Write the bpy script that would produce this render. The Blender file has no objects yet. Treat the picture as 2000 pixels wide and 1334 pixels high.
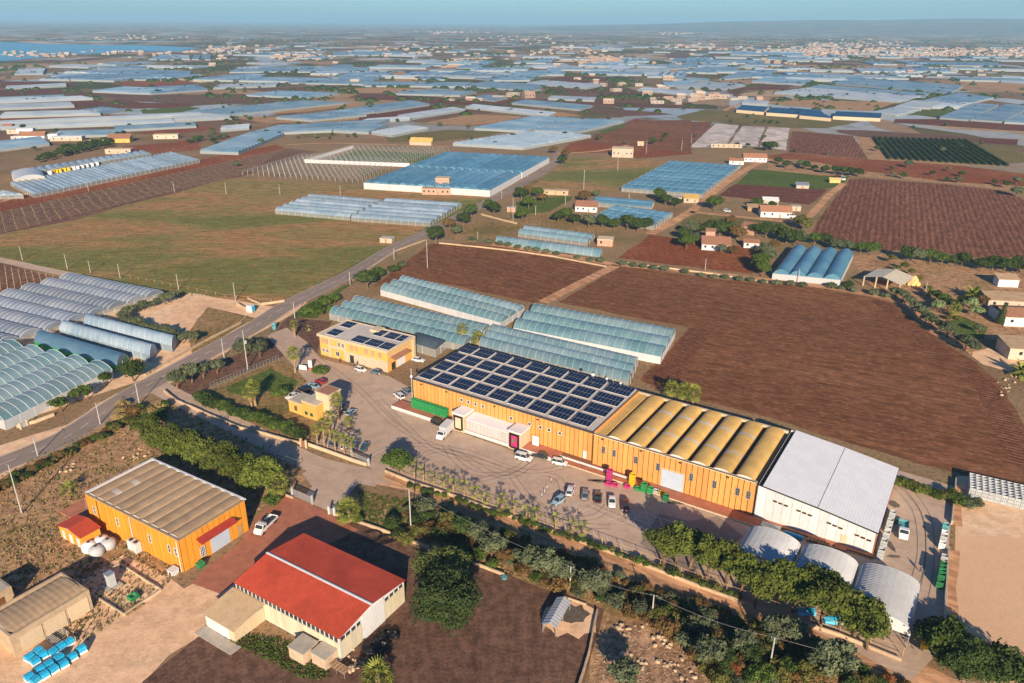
import bpy, math, random
import numpy as np
from mathutils import Vector, Matrix

rnd = random.Random(7)
scene = bpy.context.scene
# ------------------------------------------------------------------ camera
F = 1500.0
PITCH = math.atan(626 / 1500.0)
ROLL = math.radians(0.4)
CAMH = 100.0
_c, _s = math.cos(PITCH), math.sin(PITCH)
_cr, _sr = math.cos(ROLL), math.sin(ROLL)
_RR = np.array([[_cr, -_sr, 0], [_sr, _cr, 0], [0, 0, 1]])
_M = np.stack([_RR @ np.array([1, 0, 0]), _RR @ np.array([0, -_s, _c]), _RR @ np.array([0, -_c, -_s])], 1)
cam_data = bpy.data.cameras.new('camera')
cam = bpy.data.objects.new('camera', cam_data)
scene.collection.objects.link(cam)
_r, _u, _b = _M.T @ np.array([1, 0, 0]), _M.T @ np.array([0, -1, 0]), _M.T @ np.array([0, 0, -1])
cam.matrix_world = Matrix(((_r[0], _u[0], _b[0], 0), (_r[1], _u[1], _b[1], 0), (_r[2], _u[2], _b[2], CAMH), (0, 0, 0, 1)))
cam_data.sensor_width = 36
cam_data.lens = F / 2000 * 36
cam_data.clip_start = 1
cam_data.clip_end = 90000
scene.camera = cam

# ------------------------------------------------------------------ world, sun, exposure
SUN_EL, SUN_AZ = math.radians(21), math.radians(176)      # azimuth clockwise from +Y (the sun stands behind the camera)
world = bpy.data.worlds.new('World')
scene.world = world
world.use_nodes = True
wn = world.node_tree.nodes
wl = world.node_tree.links
wn.clear()
sky = wn.new('ShaderNodeTexSky')
sky.sky_type = 'NISHITA'
sky.sun_disc = False
sky.sun_elevation = SUN_EL
sky.sun_rotation = SUN_AZ
sky.air_density = 1.0
sky.dust_density = 0.4
sky.ozone_density = 3.0
bg = wn.new('ShaderNodeBackground')
bg.inputs['Strength'].default_value = 0.05
wo = wn.new('ShaderNodeOutputWorld')
tint = wn.new('ShaderNodeMix')
tint.data_type = 'RGBA'
tint.blend_type = 'MULTIPLY'
tint.inputs[0].default_value = 1.0
tint.inputs[7].default_value = (.60, .96, 1.38, 1)
wl.new(sky.outputs[0], tint.inputs[6])
wl.new(tint.outputs[2], bg.inputs['Color'])
wl.new(bg.outputs[0], wo.inputs['Surface'])
sun_data = bpy.data.lights.new('sun', 'SUN')
sun_data.energy = 5.0
sun_data.angle = math.radians(0.5)
sun_data.color = (1.0, 0.81, 0.60)
sun = bpy.data.objects.new('sun', sun_data)
scene.collection.objects.link(sun)
sd = Vector((math.sin(SUN_AZ) * math.cos(SUN_EL), math.cos(SUN_AZ) * math.cos(SUN_EL), math.sin(SUN_EL)))
sun.rotation_euler = sd.to_track_quat('Z', 'Y').to_euler()
sun.location = sd * 300
scene.view_settings.view_transform = 'Standard'
scene.view_settings.look = 'None'
scene.view_settings.exposure = 0.82
scene.view_settings.gamma = 1
scene.view_settings.use_curve_mapping = False
scene.render.engine = 'CYCLES'

# ------------------------------------------------------------------ geometry helpers
COL = scene.collection


def P(x, y, z=0.0):
    """the point of the plane at height z seen at photo pixel (x, y): used to survey the place once"""
    d = _M.T @ np.array([x - 1000.0, y - 667.0, F])
    t = (z - CAMH) / d[2]
    return Vector((t * d[0], t * d[1], z))


class Frame:
    def __init__(self, o, u):
        self.o = Vector((o[0], o[1], 0))
        self.u = Vector((u[0], u[1], 0)).normalized()
        self.v = Vector((-self.u.y, self.u.x, 0))

    def p(self, u, v, z=0.0):
        q = self.o + self.u * u + self.v * v
        return Vector((q.x, q.y, self.o.z + z))

    @property
    def yaw(self):
        return math.atan2(self.u.y, self.u.x)

    def uv(self, q):
        d = Vector((q[0], q[1], 0)) - self.o
        return d.dot(self.u), d.dot(self.v)


def frame_px(a, b, z):
    A, B = P(*a, z), P(*b, z)
    return Frame(A, B - A)


WORLD = Frame((0, 0), (1, 0))
MAIN = frame_px((806, 738), (1482, 941), 8.9)      # the long packing shed: u along its front, v into its depth


class MB:
    """collects faces with material slots, becomes ONE mesh object"""

    def __init__(self):
        self.v, self.f, self.m = [], [], []

    def add(self, vs, fs, m=0):
        n = len(self.v)
        self.v += [tuple(q) for q in vs]
        self.f += [tuple(i + n for i in f) for f in fs]
        self.m += [m] * len(fs)
        return self

    def poly(self, pts, m=0):
        return self.add(pts, [tuple(range(len(pts)))], m)

    def box(self, fr, u0, u1, v0, v1, z0, z1, m=0, top=None):
        c = [fr.p(a, b, z) for z in (z0, z1) for a, b in ((u0, v0), (u1, v0), (u1, v1), (u0, v1))]
        self.add(c, [(0, 3, 2, 1), (0, 1, 5, 4), (1, 2, 6, 5), (2, 3, 7, 6), (3, 0, 4, 7)], m)
        self.add([c[4], c[5], c[6], c[7]], [(0, 1, 2, 3)], m if top is None else top)
        return self

    def bar(self, a, b, r, m=0, n=4, r2=None):
        a, b = Vector(a), Vector(b)
        d = (b - a).normalized()
        x = d.orthogonal().normalized() if abs(d.z) > .99 else d.cross(Vector((0, 0, 1))).normalized()
        y = d.cross(x)
        r2 = r if r2 is None else r2
        vs = []
        for q, rr in ((a, r), (b, r2)):
            for k in range(n):
                t = 2 * math.pi * (k + .5) / n
                vs.append(q + x * math.cos(t) * rr + y * math.sin(t) * rr)
        fs = [(k, (k + 1) % n, n + (k + 1) % n, n + k) for k in range(n)] + [tuple(range(n))[::-1], tuple(range(n, 2 * n))]
        return self.add(vs, fs, m)

    def lathe(self, fr, prof, n=12, m=0, u=0, v=0):
        vs = []
        for r, z in prof:
            for k in range(n):
                t = 2 * math.pi * k / n
                vs.append(fr.p(u + r * math.cos(t), v + r * math.sin(t), z))
        fs = []
        for i in range(len(prof) - 1):
            for k in range(n):
                fs.append((i * n + k, i * n + (k + 1) % n, (i + 1) * n + (k + 1) % n, (i + 1) * n + k))
        fs.append(tuple(range((len(prof) - 1) * n, len(prof) * n)))
        return self.add(vs, fs, m)

    def mesh(self, name, off=None, smooth=False):
        me = bpy.data.meshes.new(name)
        o = off or Vector((0, 0, 0))
        me.from_pydata([(a - o.x, b - o.y, c - o.z) for a, b, c in self.v], [], self.f)
        me.polygons.foreach_set('material_index', self.m)
        if smooth:
            me.polygons.foreach_set('use_smooth', [True] * len(self.f))
        me.update()
        return me


def link(o, parent=None):
    COL.objects.link(o)
    if parent:
        o.parent = parent
    return o


def worldloc(o):
    v = Vector((0, 0, 0))
    while o:
        v += o.location
        o = o.parent
    return v


def part(name, mb, mats, parent=None, smooth=False, origin=None, kind=None, label=None):
    """mesh given in world coordinates -> child of parent (one-off things are never rotated)"""
    if not isinstance(mats, (list, tuple)):
        mats = [mats]
    if parent is not None:
        off = worldloc(parent)
    elif origin is not None:
        off = Vector(origin)
    else:
        a = np.array(mb.v)
        off = Vector(((a[:, 0].min() + a[:, 0].max()) / 2, (a[:, 1].min() + a[:, 1].max()) / 2, a[:, 2].min()))
    me = mb.mesh(name, off, smooth)
    for m in mats:
        me.materials.append(m)
    o = bpy.data.objects.new(name, me)
    if parent is None:
        o.location = off
    link(o, parent)
    if kind:
        o['kind'] = kind
    if label:
        o['label'] = label
    return o


def zone(x):
    return ('at the far left', 'left of the middle', 'in the middle', 'right of the middle', 'at the far right')[min(4, max(0, int(x / 400)))]


def tag(o, label, cat, group=None):
    o['label'] = label
    o['category'] = cat
    if group:
        o['group'] = group
    return o


def thing(name, label, cat, loc, group=None, yaw=0.0, scale=1.0):
    o = bpy.data.objects.new(name, None)
    o.empty_display_size = .5
    o.location = (loc[0], loc[1], loc[2] if len(loc) > 2 else 0)
    o.rotation_euler = (0, 0, yaw)
    if scale != 1:
        o.scale = (scale, scale, scale) if not isinstance(scale, tuple) else scale
    link(o)
    return tag(o, label, cat, group)


def inst(name, me, parent=None, loc=(0, 0, 0), yaw=0.0, rx=0.0, scale=None):
    o = bpy.data.objects.new(name, me)
    o.location = loc
    o.rotation_euler = (rx, 0, yaw)
    if scale is not None:
        o.scale = scale if isinstance(scale, (tuple, list)) else (scale,) * 3
    return link(o, parent)


def rel(parent, q):
    return Vector(q) - worldloc(parent)


def mesh_np(name, v, f, mats, mi=None, smooth=False):
    me = bpy.data.meshes.new(name)
    v = np.asarray(v, 'f')
    f = np.asarray(f, 'i')
    k = f.shape[1]
    me.vertices.add(len(v))
    me.vertices.foreach_set('co', v.ravel())
    me.loops.add(f.size)
    me.loops.foreach_set('vertex_index', f.ravel())
    me.polygons.add(len(f))
    me.polygons.foreach_set('loop_start', np.arange(0, f.size, k, dtype='i'))
    if mi is not None:
        me.polygons.foreach_set('material_index', np.asarray(mi, 'i'))
    if smooth:
        me.polygons.foreach_set('use_smooth', np.ones(len(f), bool))
    for m in (mats if isinstance(mats, (list, tuple)) else [mats]):
        me.materials.append(m)
    me.update(calc_edges=True)
    return me


ORD = ['first', 'second', 'third', 'fourth', 'fifth', 'sixth', 'seventh', 'eighth', 'ninth', 'tenth', 'eleventh',
       'twelfth', 'thirteenth', 'fourteenth', 'fifteenth', 'sixteenth', 'seventeenth', 'eighteenth', 'nineteenth',
       'twentieth']
ORD += ['twenty-' + k for k in ORD[:9]] + ['thirtieth'] + ['thirty-' + k for k in ORD[:9]] + ['fortieth'] + ['forty-' + k for k in ORD[:9]]


def zr(ox, oy, s):
    """photo pixels from coordinates read in an enlarged crop"""
    return lambda x, y: (ox + x * s, oy + y * s)


# ------------------------------------------------------------------ materials
def new_mat(name):
    m = bpy.data.materials.new(name)
    m.use_nodes = True
    nt = m.node_tree
    b = nt.nodes['Principled BSDF']
    return m, nt, b


def nd(nt, t, **kw):
    n = nt.nodes.new(t)
    for k, v in kw.items():
        if hasattr(n, k) and not k.startswith('i_'):
            setattr(n, k, v)
    return n


def ramp(nt, fac, stops, interp='LINEAR'):
    r = nt.nodes.new('ShaderNodeValToRGB')
    r.color_ramp.interpolation = interp
    e = r.color_ramp.elements
    while len(e) < len(stops):
        e.new(0.5)
    for q, (pos, c) in zip(e, stops):
        q.position = pos
        q.color = (*c[:3], 1)
    nt.links.new(fac, r.inputs[0])
    return r.outputs[0]


def mixc(nt, fac, a, b, mode='MIX'):
    m = nt.nodes.new('ShaderNodeMix')
    m.data_type = 'RGBA'
    m.blend_type = mode
    for s, v in ((0, fac), (6, a), (7, b)):
        if hasattr(v, 'links') or hasattr(v, 'is_linked'):
            nt.links.new(v, m.inputs[s])
        else:
            m.inputs[s].default_value = (*v[:3], 1) if isinstance(v, (tuple, list)) else v
    return m.outputs[2]


def coords(nt, obj=False, rot=0.0, scale=(1, 1, 1)):
    if obj:
        t = nt.nodes.new('ShaderNodeTexCoord')
        out = t.outputs['Object']
    else:
        t = nt.nodes.new('ShaderNodeNewGeometry')
        out = t.outputs['Position']
    mp = nt.nodes.new('ShaderNodeMapping')
    mp.vector_type = 'TEXTURE'
    mp.inputs['Rotation'].default_value = (0, 0, rot)
    mp.inputs['Scale'].default_value = tuple(1 / s for s in scale)
    nt.links.new(out, mp.inputs[0])
    return mp.outputs[0]


def noise(nt, vec, scale, detail=4, rough=.6):
    n = nt.nodes.new('ShaderNodeTexNoise')
    n.inputs['Scale'].default_value = scale
    n.inputs['Detail'].default_value = detail
    n.inputs['Roughness'].default_value = rough
    nt.links.new(vec, n.inputs['Vector'])
    return n.outputs['Fac']


def bump(nt, b, h, strength, dist=1.0):
    n = nt.nodes.new('ShaderNodeBump')
    n.inputs['Strength'].default_value = strength
    n.inputs['Distance'].default_value = dist
    nt.links.new(h, n.inputs['Height'])
    nt.links.new(n.outputs[0], b.inputs['Normal'])


def vary(nt, c, lo, hi):
    oi = nt.nodes.new('ShaderNodeObjectInfo')
    mr = nt.nodes.new('ShaderNodeMapRange')
    mr.inputs[3].default_value, mr.inputs[4].default_value = lo, hi
    nt.links.new(oi.outputs['Random'], mr.inputs[0])
    hs = nt.nodes.new('ShaderNodeHueSaturation')
    nt.links.new(mr.outputs[0], hs.inputs['Value'])
    nt.links.new(c, hs.inputs['Color'])
    return hs.outputs[0]


def plain(name, col, rough=.7, var=.12, scale=.7, metal=0.0, dirt=None, streak=False, spec=.3):
    """painted or bare surface: base colour broken by two scales of noise and a little dirt"""
    m, nt, b = new_mat(name)
    v = coords(nt, scale=(1, 1, .25 if streak else 1))
    n1 = noise(nt, v, scale, 5, .65)
    n2 = noise(nt, v, scale * 9, 3, .7)
    lo = tuple(max(0, c * (1 - var)) for c in col)
    hi = tuple(min(1, c * (1 + var)) for c in col)
    c = ramp(nt, n1, [(.32, lo), (.68, hi)])
    d = dirt or tuple(k * .55 for k in col)
    f = ramp(nt, n2, [(.5, (0, 0, 0)), (.78, (.5, .5, .5))])
    c = vary(nt, mixc(nt, f, c, d), .9, 1.08)
    nt.links.new(c, b.inputs['Base Color'])
    b.inputs['Roughness'].default_value = rough
    b.inputs['Metallic'].default_value = metal
    b.inputs['Specular IOR Level'].default_value = spec
    return m


def soil(name, stops, big=.02, fine=1.2, finec=None, fineamt=.5, rows=None, bumpd=.15, streak=None, mid=.3, speck=.5):
    g_ = lambda c: tuple(min(.8, k * w) for k, w in zip(c, (1.42, 1.22, 1.10)))
    stops = [(q, g_(c)) for q, c in stops]
    finec = g_(finec) if finec else None
    """ground cover: broad patches, fine speckle, optional plough rows (angle, spacing, contrast)"""
    m, nt, b = new_mat(name)
    v = coords(nt)
    n1 = noise(nt, coords(nt, rot=streak[0], scale=(1 / streak[1], 1, 1)) if streak else v, big, 7, .62)
    c = ramp(nt, n1, stops)
    vs_ = coords(nt, rot=streak[0], scale=(.3, 1, 1)) if streak else v
    n2 = noise(nt, vs_, fine, 4, .75)
    if finec:
        f = ramp(nt, n2, [(.48, (0, 0, 0)), (.68, (fineamt,) * 3)])
        c = mixc(nt, f, c, finec)
    n3 = noise(nt, vs_, fine * .33, 3, .7)
    c = mixc(nt, ramp(nt, n3, [(.42, (speck,) * 3), (.56, (0, 0, 0))]), c, tuple(k * .42 for k in stops[0][1]))
    n4 = noise(nt, coords(nt, rot=streak[0], scale=(.2, 1, 1)) if streak else v, .3, 6, .85)
    c = mixc(nt, 1.0, c, ramp(nt, n4, [(.36, (1 - mid,) * 3), (.5, (1, 1, 1)), (.66, (1 + mid * .6,) * 3)]), 'MULTIPLY')
    h = n2
    if rows:
        w = nt.nodes.new('ShaderNodeTexWave')
        w.wave_type = 'BANDS'
        w.bands_direction = 'Y'
        w.inputs['Scale'].default_value = .314 / rows[1] * 1.0
        w.inputs['Distortion'].default_value = rows[3] if len(rows) > 3 else 1.2
        w.inputs['Detail'].default_value = 2
        w.inputs['Detail Scale'].default_value = .6
        nt.links.new(coords(nt, rot=rows[0]), w.inputs['Vector'])
        c = mixc(nt, ramp(nt, w.outputs['Fac'], [(.2, (rows[2],) * 3), (.6, (0, 0, 0))]), c, tuple(k * .35 for k in stops[0][1]))
        h = w.outputs['Fac']
    nt.links.new(c, b.inputs['Base Color'])
    b.inputs['Roughness'].default_value = .95
    b.inputs['Specular IOR Level'].default_value = .08
    bump(nt, b, h, .6, bumpd)
    return m


def leafmat(name, a, bcol, dark=None):
    m, nt, b = new_mat(name)
    oi = nt.nodes.new('ShaderNodeObjectInfo')
    v = coords(nt)
    n = noise(nt, v, .9, 3, .7)
    c = ramp(nt, n, [(.35, a), (.65, bcol)])
    hs = nt.nodes.new('ShaderNodeHueSaturation')
    mr = nt.nodes.new('ShaderNodeMapRange')
    mr.inputs[3].default_value = .75
    mr.inputs[4].default_value = 1.3
    nt.links.new(oi.outputs['Random'], mr.inputs[0])
    nt.links.new(mr.outputs[0], hs.inputs['Value'])
    nt.links.new(c, hs.inputs['Color'])
    nt.links.new(hs.outputs[0], b.inputs['Base Color'])
    b.inputs['Roughness'].default_value = .75
    b.inputs['Specular IOR Level'].default_value = .12
    return m


def film(name, col, alpha=.75, rough=.22, col2=None, scale=.12, spec=.9):
    """greenhouse plastic: half see-through, glossy, milky patches"""
    m, nt, b = new_mat(name)
    v = coords(nt)
    n = noise(nt, v, scale, 4, .6)
    c = ramp(nt, n, [(.35, col), (.7, col2 or tuple(min(1, k * 1.35) for k in col))])
    nt.links.new(vary(nt, c, .78, 1.18), b.inputs['Base Color'])
    b.inputs['Roughness'].default_value = rough
    b.inputs['Alpha'].default_value = alpha
    b.inputs['Specular IOR Level'].default_value = spec
    return m


M = {}
M['orange'] = plain('orange_panel', (.64, .30, .085), .6, .1, .25, streak=True)
M['orange2'] = plain('bright_orange_panel', (.68, .28, .03), .6, .11, .25, streak=True)
M['groove'] = plain('dark_joint', (.16, .07, .025), .9)
M['yellow'] = plain('yellow_render', (.66, .37, .09), .85, .06)
M['panelwhite'] = plain('insulated_panel', (.47, .46, .44), .5, .06, .3, streak=True)
M['doorblue'] = plain('pale_blue_door', (.40, .47, .56), .5, .06, .4)
M['cream'] = plain('cream_render', (.56, .44, .29), .85, .06, streak=True)
M['white'] = plain('white_paint', (.60, .60, .60), .55, .04, .3, streak=True)
M['whitesheet'] = plain('white_sheet', (.70, .71, .72), .45, .05, .3)
M['concrete'] = plain('concrete', (.42, .37, .30), .9, .15)
M['roofgrey'] = plain('pale_roof_membrane', (.52, .46, .40), .9, .12, .2)
M['terracotta'] = plain('red_paving', (.40, .15, .085), .85, .2, .5, dirt=(.2, .1, .07))
M['redroof'] = plain('red_sheet', (.43, .062, .028), .6, .2, .25, dirt=(.22, .05, .03))
M['darkred'] = plain('dark_red_sheet', (.30, .035, .025), .6, .15)
M['tile'] = plain('clay_tile', (.32, .155, .09), .9, .25, 1.5)
M['ochre'] = plain('ochre_sheet', (.58, .365, .11), .7, .16, .3, dirt=(.3, .2, .1), streak=True)
M['brownsheet'] = plain('weathered_brown_sheet', (.36, .25, .15), .9, .18, .5)
M['skylight'] = plain('fibreglass_skylight', (.48, .42, .34), .5, .15)
M['metal'] = plain('galvanised_metal', (.50, .52, .53), .35, .1, metal=.6)
M['darkmetal'] = plain('dark_metal', (.05, .05, .055), .5)
M['black'] = plain('black_plastic', (.012, .012, .014), .5)
M['rubber'] = plain('rubber', (.02, .02, .02), .8)
M['wood'] = plain('old_wood', (.36, .23, .12), .9, .25)
M['wall'] = plain('stone_wall', (.46, .34, .22), .95, .2, .8, dirt=(.3, .2, .13))
M['pole'] = plain('concrete_pole', (.40, .38, .35), .8, .08)
M['bark'] = plain('bark', (.16, .10, .06), .95, .3)
M['palmbark'] = plain('palm_bark', (.30, .20, .12), .95, .3, 2)
M['green'] = plain('green_plastic', (.03, .25, .08), .5, .12, 2)
M['darkgreen'] = plain('dark_green_plastic', (.03, .17, .07), .5, .12, 2)
M['pink'] = plain('pink_plastic', (.45, .04, .16), .5, .08, 2)
M['yellowp'] = plain('yellow_plastic', (.65, .42, .02), .5, .08, 2)
M['greyp'] = plain('grey_plastic', (.40, .42, .43), .5, .1, 2)
M['bluep'] = plain('blue_wrap', (.02, .38, .62), .3, .25, 3, spec=.6)
M['teal'] = plain('teal_sheet', (.10, .30, .32), .6, .1)
M['straw'] = plain('straw', (.62, .42, .16), .95, .2, 3)
M['pinkwall'] = plain('salmon_render', (.42, .26, .19), .9, .1)
M['paint'] = plain('road_paint', (.62, .60, .55), .8, .2, 3)
M['cable'] = plain('cable', (.35, .34, .32), .6)
M['timber'] = plain('timber_post', (.45, .30, .16), .9, .15)
M['net'] = film('shade_net', (.05, .07, .09), .93, .6, spec=.2)


def panelmat():
    m, nt, b = new_mat('solar_glass')
    v = coords(nt, obj=True)
    b.inputs['Base Color'].default_value = (.006, .012, .035, 1)
    n = noise(nt, v, 6, 2)
    nt.links.new(ramp(nt, n, [(.3, (.004, .009, .026)), (.7, (.009, .017, .045))]), b.inputs['Base Color'])
    b.inputs['Roughness'].default_value = .18
    b.inputs['Specular IOR Level'].default_value = .35
    return m


M['solar'] = panelmat()


def glassmat():
    m, nt, b = new_mat('dark_glass')
    n = noise(nt, coords(nt), 1.5, 2)
    nt.links.new(ramp(nt, n, [(.3, (.012, .018, .022)), (.7, (.03, .045, .05))]), b.inputs['Base Color'])
    b.inputs['Roughness'].default_value = .08
    b.inputs['Specular IOR Level'].default_value = .7
    return m


M['glass'] = glassmat()


def paintmat(name, col, rough=.28):
    m, nt, b = new_mat(name)
    n = noise(nt, coords(nt, obj=True), 3, 3)
    nt.links.new(ramp(nt, n, [(.3, tuple(k * .88 for k in col)), (.7, col)]), b.inputs['Base Color'])
    b.inputs['Roughness'].default_value = rough
    b.inputs['Coat Weight'].default_value = .5
    b.inputs['Coat Roughness'].default_value = .08
    return m


def lampmat(name, col):
    m, nt, b = new_mat(name)
    n = noise(nt, coords(nt, obj=True), 8, 2)
    nt.links.new(ramp(nt, n, [(.3, tuple(k * .8 for k in col)), (.7, col)]), b.inputs['Base Color'])
    b.inputs['Roughness'].default_value = .1
    return m


M['headlamp'] = lampmat('clear_lamp', (.75, .75, .72))
M['taillamp'] = lampmat('red_lamp', (.45, .02, .015))

FILM = {
    'teal': film('teal_film', (.11, .25, .29), .72, .36, (.25, .38, .43), spec=.6),
    'tealw': film('milky_teal_film', (.12, .25, .30), .78, .34, (.25, .35, .40), spec=.6),
    'blue': film('blue_film', (.07, .20, .30), .86, .36, (.13, .30, .41), spec=.5),
    'lilac': film('dusty_film', (.15, .20, .27), .80, .38, (.27, .31, .37), spec=.6),
    'pale': film('pale_film', (.20, .29, .36), .88, .40, (.34, .42, .48), spec=.6),
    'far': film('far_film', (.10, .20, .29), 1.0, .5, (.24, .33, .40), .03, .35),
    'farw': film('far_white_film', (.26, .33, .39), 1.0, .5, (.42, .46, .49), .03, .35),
    'clear': film('clear_film', (.5, .55, .55), .35, .2, (.6, .62, .6)),
    'white': film('white_film', (.48, .50, .52), .97, .45, (.58, .58, .57)),
    'steel': film('dark_blue_tarp', (.07, .15, .22), .98, .4, (.12, .22, .30)),
    'navy': film('navy_cover', (.01, .05, .11), 1.0, .5, (.015, .08, .15), spec=.3),
}
M['hoop'] = plain('white_tube', (.62, .66, .68), .5, .05)

LEAF = {
    'pine': leafmat('pine_needles', (.052, .074, .013), (.112, .132, .023)),
    'dark': leafmat('dark_leaves', (.022, .042, .010), (.055, .080, .020)),
    'grey': leafmat('olive_leaves', (.060, .078, .040), (.110, .125, .065)),
    'green': leafmat('green_leaves', (.032, .060, .010), (.080, .115, .022)),
    'brown': leafmat('dry_leaves', (.085, .055, .020), (.165, .100, .035)),
    'rust': leafmat('rust_leaves', (.14, .05, .018), (.24, .085, .03)),
    'moss': leafmat('mossy_leaves', (.070, .075, .018), (.130, .120, .030)),
    'deep': leafmat('deep_green_leaves', (.026, .046, .013), (.058, .082, .024)),
    'moss2': leafmat('carob_leaves', (.058, .074, .020), (.100, .116, .034)),
    'cactus': leafmat('cactus_pads', (.10, .15, .055), (.20, .25, .11)),
    'palm': leafmat('palm_leaves', (.11, .135, .022), (.23, .24, .05)),
    'straw': leafmat('dry_palm_leaves', (.25, .17, .07), (.40, .28, .12)),
    'grass': leafmat('dry_grass', (.20, .15, .06), (.33, .24, .10)),
    'greengrass': leafmat('green_grass', (.045, .075, .014), (.10, .13, .03)),
}
# ------------------------------------------------------------------ the ground
R_A = MAIN.yaw


def ground_material():
    m, nt, b = new_mat('countryside')
    v = coords(nt)
    n1 = noise(nt, v, .015, 8, .68)
    near = ramp(nt, n1, [(.3, (.22, .135, .07)), (.5, (.31, .20, .11)), (.7, (.15, .13, .05))])
    n2 = noise(nt, v, .9, 4, .75)
    near = mixc(nt, ramp(nt, n2, [(.5, (0, 0, 0)), (.66, (.75,) * 3)]), near, (.055, .055, .022))
    # far away: a patchwork of fields and greenhouse roofs too small to tell apart
    vor = nt.nodes.new('ShaderNodeTexVoronoi')
    vor.distance = 'CHEBYCHEV'
    vor.inputs['Scale'].default_value = 1.0
    vor.inputs['Randomness'].default_value = .85
    nt.links.new(coords(nt, rot=-.12, scale=(1 / 260., 1 / 150., 1)), vor.inputs['Vector'])
    sep = nt.nodes.new('ShaderNodeSeparateColor')
    nt.links.new(vor.outputs['Color'], sep.inputs[0])
    cells = ramp(nt, sep.outputs[0], [(0, (.14, .06, .04)), (.16, (.34, .21, .12)), (.34, (.20, .16, .06)), (.44, (.42, .28, .17)),
                                      (.56, (.09, .085, .035)), (.66, (.28, .36, .43)), (.80, (.42, .45, .46)), (.90, (.14, .09, .05))], 'CONSTANT')
    vor2 = nt.nodes.new('ShaderNodeTexVoronoi')
    vor2.distance = 'CHEBYCHEV'
    vor2.inputs['Scale'].default_value = 1.0
    nt.links.new(coords(nt, rot=.1, scale=(1 / 95., 1 / 260., 1)), vor2.inputs['Vector'])
    sep2 = nt.nodes.new('ShaderNodeSeparateColor')
    nt.links.new(vor2.outputs['Color'], sep2.inputs[0])
    cells2 = ramp(nt, sep2.outputs[1], [(0, (.20, .13, .08)), (.3, (.07, .075, .03)), (.5, (.30, .21, .13)), (.7, (.13, .07, .045)), (.86, (.34, .40, .44))], 'CONSTANT')
    nn = noise(nt, v, .004, 3, .6)
    cells = mixc(nt, ramp(nt, nn, [(.45, (0, 0, 0)), (.52, (1, 1, 1))]), cells, cells2)
    n3 = noise(nt, v, .035, 5, .8)
    cells = mixc(nt, ramp(nt, n3, [(.52, (0, 0, 0)), (.64, (.5,) * 3)]), cells, (.05, .055, .03))
    ln = nt.nodes.new('ShaderNodeVectorMath')
    ln.operation = 'LENGTH'
    nt.links.new(coords(nt), ln.inputs[0])
    mr = nt.nodes.new('ShaderNodeMapRange')
    mr.inputs[1].default_value = 620
    mr.inputs[2].default_value = 1000
    nt.links.new(ln.outputs['Value'], mr.inputs[0])
    c = mixc(nt, mr.outputs[0], near, cells)
    nt.links.new(c, b.inputs['Base Color'])
    b.inputs['Roughness'].default_value = .95
    b.inputs['Specular IOR Level'].default_value = .05
    bump(nt, b, n2, .6, .25)
    return m


g = MB()
g.poly([(-42000, -900, 0), (42000, -900, 0), (42000, 60000, 0), (-42000, 60000, 0)])
ground = part('ground', g, ground_material(), origin=(0, 0, 0), kind='structure')

S = {}
S['plough'] = soil('ploughed_brown', [(.3, (.108, .049, .024)), (.5, (.136, .063, .031)), (.72, (.178, .092, .048))], .02, 1.6, (.33, .21, .13), .6, streak=(R_A + .12, 7), mid=.25)
S['ploughrow'] = soil('ploughed_rows', [(.3, (.115, .050, .032)), (.5, (.145, .066, .042)), (.72, (.19, .095, .06))], .02, 1.1, (.36, .23, .15), .6, rows=(math.radians(-115), 2.8, .4, 1.6), streak=(math.radians(-115), 6))
S['headrow'] = soil('headland_rows', [(.3, (.12, .053, .030)), (.7, (.18, .09, .052))], .03, 1.6, (.34, .2, .12), .4, rows=(R_A, 1.6, .5, .6))
S['red'] = soil('red_earth', [(.3, (.15, .048, .022)), (.5, (.18, .065, .03)), (.7, (.24, .11, .055))], .02, 1.2, (.3, .17, .09), .3)
S['darkred'] = soil('dark_red_earth', [(.3, (.085, .032, .026)), (.7, (.13, .058, .042))], .015, .8, (.2, .12, .08), .3)
S['dark'] = soil('dark_earth', [(.3, (.085, .054, .042)), (.7, (.14, .090, .066))], .03, 1.8, (.20, .13, .09), .45)
S['meadow'] = soil('meadow', [(.34, (.17, .165, .06)), (.42, (.21, .175, .075)), (.46, (.29, .17, .085)), (.50, (.20, .17, .07)), (.54, (.12, .15, .045)), (.64, (.065, .12, .028))], .011, 1.5, (.34, .24, .12), .6, streak=(.15, 3))
S['green'] = soil('green_field', [(.3, (.045, .095, .018)), (.7, (.085, .125, .03))], .03, 1.5, (.17, .17, .06), .5)
S['dullgreen'] = soil('dull_green_field', [(.3, (.085, .095, .035)), (.7, (.16, .14, .055))], .02, 1.5, (.26, .2, .1), .5)
S['scrub'] = soil('dry_scrub', [(.3, (.20, .125, .065)), (.5, (.33, .225, .13)), (.7, (.13, .115, .04))], .05, 1.6, (.42, .31, .2), .6)
S['scrubg'] = soil('grassy_scrub', [(.3, (.10, .10, .03)), (.5, (.20, .15, .07)), (.7, (.28, .20, .11))], .05, 1.8, (.32, .25, .14), .6)
S['sand'] = soil('pale_sand', [(.3, (.48, .35, .225)), (.5, (.56, .42, .28)), (.7, (.62, .48, .34))], .04, 1.0, (.36, .25, .16), .2, mid=.15, speck=.25)
S['lot'] = soil('bare_building_plot', [(.3, (.46, .33, .215)), (.5, (.50, .37, .245)), (.7, (.55, .41, .275))], .015, 3.5, (.40, .28, .18), .1, mid=.05, speck=.06)
S['dirt'] = soil('dirt_track', [(.3, (.34, .20, .11)), (.5, (.40, .25, .145)), (.7, (.47, .31, .19))], .08, 1.4, (.5, .36, .24), .3, streak=(R_A - .1, 6))
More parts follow.
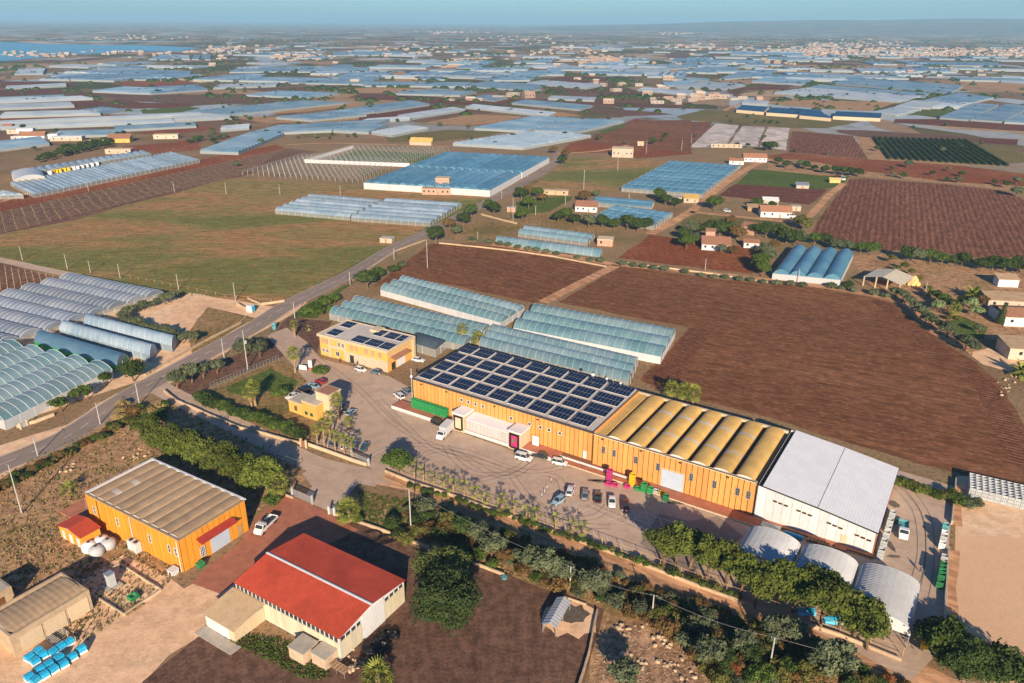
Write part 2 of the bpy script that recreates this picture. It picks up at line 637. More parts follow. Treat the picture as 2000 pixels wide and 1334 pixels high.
S['yard'] = soil('yard_concrete', [(.3, (.29, .245, .20)), (.5, (.34, .29, .237)), (.7, (.39, .332, .272))], .02, .7, (.42, .35, .28), .2, bumpd=.01, mid=.12, speck=.15)
S['asphalt'] = soil('road_asphalt', [(.3, (.155, .140, .128)), (.5, (.19, .172, .156)), (.7, (.225, .20, .18))], .06, 1.2, (.23, .2, .17), .4, bumpd=.01, streak=(math.radians(45), 8), mid=.1, speck=.15)
S['vine'] = soil('bare_vineyard', [(.3, (.12, .075, .055)), (.7, (.19, .12, .085))], .03, 1.2, (.28, .2, .14), .5, rows=(math.radians(45), 3.2, .5, 1.0))
S['paving'] = M['terracotta']
S['mulch'] = soil('mulch_film_field', [(.3, (.34, .35, .36)), (.5, (.46, .46, .46)), (.7, (.50, .49, .47))], .03, .12, (.12, .12, .10), .6)
S['rubble'] = soil('rubble', [(.3, (.15, .095, .055)), (.5, (.26, .175, .11)), (.7, (.36, .26, .17))], .12, 1.6, (.50, .38, .27), .7, mid=.5)
S['shore'] = soil('shore_sand', [(.3, (.5, .38, .26)), (.7, (.6, .47, .33))], .01, .1)
_lv = [0]


def field(name, pts, mat, lv=1, label=None, frame=None, n=None):
    """a thin sheet of another ground cover, surveyed from the photo"""
    _lv[0] += 1
    z = .012 * lv + .0004 * (_lv[0] % 24)
    w = [P(x, y, 0) for x, y in pts] if frame is None else [frame.p(u, v) for u, v in pts]
    d = min(q.length for q in w)
    if d > 600:
        z = z * 4
    # uneven edges: break long sides into short ones
    out = []
    r = random.Random(len(pts) * 31 + _lv[0])
    for i in range(len(w)):
        a, b = w[i], w[(i + 1) % len(w)]
        L = (b - a).length
        k = max(1, min(40, int(L / 6))) if n is None else n
        nrm = Vector((-(b - a).y, (b - a).x, 0)).normalized()
        for j in range(k):
            j_ = 0 if (j == 0 or mat in ('yard', 'asphalt', 'paving', 'lot')) else r.uniform(-.35, .35) * min(3, L / k / 4)
            out.append(a.lerp(b, j / k) + nrm * j_ + Vector((0, 0, z)))
    mb = MB()
    import mathutils
    tris = mathutils.geometry.tessellate_polygon([out])
    mb.add(out, [tuple(t) if (out[t[1]] - out[t[0]]).cross(out[t[2]] - out[t[0]]).z > 0 else tuple(t)[::-1] for t in tris])
    o = part(name, mb, S[mat], origin=(w[0].x, w[0].y, 0), kind='structure')
    if label:
        o['label'] = label
    return o


def ribbon(name, pts, width, mat, lv=2, px=True, label=None):
    w = [P(x, y, 0) for x, y in pts] if px else [Vector(p) for p in pts]
    z = .012 * lv + .002
    if min(q.length for q in w) > 600:
        z *= 4
    # smooth the centre line
    sm = []
    for i in range(len(w) - 1):
        a, b = w[i], w[i + 1]
        p0 = w[i - 1] if i else a
        p3 = w[i + 2] if i + 2 < len(w) else b
        k = max(2, int((b - a).length / 6))
        for j in range(k):
            t = j / k
            sm.append(.5 * ((2 * a) + (b - p0) * t + (2 * p0 - 5 * a + 4 * b - p3) * t * t + (3 * a - p0 - 3 * b + p3) * t ** 3))
    sm.append(w[-1])
    wd = width if isinstance(width, (list, tuple)) else [width] * 2
    mb = MB()
    vs = []
    for i, q in enumerate(sm):
        d = (sm[min(i + 1, len(sm) - 1)] - sm[max(i - 1, 0)]).normalized()
        nrm = Vector((-d.y, d.x, 0))
        ww = wd[0] + (wd[-1] - wd[0]) * i / (len(sm) - 1)
        j = 0 if mat == 'asphalt' else rnd.uniform(-.2, .2)
        vs += [q + nrm * (ww / 2 + j) + Vector((0, 0, z)), q - nrm * (ww / 2 - j) + Vector((0, 0, z))]
    mb.add(vs, [(2 * i + 1, 2 * i + 3, 2 * i + 2, 2 * i) for i in range(len(sm) - 1)])
    o = part(name, mb, S[mat], origin=(w[0].x, w[0].y, 0), kind='structure')
    return sm


z1, z2, z3 = zr(0, 0, .35), zr(650, 0, .35), zr(1300, 0, .35)
z4, z5, z6, z7 = zr(0, 250, .3), zr(500, 250, .3), zr(1000, 250, .3), zr(1500, 250, .25)


def zz(fn, pts):
    return [fn(x, y) for x, y in pts]


# ---- near fields
field('meadow', [(0, 500), (90, 525), (150, 542), (330, 575), (470, 600), (555, 588), (590, 578), (690, 520), (760, 484), (845, 440), (940, 392), (980, 378), (860, 368), (700, 363), (470, 348), (430, 352), (330, 382), (240, 402), (150, 430), (0, 458), (-200, 500), (-200, 480)], 'meadow', 1)
field('vineyard_ground', [(-200, 500), (0, 457), (150, 429), (240, 401), (330, 381), (430, 351), (470, 346), (620, 296), (560, 290), (330, 345), (160, 378), (0, 415), (-200, 440)], 'vine', 1)
field('field', [(0, 415), (160, 378), (330, 345), (560, 290), (540, 282), (390, 312), (200, 352), (60, 378), (0, 390)], 'red', 1)
field('ploughed_field', [(728, 562), (760, 535), (840, 476), (900, 476), (980, 482), (1100, 492), (1186, 518), (1060, 588), (1040, 592), (900, 560), (800, 542)], 'plough', 1)
field('ploughed_field', [(1212, 519), (1400, 545), (1600, 562), (1700, 580), (1745, 592), (1800, 640), (1860, 680), (1905, 706), (1950, 745), (1985, 800), (2010, 860), (2010, 950), (1890, 930), (1790, 905), (1640, 860), (1500, 815), (1290, 762), (1250, 742), (1292, 698), (1345, 640), (1090, 590)], 'plough', 1)
field('plough_headland', [(1905, 716), (1945, 755), (1978, 810), (2012, 870), (2012, 925), (1975, 905), (1950, 860), (1925, 800), (1895, 745), (1880, 716)], 'headrow', 2)
field('plough_headland', [(1715, 585), (1750, 600), (1800, 650), (1870, 700), (1850, 704), (1790, 665), (1730, 610), (1700, 588)], 'headrow', 2)
field('plough_headland', [(1348, 640), (1396, 640), (1318, 745), (1258, 740), (1294, 699)], 'headrow', 2)
field('ploughed_field', zz(z7, [(640, 400), (760, 395), (1000, 410), (1400, 440), (1840, 490), (2000, 560), (2200, 640), (2200, 1010), (1600, 1010), (1200, 950), (900, 960), (700, 900), (330, 840), (380, 740), (480, 600)]), 'ploughrow', 1)
field('field', zz(z6, [(900, 695), (1080, 720), (1640, 790), (1600, 930), (1560, 950), (950, 880), (690, 845)]), 'red', 1)
field('field', zz(z6, [(1450, 365), (2060, 400), (1940, 500), (1340, 440)]), 'darkred', 1)
field('grass_field', zz(z6, [(1560, 270), (2200, 300), (2160, 380), (2000, 400), (1460, 365)]), 'green', 1)
field('grass_field', zz(z6, [(0, 600), (30, 480), (400, 430), (380, 470), (150, 590), (90, 640)]), 'green', 1)
field('grass_field', zz(z6, [(1230, 555), (1800, 600), (1830, 650), (1700, 680), (1060, 660), (1120, 590)]), 'dullgreen', 1)
field('orchard_ground', zz(z5, [(1450, 600), (1760, 620), (1560, 690), (1600, 745), (1380, 740), (1250, 720), (1300, 660)]), 'scrubg', 1)
field('field', zz(z6, [(-30, 600), (100, 560), (300, 540), (700, 660), (560, 690), (100, 640), (-60, 720), (-160, 680)]), 'scrubg', 1)
field('rough_pasture', zz(z6, [(120, 390), (300, 250), (400, 195), (1010, 215), (880, 290), (640, 410), (480, 450), (300, 440)]), 'meadow', 1)
field('field', zz(z6, [(430, 90), (600, 20), (800, -60), (1300, -10), (1150, 130), (820, 125), (700, 110)]), 'ploughrow', 1)
field('field', zz(z6, [(380, 100), (430, 90), (700, 110), (1150, 130), (1180, 170), (820, 200), (650, 160), (430, 165), (330, 140)]), 'red', 1)
field('mulched_field', zz(z3, [(130, 825), (330, 820), (410, 698), (280, 690)]), 'mulch', 1)
field('mulched_field', zz(z3, [(345, 822), (510, 817), (555, 710), (430, 702)]), 'mulch', 1)
field('mulched_field', zz(z3, [(525, 818), (670, 840), (692, 714), (570, 710)]), 'mulch', 1)
field('ploughed_field', zz(z7, [(190, 25), (660, 60), (780, 240), (160, 190)]), 'ploughrow', 1)
field('field', zz(z7, [(680, 50), (830, 55), (940, 250), (780, 245)]), 'scrub', 1)
field('orchard_ground', zz(z7, [(820, 80), (1420, 110), (1800, 300), (1500, 290), (950, 255)]), 'scrub', 1)
field('grass_field', zz(z7, [(1480, 120), (1830, 135), (2100, 260), (1800, 290), (1600, 190)]), 'dullgreen', 2)
field('field', zz(z7, [(0, 215), (160, 195), (780, 245), (1500, 295), (2100, 370), (2100, 460), (1400, 420), (700, 330), (300, 250), (0, 240)]), 'red', 1)
field('scrub_strip', zz(z7, [(0, 240), (300, 250), (1000, 320), (1500, 340), (2100, 430), (2100, 520), (1500, 440), (760, 380), (400, 370), (0, 330)]), 'scrub', 2)
field('field', zz(z7, [(500, 20), (800, 20), (1640, 75), (1640, 110), (1000, 80), (700, 50)]), 'dark', 1)
field('field', zz(z7, [(1660, 75), (1960, 90), (1940, 135), (1640, 115)]), 'darkred', 1)
field('farm_plot', [(1660, 500), (1700, 560), (1740, 588), (1800, 632), (1870, 650), (2100, 690), (2100, 520), (1900, 505), (1760, 492)], 'scrub', 1)
field('lawn', [(1850, 628), (1880, 618), (1930, 640), (1920, 662), (1870, 655)], 'green', 3)
# ---- left and lower left
field('vineyard_ground', [(-200, 480), (0, 512), (130, 548), (60, 580), (0, 600), (-200, 660)], 'vine', 2)
field('scrub_plot', [(0, 590), (140, 545), (320, 575), (500, 620), (530, 600), (470, 640), (300, 735), (0, 835), (-200, 900), (-200, 640)], 'sand', 1)
field('pale_yard', [(370, 572), (480, 590), (540, 600), (500, 630), (440, 605), (400, 640), (320, 640), (290, 630)], 'sand', 2)
field('scrub_plot', [(405, 600), (500, 622), (500, 632), (375, 690), (368, 650)], 'scrubg', 2)
field('road_shoulder', [(530, 600), (500, 622), (375, 690), (300, 740), (225, 770), (130, 830), (0, 870), (-200, 960), (-200, 1040), (0, 935), (140, 850), (280, 775), (420, 700), (560, 620), (600, 590)], 'sand', 2)
field('garden', [(565, 618), (650, 628), (636, 645), (620, 690), (555, 660), (530, 655)], 'dark', 2)
field('garden', [(330, 760), (380, 725), (470, 690), (530, 660), (560, 690), (545, 700), (410, 755), (370, 790)], 'dark', 2)
field('lawn', [(420, 758), (545, 702), (600, 745), (575, 760), (560, 780), (600, 825), (640, 835), (655, 850), (630, 868), (560, 850), (470, 805), (400, 775)], 'scrubg', 2)
field('lawn', [(440, 757), (530, 720), (585, 745), (560, 772), (510, 762), (490, 775), (450, 768)], 'greenl' if False else 'green', 3)
field('scrub_plot', [(0, 925), (130, 858), (260, 800), (330, 775), (520, 865), (580, 880), (620, 920), (560, 960), (500, 1000), (300, 1160), (160, 1260), (0, 1200), (-200, 1200), (-200, 1030)], 'scrub', 1)
field('pale_yard', [(160, 1130), (240, 1085), (320, 1120), (360, 1150), (410, 1120), (560, 1020), (600, 1080), (540, 1200), (420, 1225), (330, 1280), (280, 1334), (240, 1400), (-100, 1400), (-100, 1260), (60, 1220), (170, 1180)], 'sand', 2)
field('dark_yard', [(240, 1400), (280, 1330), (330, 1290), (410, 1225), (480, 1240), (640, 1320), (820, 1100), (960, 1110), (1060, 1150), (1180, 1190), (1130, 1400)], 'dark', 2)
field('dark_yard', [(600, 1000), (700, 1020), (760, 1050), (870, 1085), (1000, 1120), (1000, 1330), (620, 1330), (640, 1100)], 'dark', 3)
field('scrub_plot', [(700, 960), (850, 985), (1000, 1030), (1300, 1140), (1600, 1260), (1900, 1400), (1130, 1400), (1180, 1190), (1060, 1140), (960, 1105), (820, 1060), (690, 1010)], 'scrub', 1)
field('rubble_ground', [(1185, 1215), (1260, 1215), (1360, 1290), (1400, 1400), (1150, 1400)], 'rubble', 4)
field('red_paving', [(395, 1115), (470, 1060), (500, 1010), (560, 965), (640, 1000), (650, 1010), (700, 1035), (650, 1060), (500, 1110), (430, 1160), (375, 1140)], 'paving', 4)
field('building_plot', [(1868, 930), (1900, 930), (2200, 1000), (2200, 1500), (1960, 1400), (1862, 1240)], 'lot', 1)
field('spoil_strip', [(1880, 945), (2100, 1000), (2100, 1060), (1870, 1045)], 'sand', 2)
field('dirt_bank', [(1852, 1075), (1875, 1075), (1870, 1240), (1850, 1240)], 'dirt', 3)
field('dirt_bank', [(1865, 950), (1888, 958), (1880, 1030), (1860, 1025)], 'dirt', 3)
field('grass_verge', [(845, 438), (1040, 345), (1060, 325), (1045, 345), (985, 380), (850, 452), (760, 492), (600, 585), (570, 588), (700, 512)], 'green', 2)
field('grass_verge', [(590, 600), (650, 570), (700, 545), (640, 590), (620, 622), (568, 620)], 'green', 3)
# ---- the works yard
field('yard', [(520, 655), (560, 640), (600, 668), (625, 700), (760, 735), (806, 760), (806, 795), (900, 845), (1000, 880), (1110, 910), (1300, 970), (1480, 1028), (1705, 1095), (1712, 1060), (1752, 918), (1862, 950), (1862, 960), (1851, 1090), (1851, 1255), (1780, 1330), (1560, 1215), (1350, 1125), (1130, 1050), (940, 985), (815, 945), (755, 922), (745, 935), (720, 910), (612, 868), (640, 850), (655, 842), (560, 780), (600, 745), (560, 700)], 'yard', 3)
field('shaded_asphalt_patch', [(1250, 1062), (1288, 1003), (1345, 1018), (1402, 1008), (1452, 1048), (1352, 1118), (1300, 1102)], 'asphalt', 4)  # different asphalt, its darker tone also standing in for shade lying there
field('forecourt', [(590, 925), (640, 900), (720, 915), (745, 935), (770, 945), (705, 940), (665, 985), (655, 1005), (590, 975), (610, 950)], 'yard', 5)
road = ribbon('road', [(-260, 1045), (-120, 968), (0, 908), (124, 857), (256, 771), (400, 692), (500, 636), (566, 594), (686, 534), (770, 485), (850, 447), (955, 393), (1020, 358), (1062, 334), (1086, 315), (1090, 303), (1066, 293), (1000, 289), (880, 287)], 8.4, 'asphalt', 5)
ribbon('dirt_road', [(880, 287), (800, 284), (650, 280), (560, 283)], 4, 'dirt', 3)
ribbon('dirt_track', [(300, 750), (345, 775), (420, 812), (500, 850), (560, 880), (620, 908), (690, 925), (745, 937)], 6.5, 'yard', 4)
track_pts = ribbon('dirt_track', [(735, 932), (800, 945), (900, 975), (1000, 1008), (1150, 1065), (1300, 1120), (1450, 1175), (1600, 1235), (1760, 1300), (1900, 1370), (2000, 1420)], 5.6, 'dirt', 3)
ribbon('dirt_track', [(1062, 590), (1110, 565), (1160, 540), (1205, 518)], 4.6, 'dirt', 3)
ribbon('dirt_track', [(960, 478), (1000, 483), (1090, 497), (1200, 516), (1300, 526), (1400, 535), (1500, 547), (1620, 562), (1720, 580), (1780, 600), (1830, 650), (1890, 680), (1920, 700), (2010, 720)], 4.5, 'dirt', 3)
ribbon('dirt_track', zz(z6, [(900, 690), (1050, 610), (1160, 545), (1260, 460), (1400, 350), (1560, 250), (1700, 190)]), 5.5, 'dirt', 3)
ribbon('dirt_track', zz(z6, [(1160, 545), (1300, 560), (1600, 590), (1870, 605), (1990, 520), (2060, 440), (2160, 360)]), 4.5, 'dirt', 3)
ribbon('dirt_track', [(-200, 470), (0, 508), (80, 525), (150, 540)], 5, 'yard', 4)
ribbon('dirt_track', zz(z4, [(980, 290), (400, 370), (0, 480), (-300, 560)]), 4, 'dirt', 2)
ribbon('dirt_track', [(1090, 300), (1200, 290), (1340, 250), (1440, 205), (1500, 190)], 5, 'dirt', 3)
field('farm_yard', [(1890, 690), (1930, 680), (2010, 710), (2010, 740), (1920, 712)], 'sand', 4)

# ---- distant field strips, read from the enlarged crops
FAR_FIELDS = [
    (z1, [(0, 580), (540, 555), (600, 580), (440, 600), (400, 575), (0, 590)], 'darkred'), (z1, [(480, 530), (1350, 525), (1700, 545), (1400, 570), (1100, 590), (700, 560)], 'dark'),
    (z1, [(620, 570), (1060, 580), (1100, 590), (960, 605), (640, 605)], 'darkred'), (z1, [(0, 655), (600, 640), (760, 640), (560, 660), (0, 690)], 'red'),
    (z1, [(780, 740), (1080, 700), (1230, 715), (1000, 745), (860, 752)], 'red'), (z1, [(680, 820), (1000, 790), (1100, 775), (1120, 835), (860, 857), (700, 857)], 'red'),
    (z1, [(0, 800), (280, 805), (560, 800), (900, 760), (700, 745), (400, 790), (0, 860)], 'scrubg'), (z1, [(600, 445), (860, 430), (1120, 455), (900, 485), (640, 475)], 'red'),
    (z1, [(860, 430), (1150, 425), (1300, 440), (1120, 462)], 'sand'), (z1, [(780, 615), (1050, 595), (1120, 605), (1000, 628), (800, 635)], 'green'),
    (z1, [(0, 455), (360, 455), (430, 480), (0, 495)], 'darkred'), (z1, [(0, 500), (380, 495), (360, 520), (0, 530)], 'darkred'),
    (z1, [(1360, 650), (1540, 655), (1760, 675), (2000, 650), (2000, 672), (1500, 690), (1300, 660)], 'scrub'), (z1, [(1380, 500), (1700, 485), (2000, 470), (2000, 490), (1850, 505), (1500, 515)], 'dark'),
    (z1, [(1600, 610), (2000, 570), (2000, 590), (1700, 625), (1500, 640)], 'scrub'), (z1, [(1640, 735), (1850, 730), (1900, 760), (1700, 765)], 'dullgreen'),
    (z2, [(150, 545), (500, 540), (800, 560), (760, 585), (560, 580), (330, 560), (40, 545)], 'darkred'), (z2, [(0, 670), (240, 625), (560, 590), (620, 600), (400, 650), (140, 680)], 'darkred'),
    (z2, [(280, 760), (640, 725), (960, 735), (860, 760), (560, 790), (320, 795)], 'dullgreen'), (z2, [(760, 640), (1080, 650), (900, 690), (700, 700), (480, 690)], 'scrub'),
    (z2, [(900, 590), (1300, 630), (1400, 650), (1230, 655), (950, 610)], 'scrub'), (z2, [(1180, 510), (1500, 520), (2000, 575), (2000, 600), (1500, 560), (1200, 530)], 'dark'),
    (z2, [(1400, 600), (1800, 625), (1900, 640), (1600, 650), (1400, 620)], 'dark'), (z2, [(1700, 675), (2000, 670), (2000, 857), (1400, 780)], 'plough'),
    (z2, [(320, 460), (340, 400), (410, 405), (490, 455)], 'scrub'), (z2, [(170, 440), (310, 430), (320, 455), (180, 462)], 'dullgreen'),
    (z2, [(1200, 450), (1280, 420), (1560, 430), (1540, 450), (1400, 465)], 'darkred'), (z2, [(1880, 305), (2200, 290), (2200, 320), (1900, 320)], 'dark'),
    (z2, [(600, 380), (660, 325), (900, 320), (840, 340), (690, 375)], 'sand'), (z2, [(1230, 345), (1500, 300), (1660, 340), (1560, 370), (1330, 345)], 'sand'),
    (z2, [(0, 490), (300, 490), (560, 500), (340, 520), (0, 520)], 'scrub'), (z2, [(1480, 735), (1630, 690), (1640, 700), (1530, 745)], 'green'),
    (z3, [(60, 650), (230, 610), (730, 650), (1090, 680), (900, 715), (700, 715), (560, 700), (100, 670)], 'dullgreen'), (z3, [(420, 390), (680, 360), (1130, 370), (1150, 390), (1000, 430), (640, 405)], 'scrub'),
    (z3, [(0, 290), (240, 300), (140, 325), (0, 322)], 'dark'), (z3, [(190, 510), (440, 470), (560, 465), (520, 500), (300, 512)], 'darkred'),
    (z3, [(540, 470), (720, 475), (660, 500), (480, 505)], 'darkred'), (z3, [(500, 540), (900, 560), (1300, 570), (1150, 620), (900, 610), (560, 580)], 'scrub'),
    (z3, [(1050, 425), (1480, 420), (1380, 455), (1200, 445)], 'darkred'), (z3, [(1500, 450), (2000, 450), (2000, 520), (1760, 490), (1600, 465)], 'scrub'),
    (z3, [(1280, 665), (1560, 665), (2100, 700), (2100, 740), (1500, 700), (1270, 685)], 'darkred'), (z3, [(1400, 620), (1620, 605), (1540, 650), (1380, 640)], 'green'),
    (z3, [(960, 725), (1120, 728), (1740, 770), (1740, 795), (1100, 765), (960, 740)], 'dark'), (z3, [(0, 680), (260, 680), (240, 720), (130, 825), (0, 825)], 'ploughrow'),
    (z3, [(1640, 800), (1900, 820), (1960, 857), (1750, 857)], 'dullgreen'), (z3, [(1430, 370), (1900, 380), (1900, 400), (1450, 390)], 'green'),
]
for fn, pts, mt in FAR_FIELDS:
    field('field', zz(fn, pts), mt, 3)

# ---- the sea in the bay, with its far shore
sea_m, snt, sb = new_mat('sea_water')
sn = noise(snt, coords(snt), .004, 4)
snt.links.new(ramp(snt, sn, [(.3, (.015, .14, .20)), (.7, (.03, .20, .27))]), sb.inputs['Base Color'])
sb.inputs['Roughness'].default_value = .25
S['sea'] = sea_m
field('sea', [(-900, 180), (-300, 140), (0, 121), (70, 115), (122, 108), (175, 106), (280, 101.5), (350, 100), (392, 94), (315, 90), (250, 88), (175, 87.5), (100, 85.5), (50, 84), (0, 82), (-200, 80), (-900, 66)], 'sea', 20, n=6)
field('beach', [(30, 82), (60, 82.2), (90, 84), (135, 86.3), (90, 86), (70, 84.5), (40, 83)], 'shore', 26, n=4)
field('beach', [(170, 87), (200, 87), (230, 88.2), (190, 88)], 'shore', 26, n=4)


# ---- hills beyond the plain
def hills():
    mb = MB()
    nx, ny = 90, 14
    r = random.Random(3)
    ph = [r.uniform(0, 6) for _ in range(8)]
    vs = []
    for j in range(ny + 1):
        for i in range(nx + 1):
            ang = -.10 + 1.1 * i / nx
            dist = 9500 + 5200 * j / ny
            x, y = math.sin(ang) * dist, math.cos(ang) * dist
            ramp_ = min(1, max(0, (ang - .02) / .42))
            prof = math.sin(min(1, j / ny) * math.pi / 2) ** 1.5
            h = (175 * ramp_ ** .8 + 12 * math.sin(ang * 23 + ph[0]) * ramp_ + 7 * math.sin(ang * 51 + ph[1] + j * .4) * ramp_) * prof
            vs.append((x, y, h - .5 if j else -2))
    fs = [(j * (nx + 1) + i, j * (nx + 1) + i + 1, (j + 1) * (nx + 1) + i + 1, (j + 1) * (nx + 1) + i) for j in range(ny) for i in range(nx)]
    mb.add(vs, fs)
    part('hills', mb, soil('hillside', [(.3, (.05, .06, .03)), (.5, (.10, .095, .05)), (.7, (.2, .15, .1))], .0015, .01, (.35, .28, .2), .6, bumpd=5), origin=(0, 9500, 0), kind='structure', smooth=True)


hills()

# ---- the air
hz = MB()
hz.box(WORLD, -41000, 41000, -850, 56000, -1.5, 215)
hm = bpy.data.materials.new('haze')
hm.use_nodes = True
hn = hm.node_tree
hn.nodes.clear()
pv = hn.nodes.new('ShaderNodeVolumePrincipled')
pv.inputs['Color'].default_value = (.42, .76, 1.0, 1)
pv.inputs['Density'].default_value = 9.5e-5
pv.inputs['Anisotropy'].default_value = 0.0
ho = hn.nodes.new('ShaderNodeOutputMaterial')
hn.links.new(pv.outputs[0], ho.inputs['Volume'])
haze = part('haze', hz, hm, origin=(0, 0, 0), kind='stuff')
haze['label'] = 'thin blue haze over the far plain'
# ================================================================== the long packing shed
MF = MAIN


def panel_wall(parent, fr, u0, u1, v, z0, z1, w, mat, side=-1, gap=.17, along='u', piece='wall_panel', pitchmat='groove'):
    """a wall of upright panels, each a piece of its own with an open joint beside it, on a darker backing"""
    n = max(1, round(abs(u1 - u0) / w))
    s = (u1 - u0) / n
    mb = MB()
    hw = abs(s) / 2 - gap / 2
    loc = Frame((0, 0), (fr.u.x, fr.u.y) if along == 'u' else (fr.v.x, fr.v.y))
    mb.box(loc, -hw, hw, -.06, .06, 0, z1 - z0)
    me = mb.mesh(piece)
    me.materials.append(mat)
    for i in range(n):
        c = u0 + s * (i + .5)
        q = fr.p(c, v, z0) if along == 'u' else fr.p(v, c, z0)
        inst(piece, me, parent, rel(parent, q))


def windows(parent, fr, us, v, z, w, h, along='u', side=-1, frame_mat='white', bars=True, name='window', grid=(1, 2)):
    for c in us:
        mb = MB()
        d0, d1 = (v + side * .10, v + side * .16)
        a, b_ = min(d0, d1), max(d0, d1)
        g2 = MB()

        def bx(m, x0, x1, y0, y1, za, zb, mi=0):
            if along == 'u':
                m.box(fr, x0, x1, y0, y1, za, zb, mi)
            else:
                m.box(fr, y0, y1, x0, x1, za, zb, mi)
        t = .12
        bx(mb, c - w / 2, c - w / 2 + t, a, b_, z, z + h)
        bx(mb, c + w / 2 - t, c + w / 2, a, b_, z, z + h)
        bx(mb, c - w / 2 + t, c + w / 2 - t, a, b_, z, z + t)
        bx(mb, c - w / 2 + t, c + w / 2 - t, a, b_, z + h - t, z + h)
        if bars:
            for k in range(1, grid[1]):
                zc = z + h * k / grid[1]
                bx(mb, c - w / 2 + t, c + w / 2 - t, a, b_, zc - .04, zc + .04)
            for k in range(1, grid[0]):
                uc = c - w / 2 + w * k / grid[0]
                bx(mb, uc - .04, uc + .04, a + .005, b_ - .005, z + t, z + h - t)
        e0, e1 = sorted((v + side * .065, v + side * .115))
        bx(g2, c - w / 2 + .02, c + w / 2 - .02, e0, e1, z + .02, z + h - .02)
        wnd = part(name, mb, M[frame_mat], parent)
        part('pane', g2, M['glass'], wnd)


HM = 8.9
shed = thing('packing_shed', 'very long orange packing shed, solar panels on its left half, yellow vaults on its right', 'warehouse', MF.p(0, 0, 0))
b = MB()
b.box(MF, .1, 55.5, .1, 26.9, 0, HM - .5)
part('wall', b, M['groove'], shed)
b = MB()
b.box(MF, -.05, 55.6, -.05, 27.05, HM - .5, HM - .12)
part('flat_roof', b, M['roofgrey'], shed)
b = MB()
for (a0, a1, c0, c1) in ((-.1, 55.7, -.12, .02), (-.1, 55.7, 27.0, 27.14), (-.12, .02, .03, 27.0), (55.55, 55.68, .03, 27.0)):
    b.box(MF, a0, a1, c0, c1, HM - .45, HM + .12)
part('parapet', b, M['darkmetal'], shed)
for k in range(10):
    b = MB()
    uu = -.2 + k * 5.55 + 3.6
    if uu < 55:
        b.bar(MF.p(uu, .4, HM - .06), MF.p(uu, 26.6, HM - .06), .05)
        part('conduit', b, M['tile'], shed)
b = MB()
for k in range(1, 5):
    b.box(MF, .2, 55.4, k * 5.5 - .03, k * 5.5 + .03, HM - .12, HM - .10)
part('roof_joint', b, M['concrete'], shed)
panel_wall(shed, MF, .1, 55.5, 0, .9, HM - .46, 1.24, M['orange'])
panel_wall(shed, MF, .1, 26.9, .02, 0, HM - .46, 1.24, M['orange'], along='v')
# right half: parapets and seven barrel vaults
b = MB()
b.box(MF, 55.75, 94.9, .1, 26.9, 0, HM - 1.4)
part('wall', b, M['groove'], shed)
panel_wall(shed, MF, 55.8, 94.9, 0, .25, HM - .55, 1.3, M['orange'])
b = MB()
b.box(MF, 55.75, 94.95, -.2, .55, HM - .54, HM - .3)
b.box(MF, 55.75, 94.95, 26.5, 27.2, HM - .9, HM - .3)
part('parapet', b, M['cream'], shed)
b = MB()
b.box(MF, 56.1, 58.3, .56, 26.49, HM - .9, HM - .55)
part('roof_strip', b, M['ochre'], shed)
b = MB()
b.box(MF, 55.72, 56.05, .56, 26.49, HM - .9, HM + .1)
part('inner_parapet', b, M['orange'], shed)
b = MB()
b.box(MF, 55.75, 94.95, -.24, -.1, HM - .3, HM - .16)
part('coping', b, M['darkmetal'], shed)
b = MB()
b.box(MF, 58.3, 95.4, .56, 26.49, HM - 1.4, HM - 1.1)
part('gutter', b, M['brownsheet'], shed)
VU = [58.9 + k * 5.17 for k in range(8)]


def vault(parent, fr, u0, u1, v0, v1, z, rise, mat, sky_bands=(), nseg=10, ribs=28, thick=.12, along='v', name='roof_vault', rib=.05, pw=.8):
    """a ribbed barrel vault sheet running along v (or u)"""
    mb = MB()
    L = v1 - v0
    prof = []
    for i in range(nseg + 1):
        t = math.pi * i / nseg
        prof.append(((1 - math.cos(t)) / 2, math.sin(t) ** pw))
    vs = []
    rows = []
    nr = ribs * 2
    for j in range(nr + 1):
        vv = v0 + L * j / nr
        dz = rib if j % 2 else 0
        rows.append(len(vs))
        for a, h in prof:
            uu = u0 + (u1 - u0) * a
            vs.append(fr.p(uu, vv, z + rise * h + dz) if along == 'v' else fr.p(vv, uu, z + rise * h + dz))
    n = nseg + 1
    fs, ms = [], []
    for j in range(nr):
        mid = (j + .5) / nr
        mi = 1 if any(abs(mid - s) < w / 2 for s, w in sky_bands) else 0
        for i in range(nseg):
            q = (j * n + i, j * n + i + 1, (j + 1) * n + i + 1, (j + 1) * n + i)
            fs.append(q[::-1] if along == 'v' else q)
            ms.append(mi)
    mb.v = [tuple(q) for q in vs]
    mb.f, mb.m = fs, ms
    # end caps
    for vv in (v0 + .01, v1 - .01):
        cap = [fr.p(u0 + (u1 - u0) * a, vv, z + rise * h) if along == 'v' else fr.p(vv, u0 + (u1 - u0) * a, z + rise * h) for a, h in prof]
        mb.add(cap + [cap[-1] - Vector((0, 0, .3)), cap[0] - Vector((0, 0, .3))], [tuple(range(len(cap) + 2))], 2)
    return part(name, mb, [mat, M['skylight'], M['white']], parent)


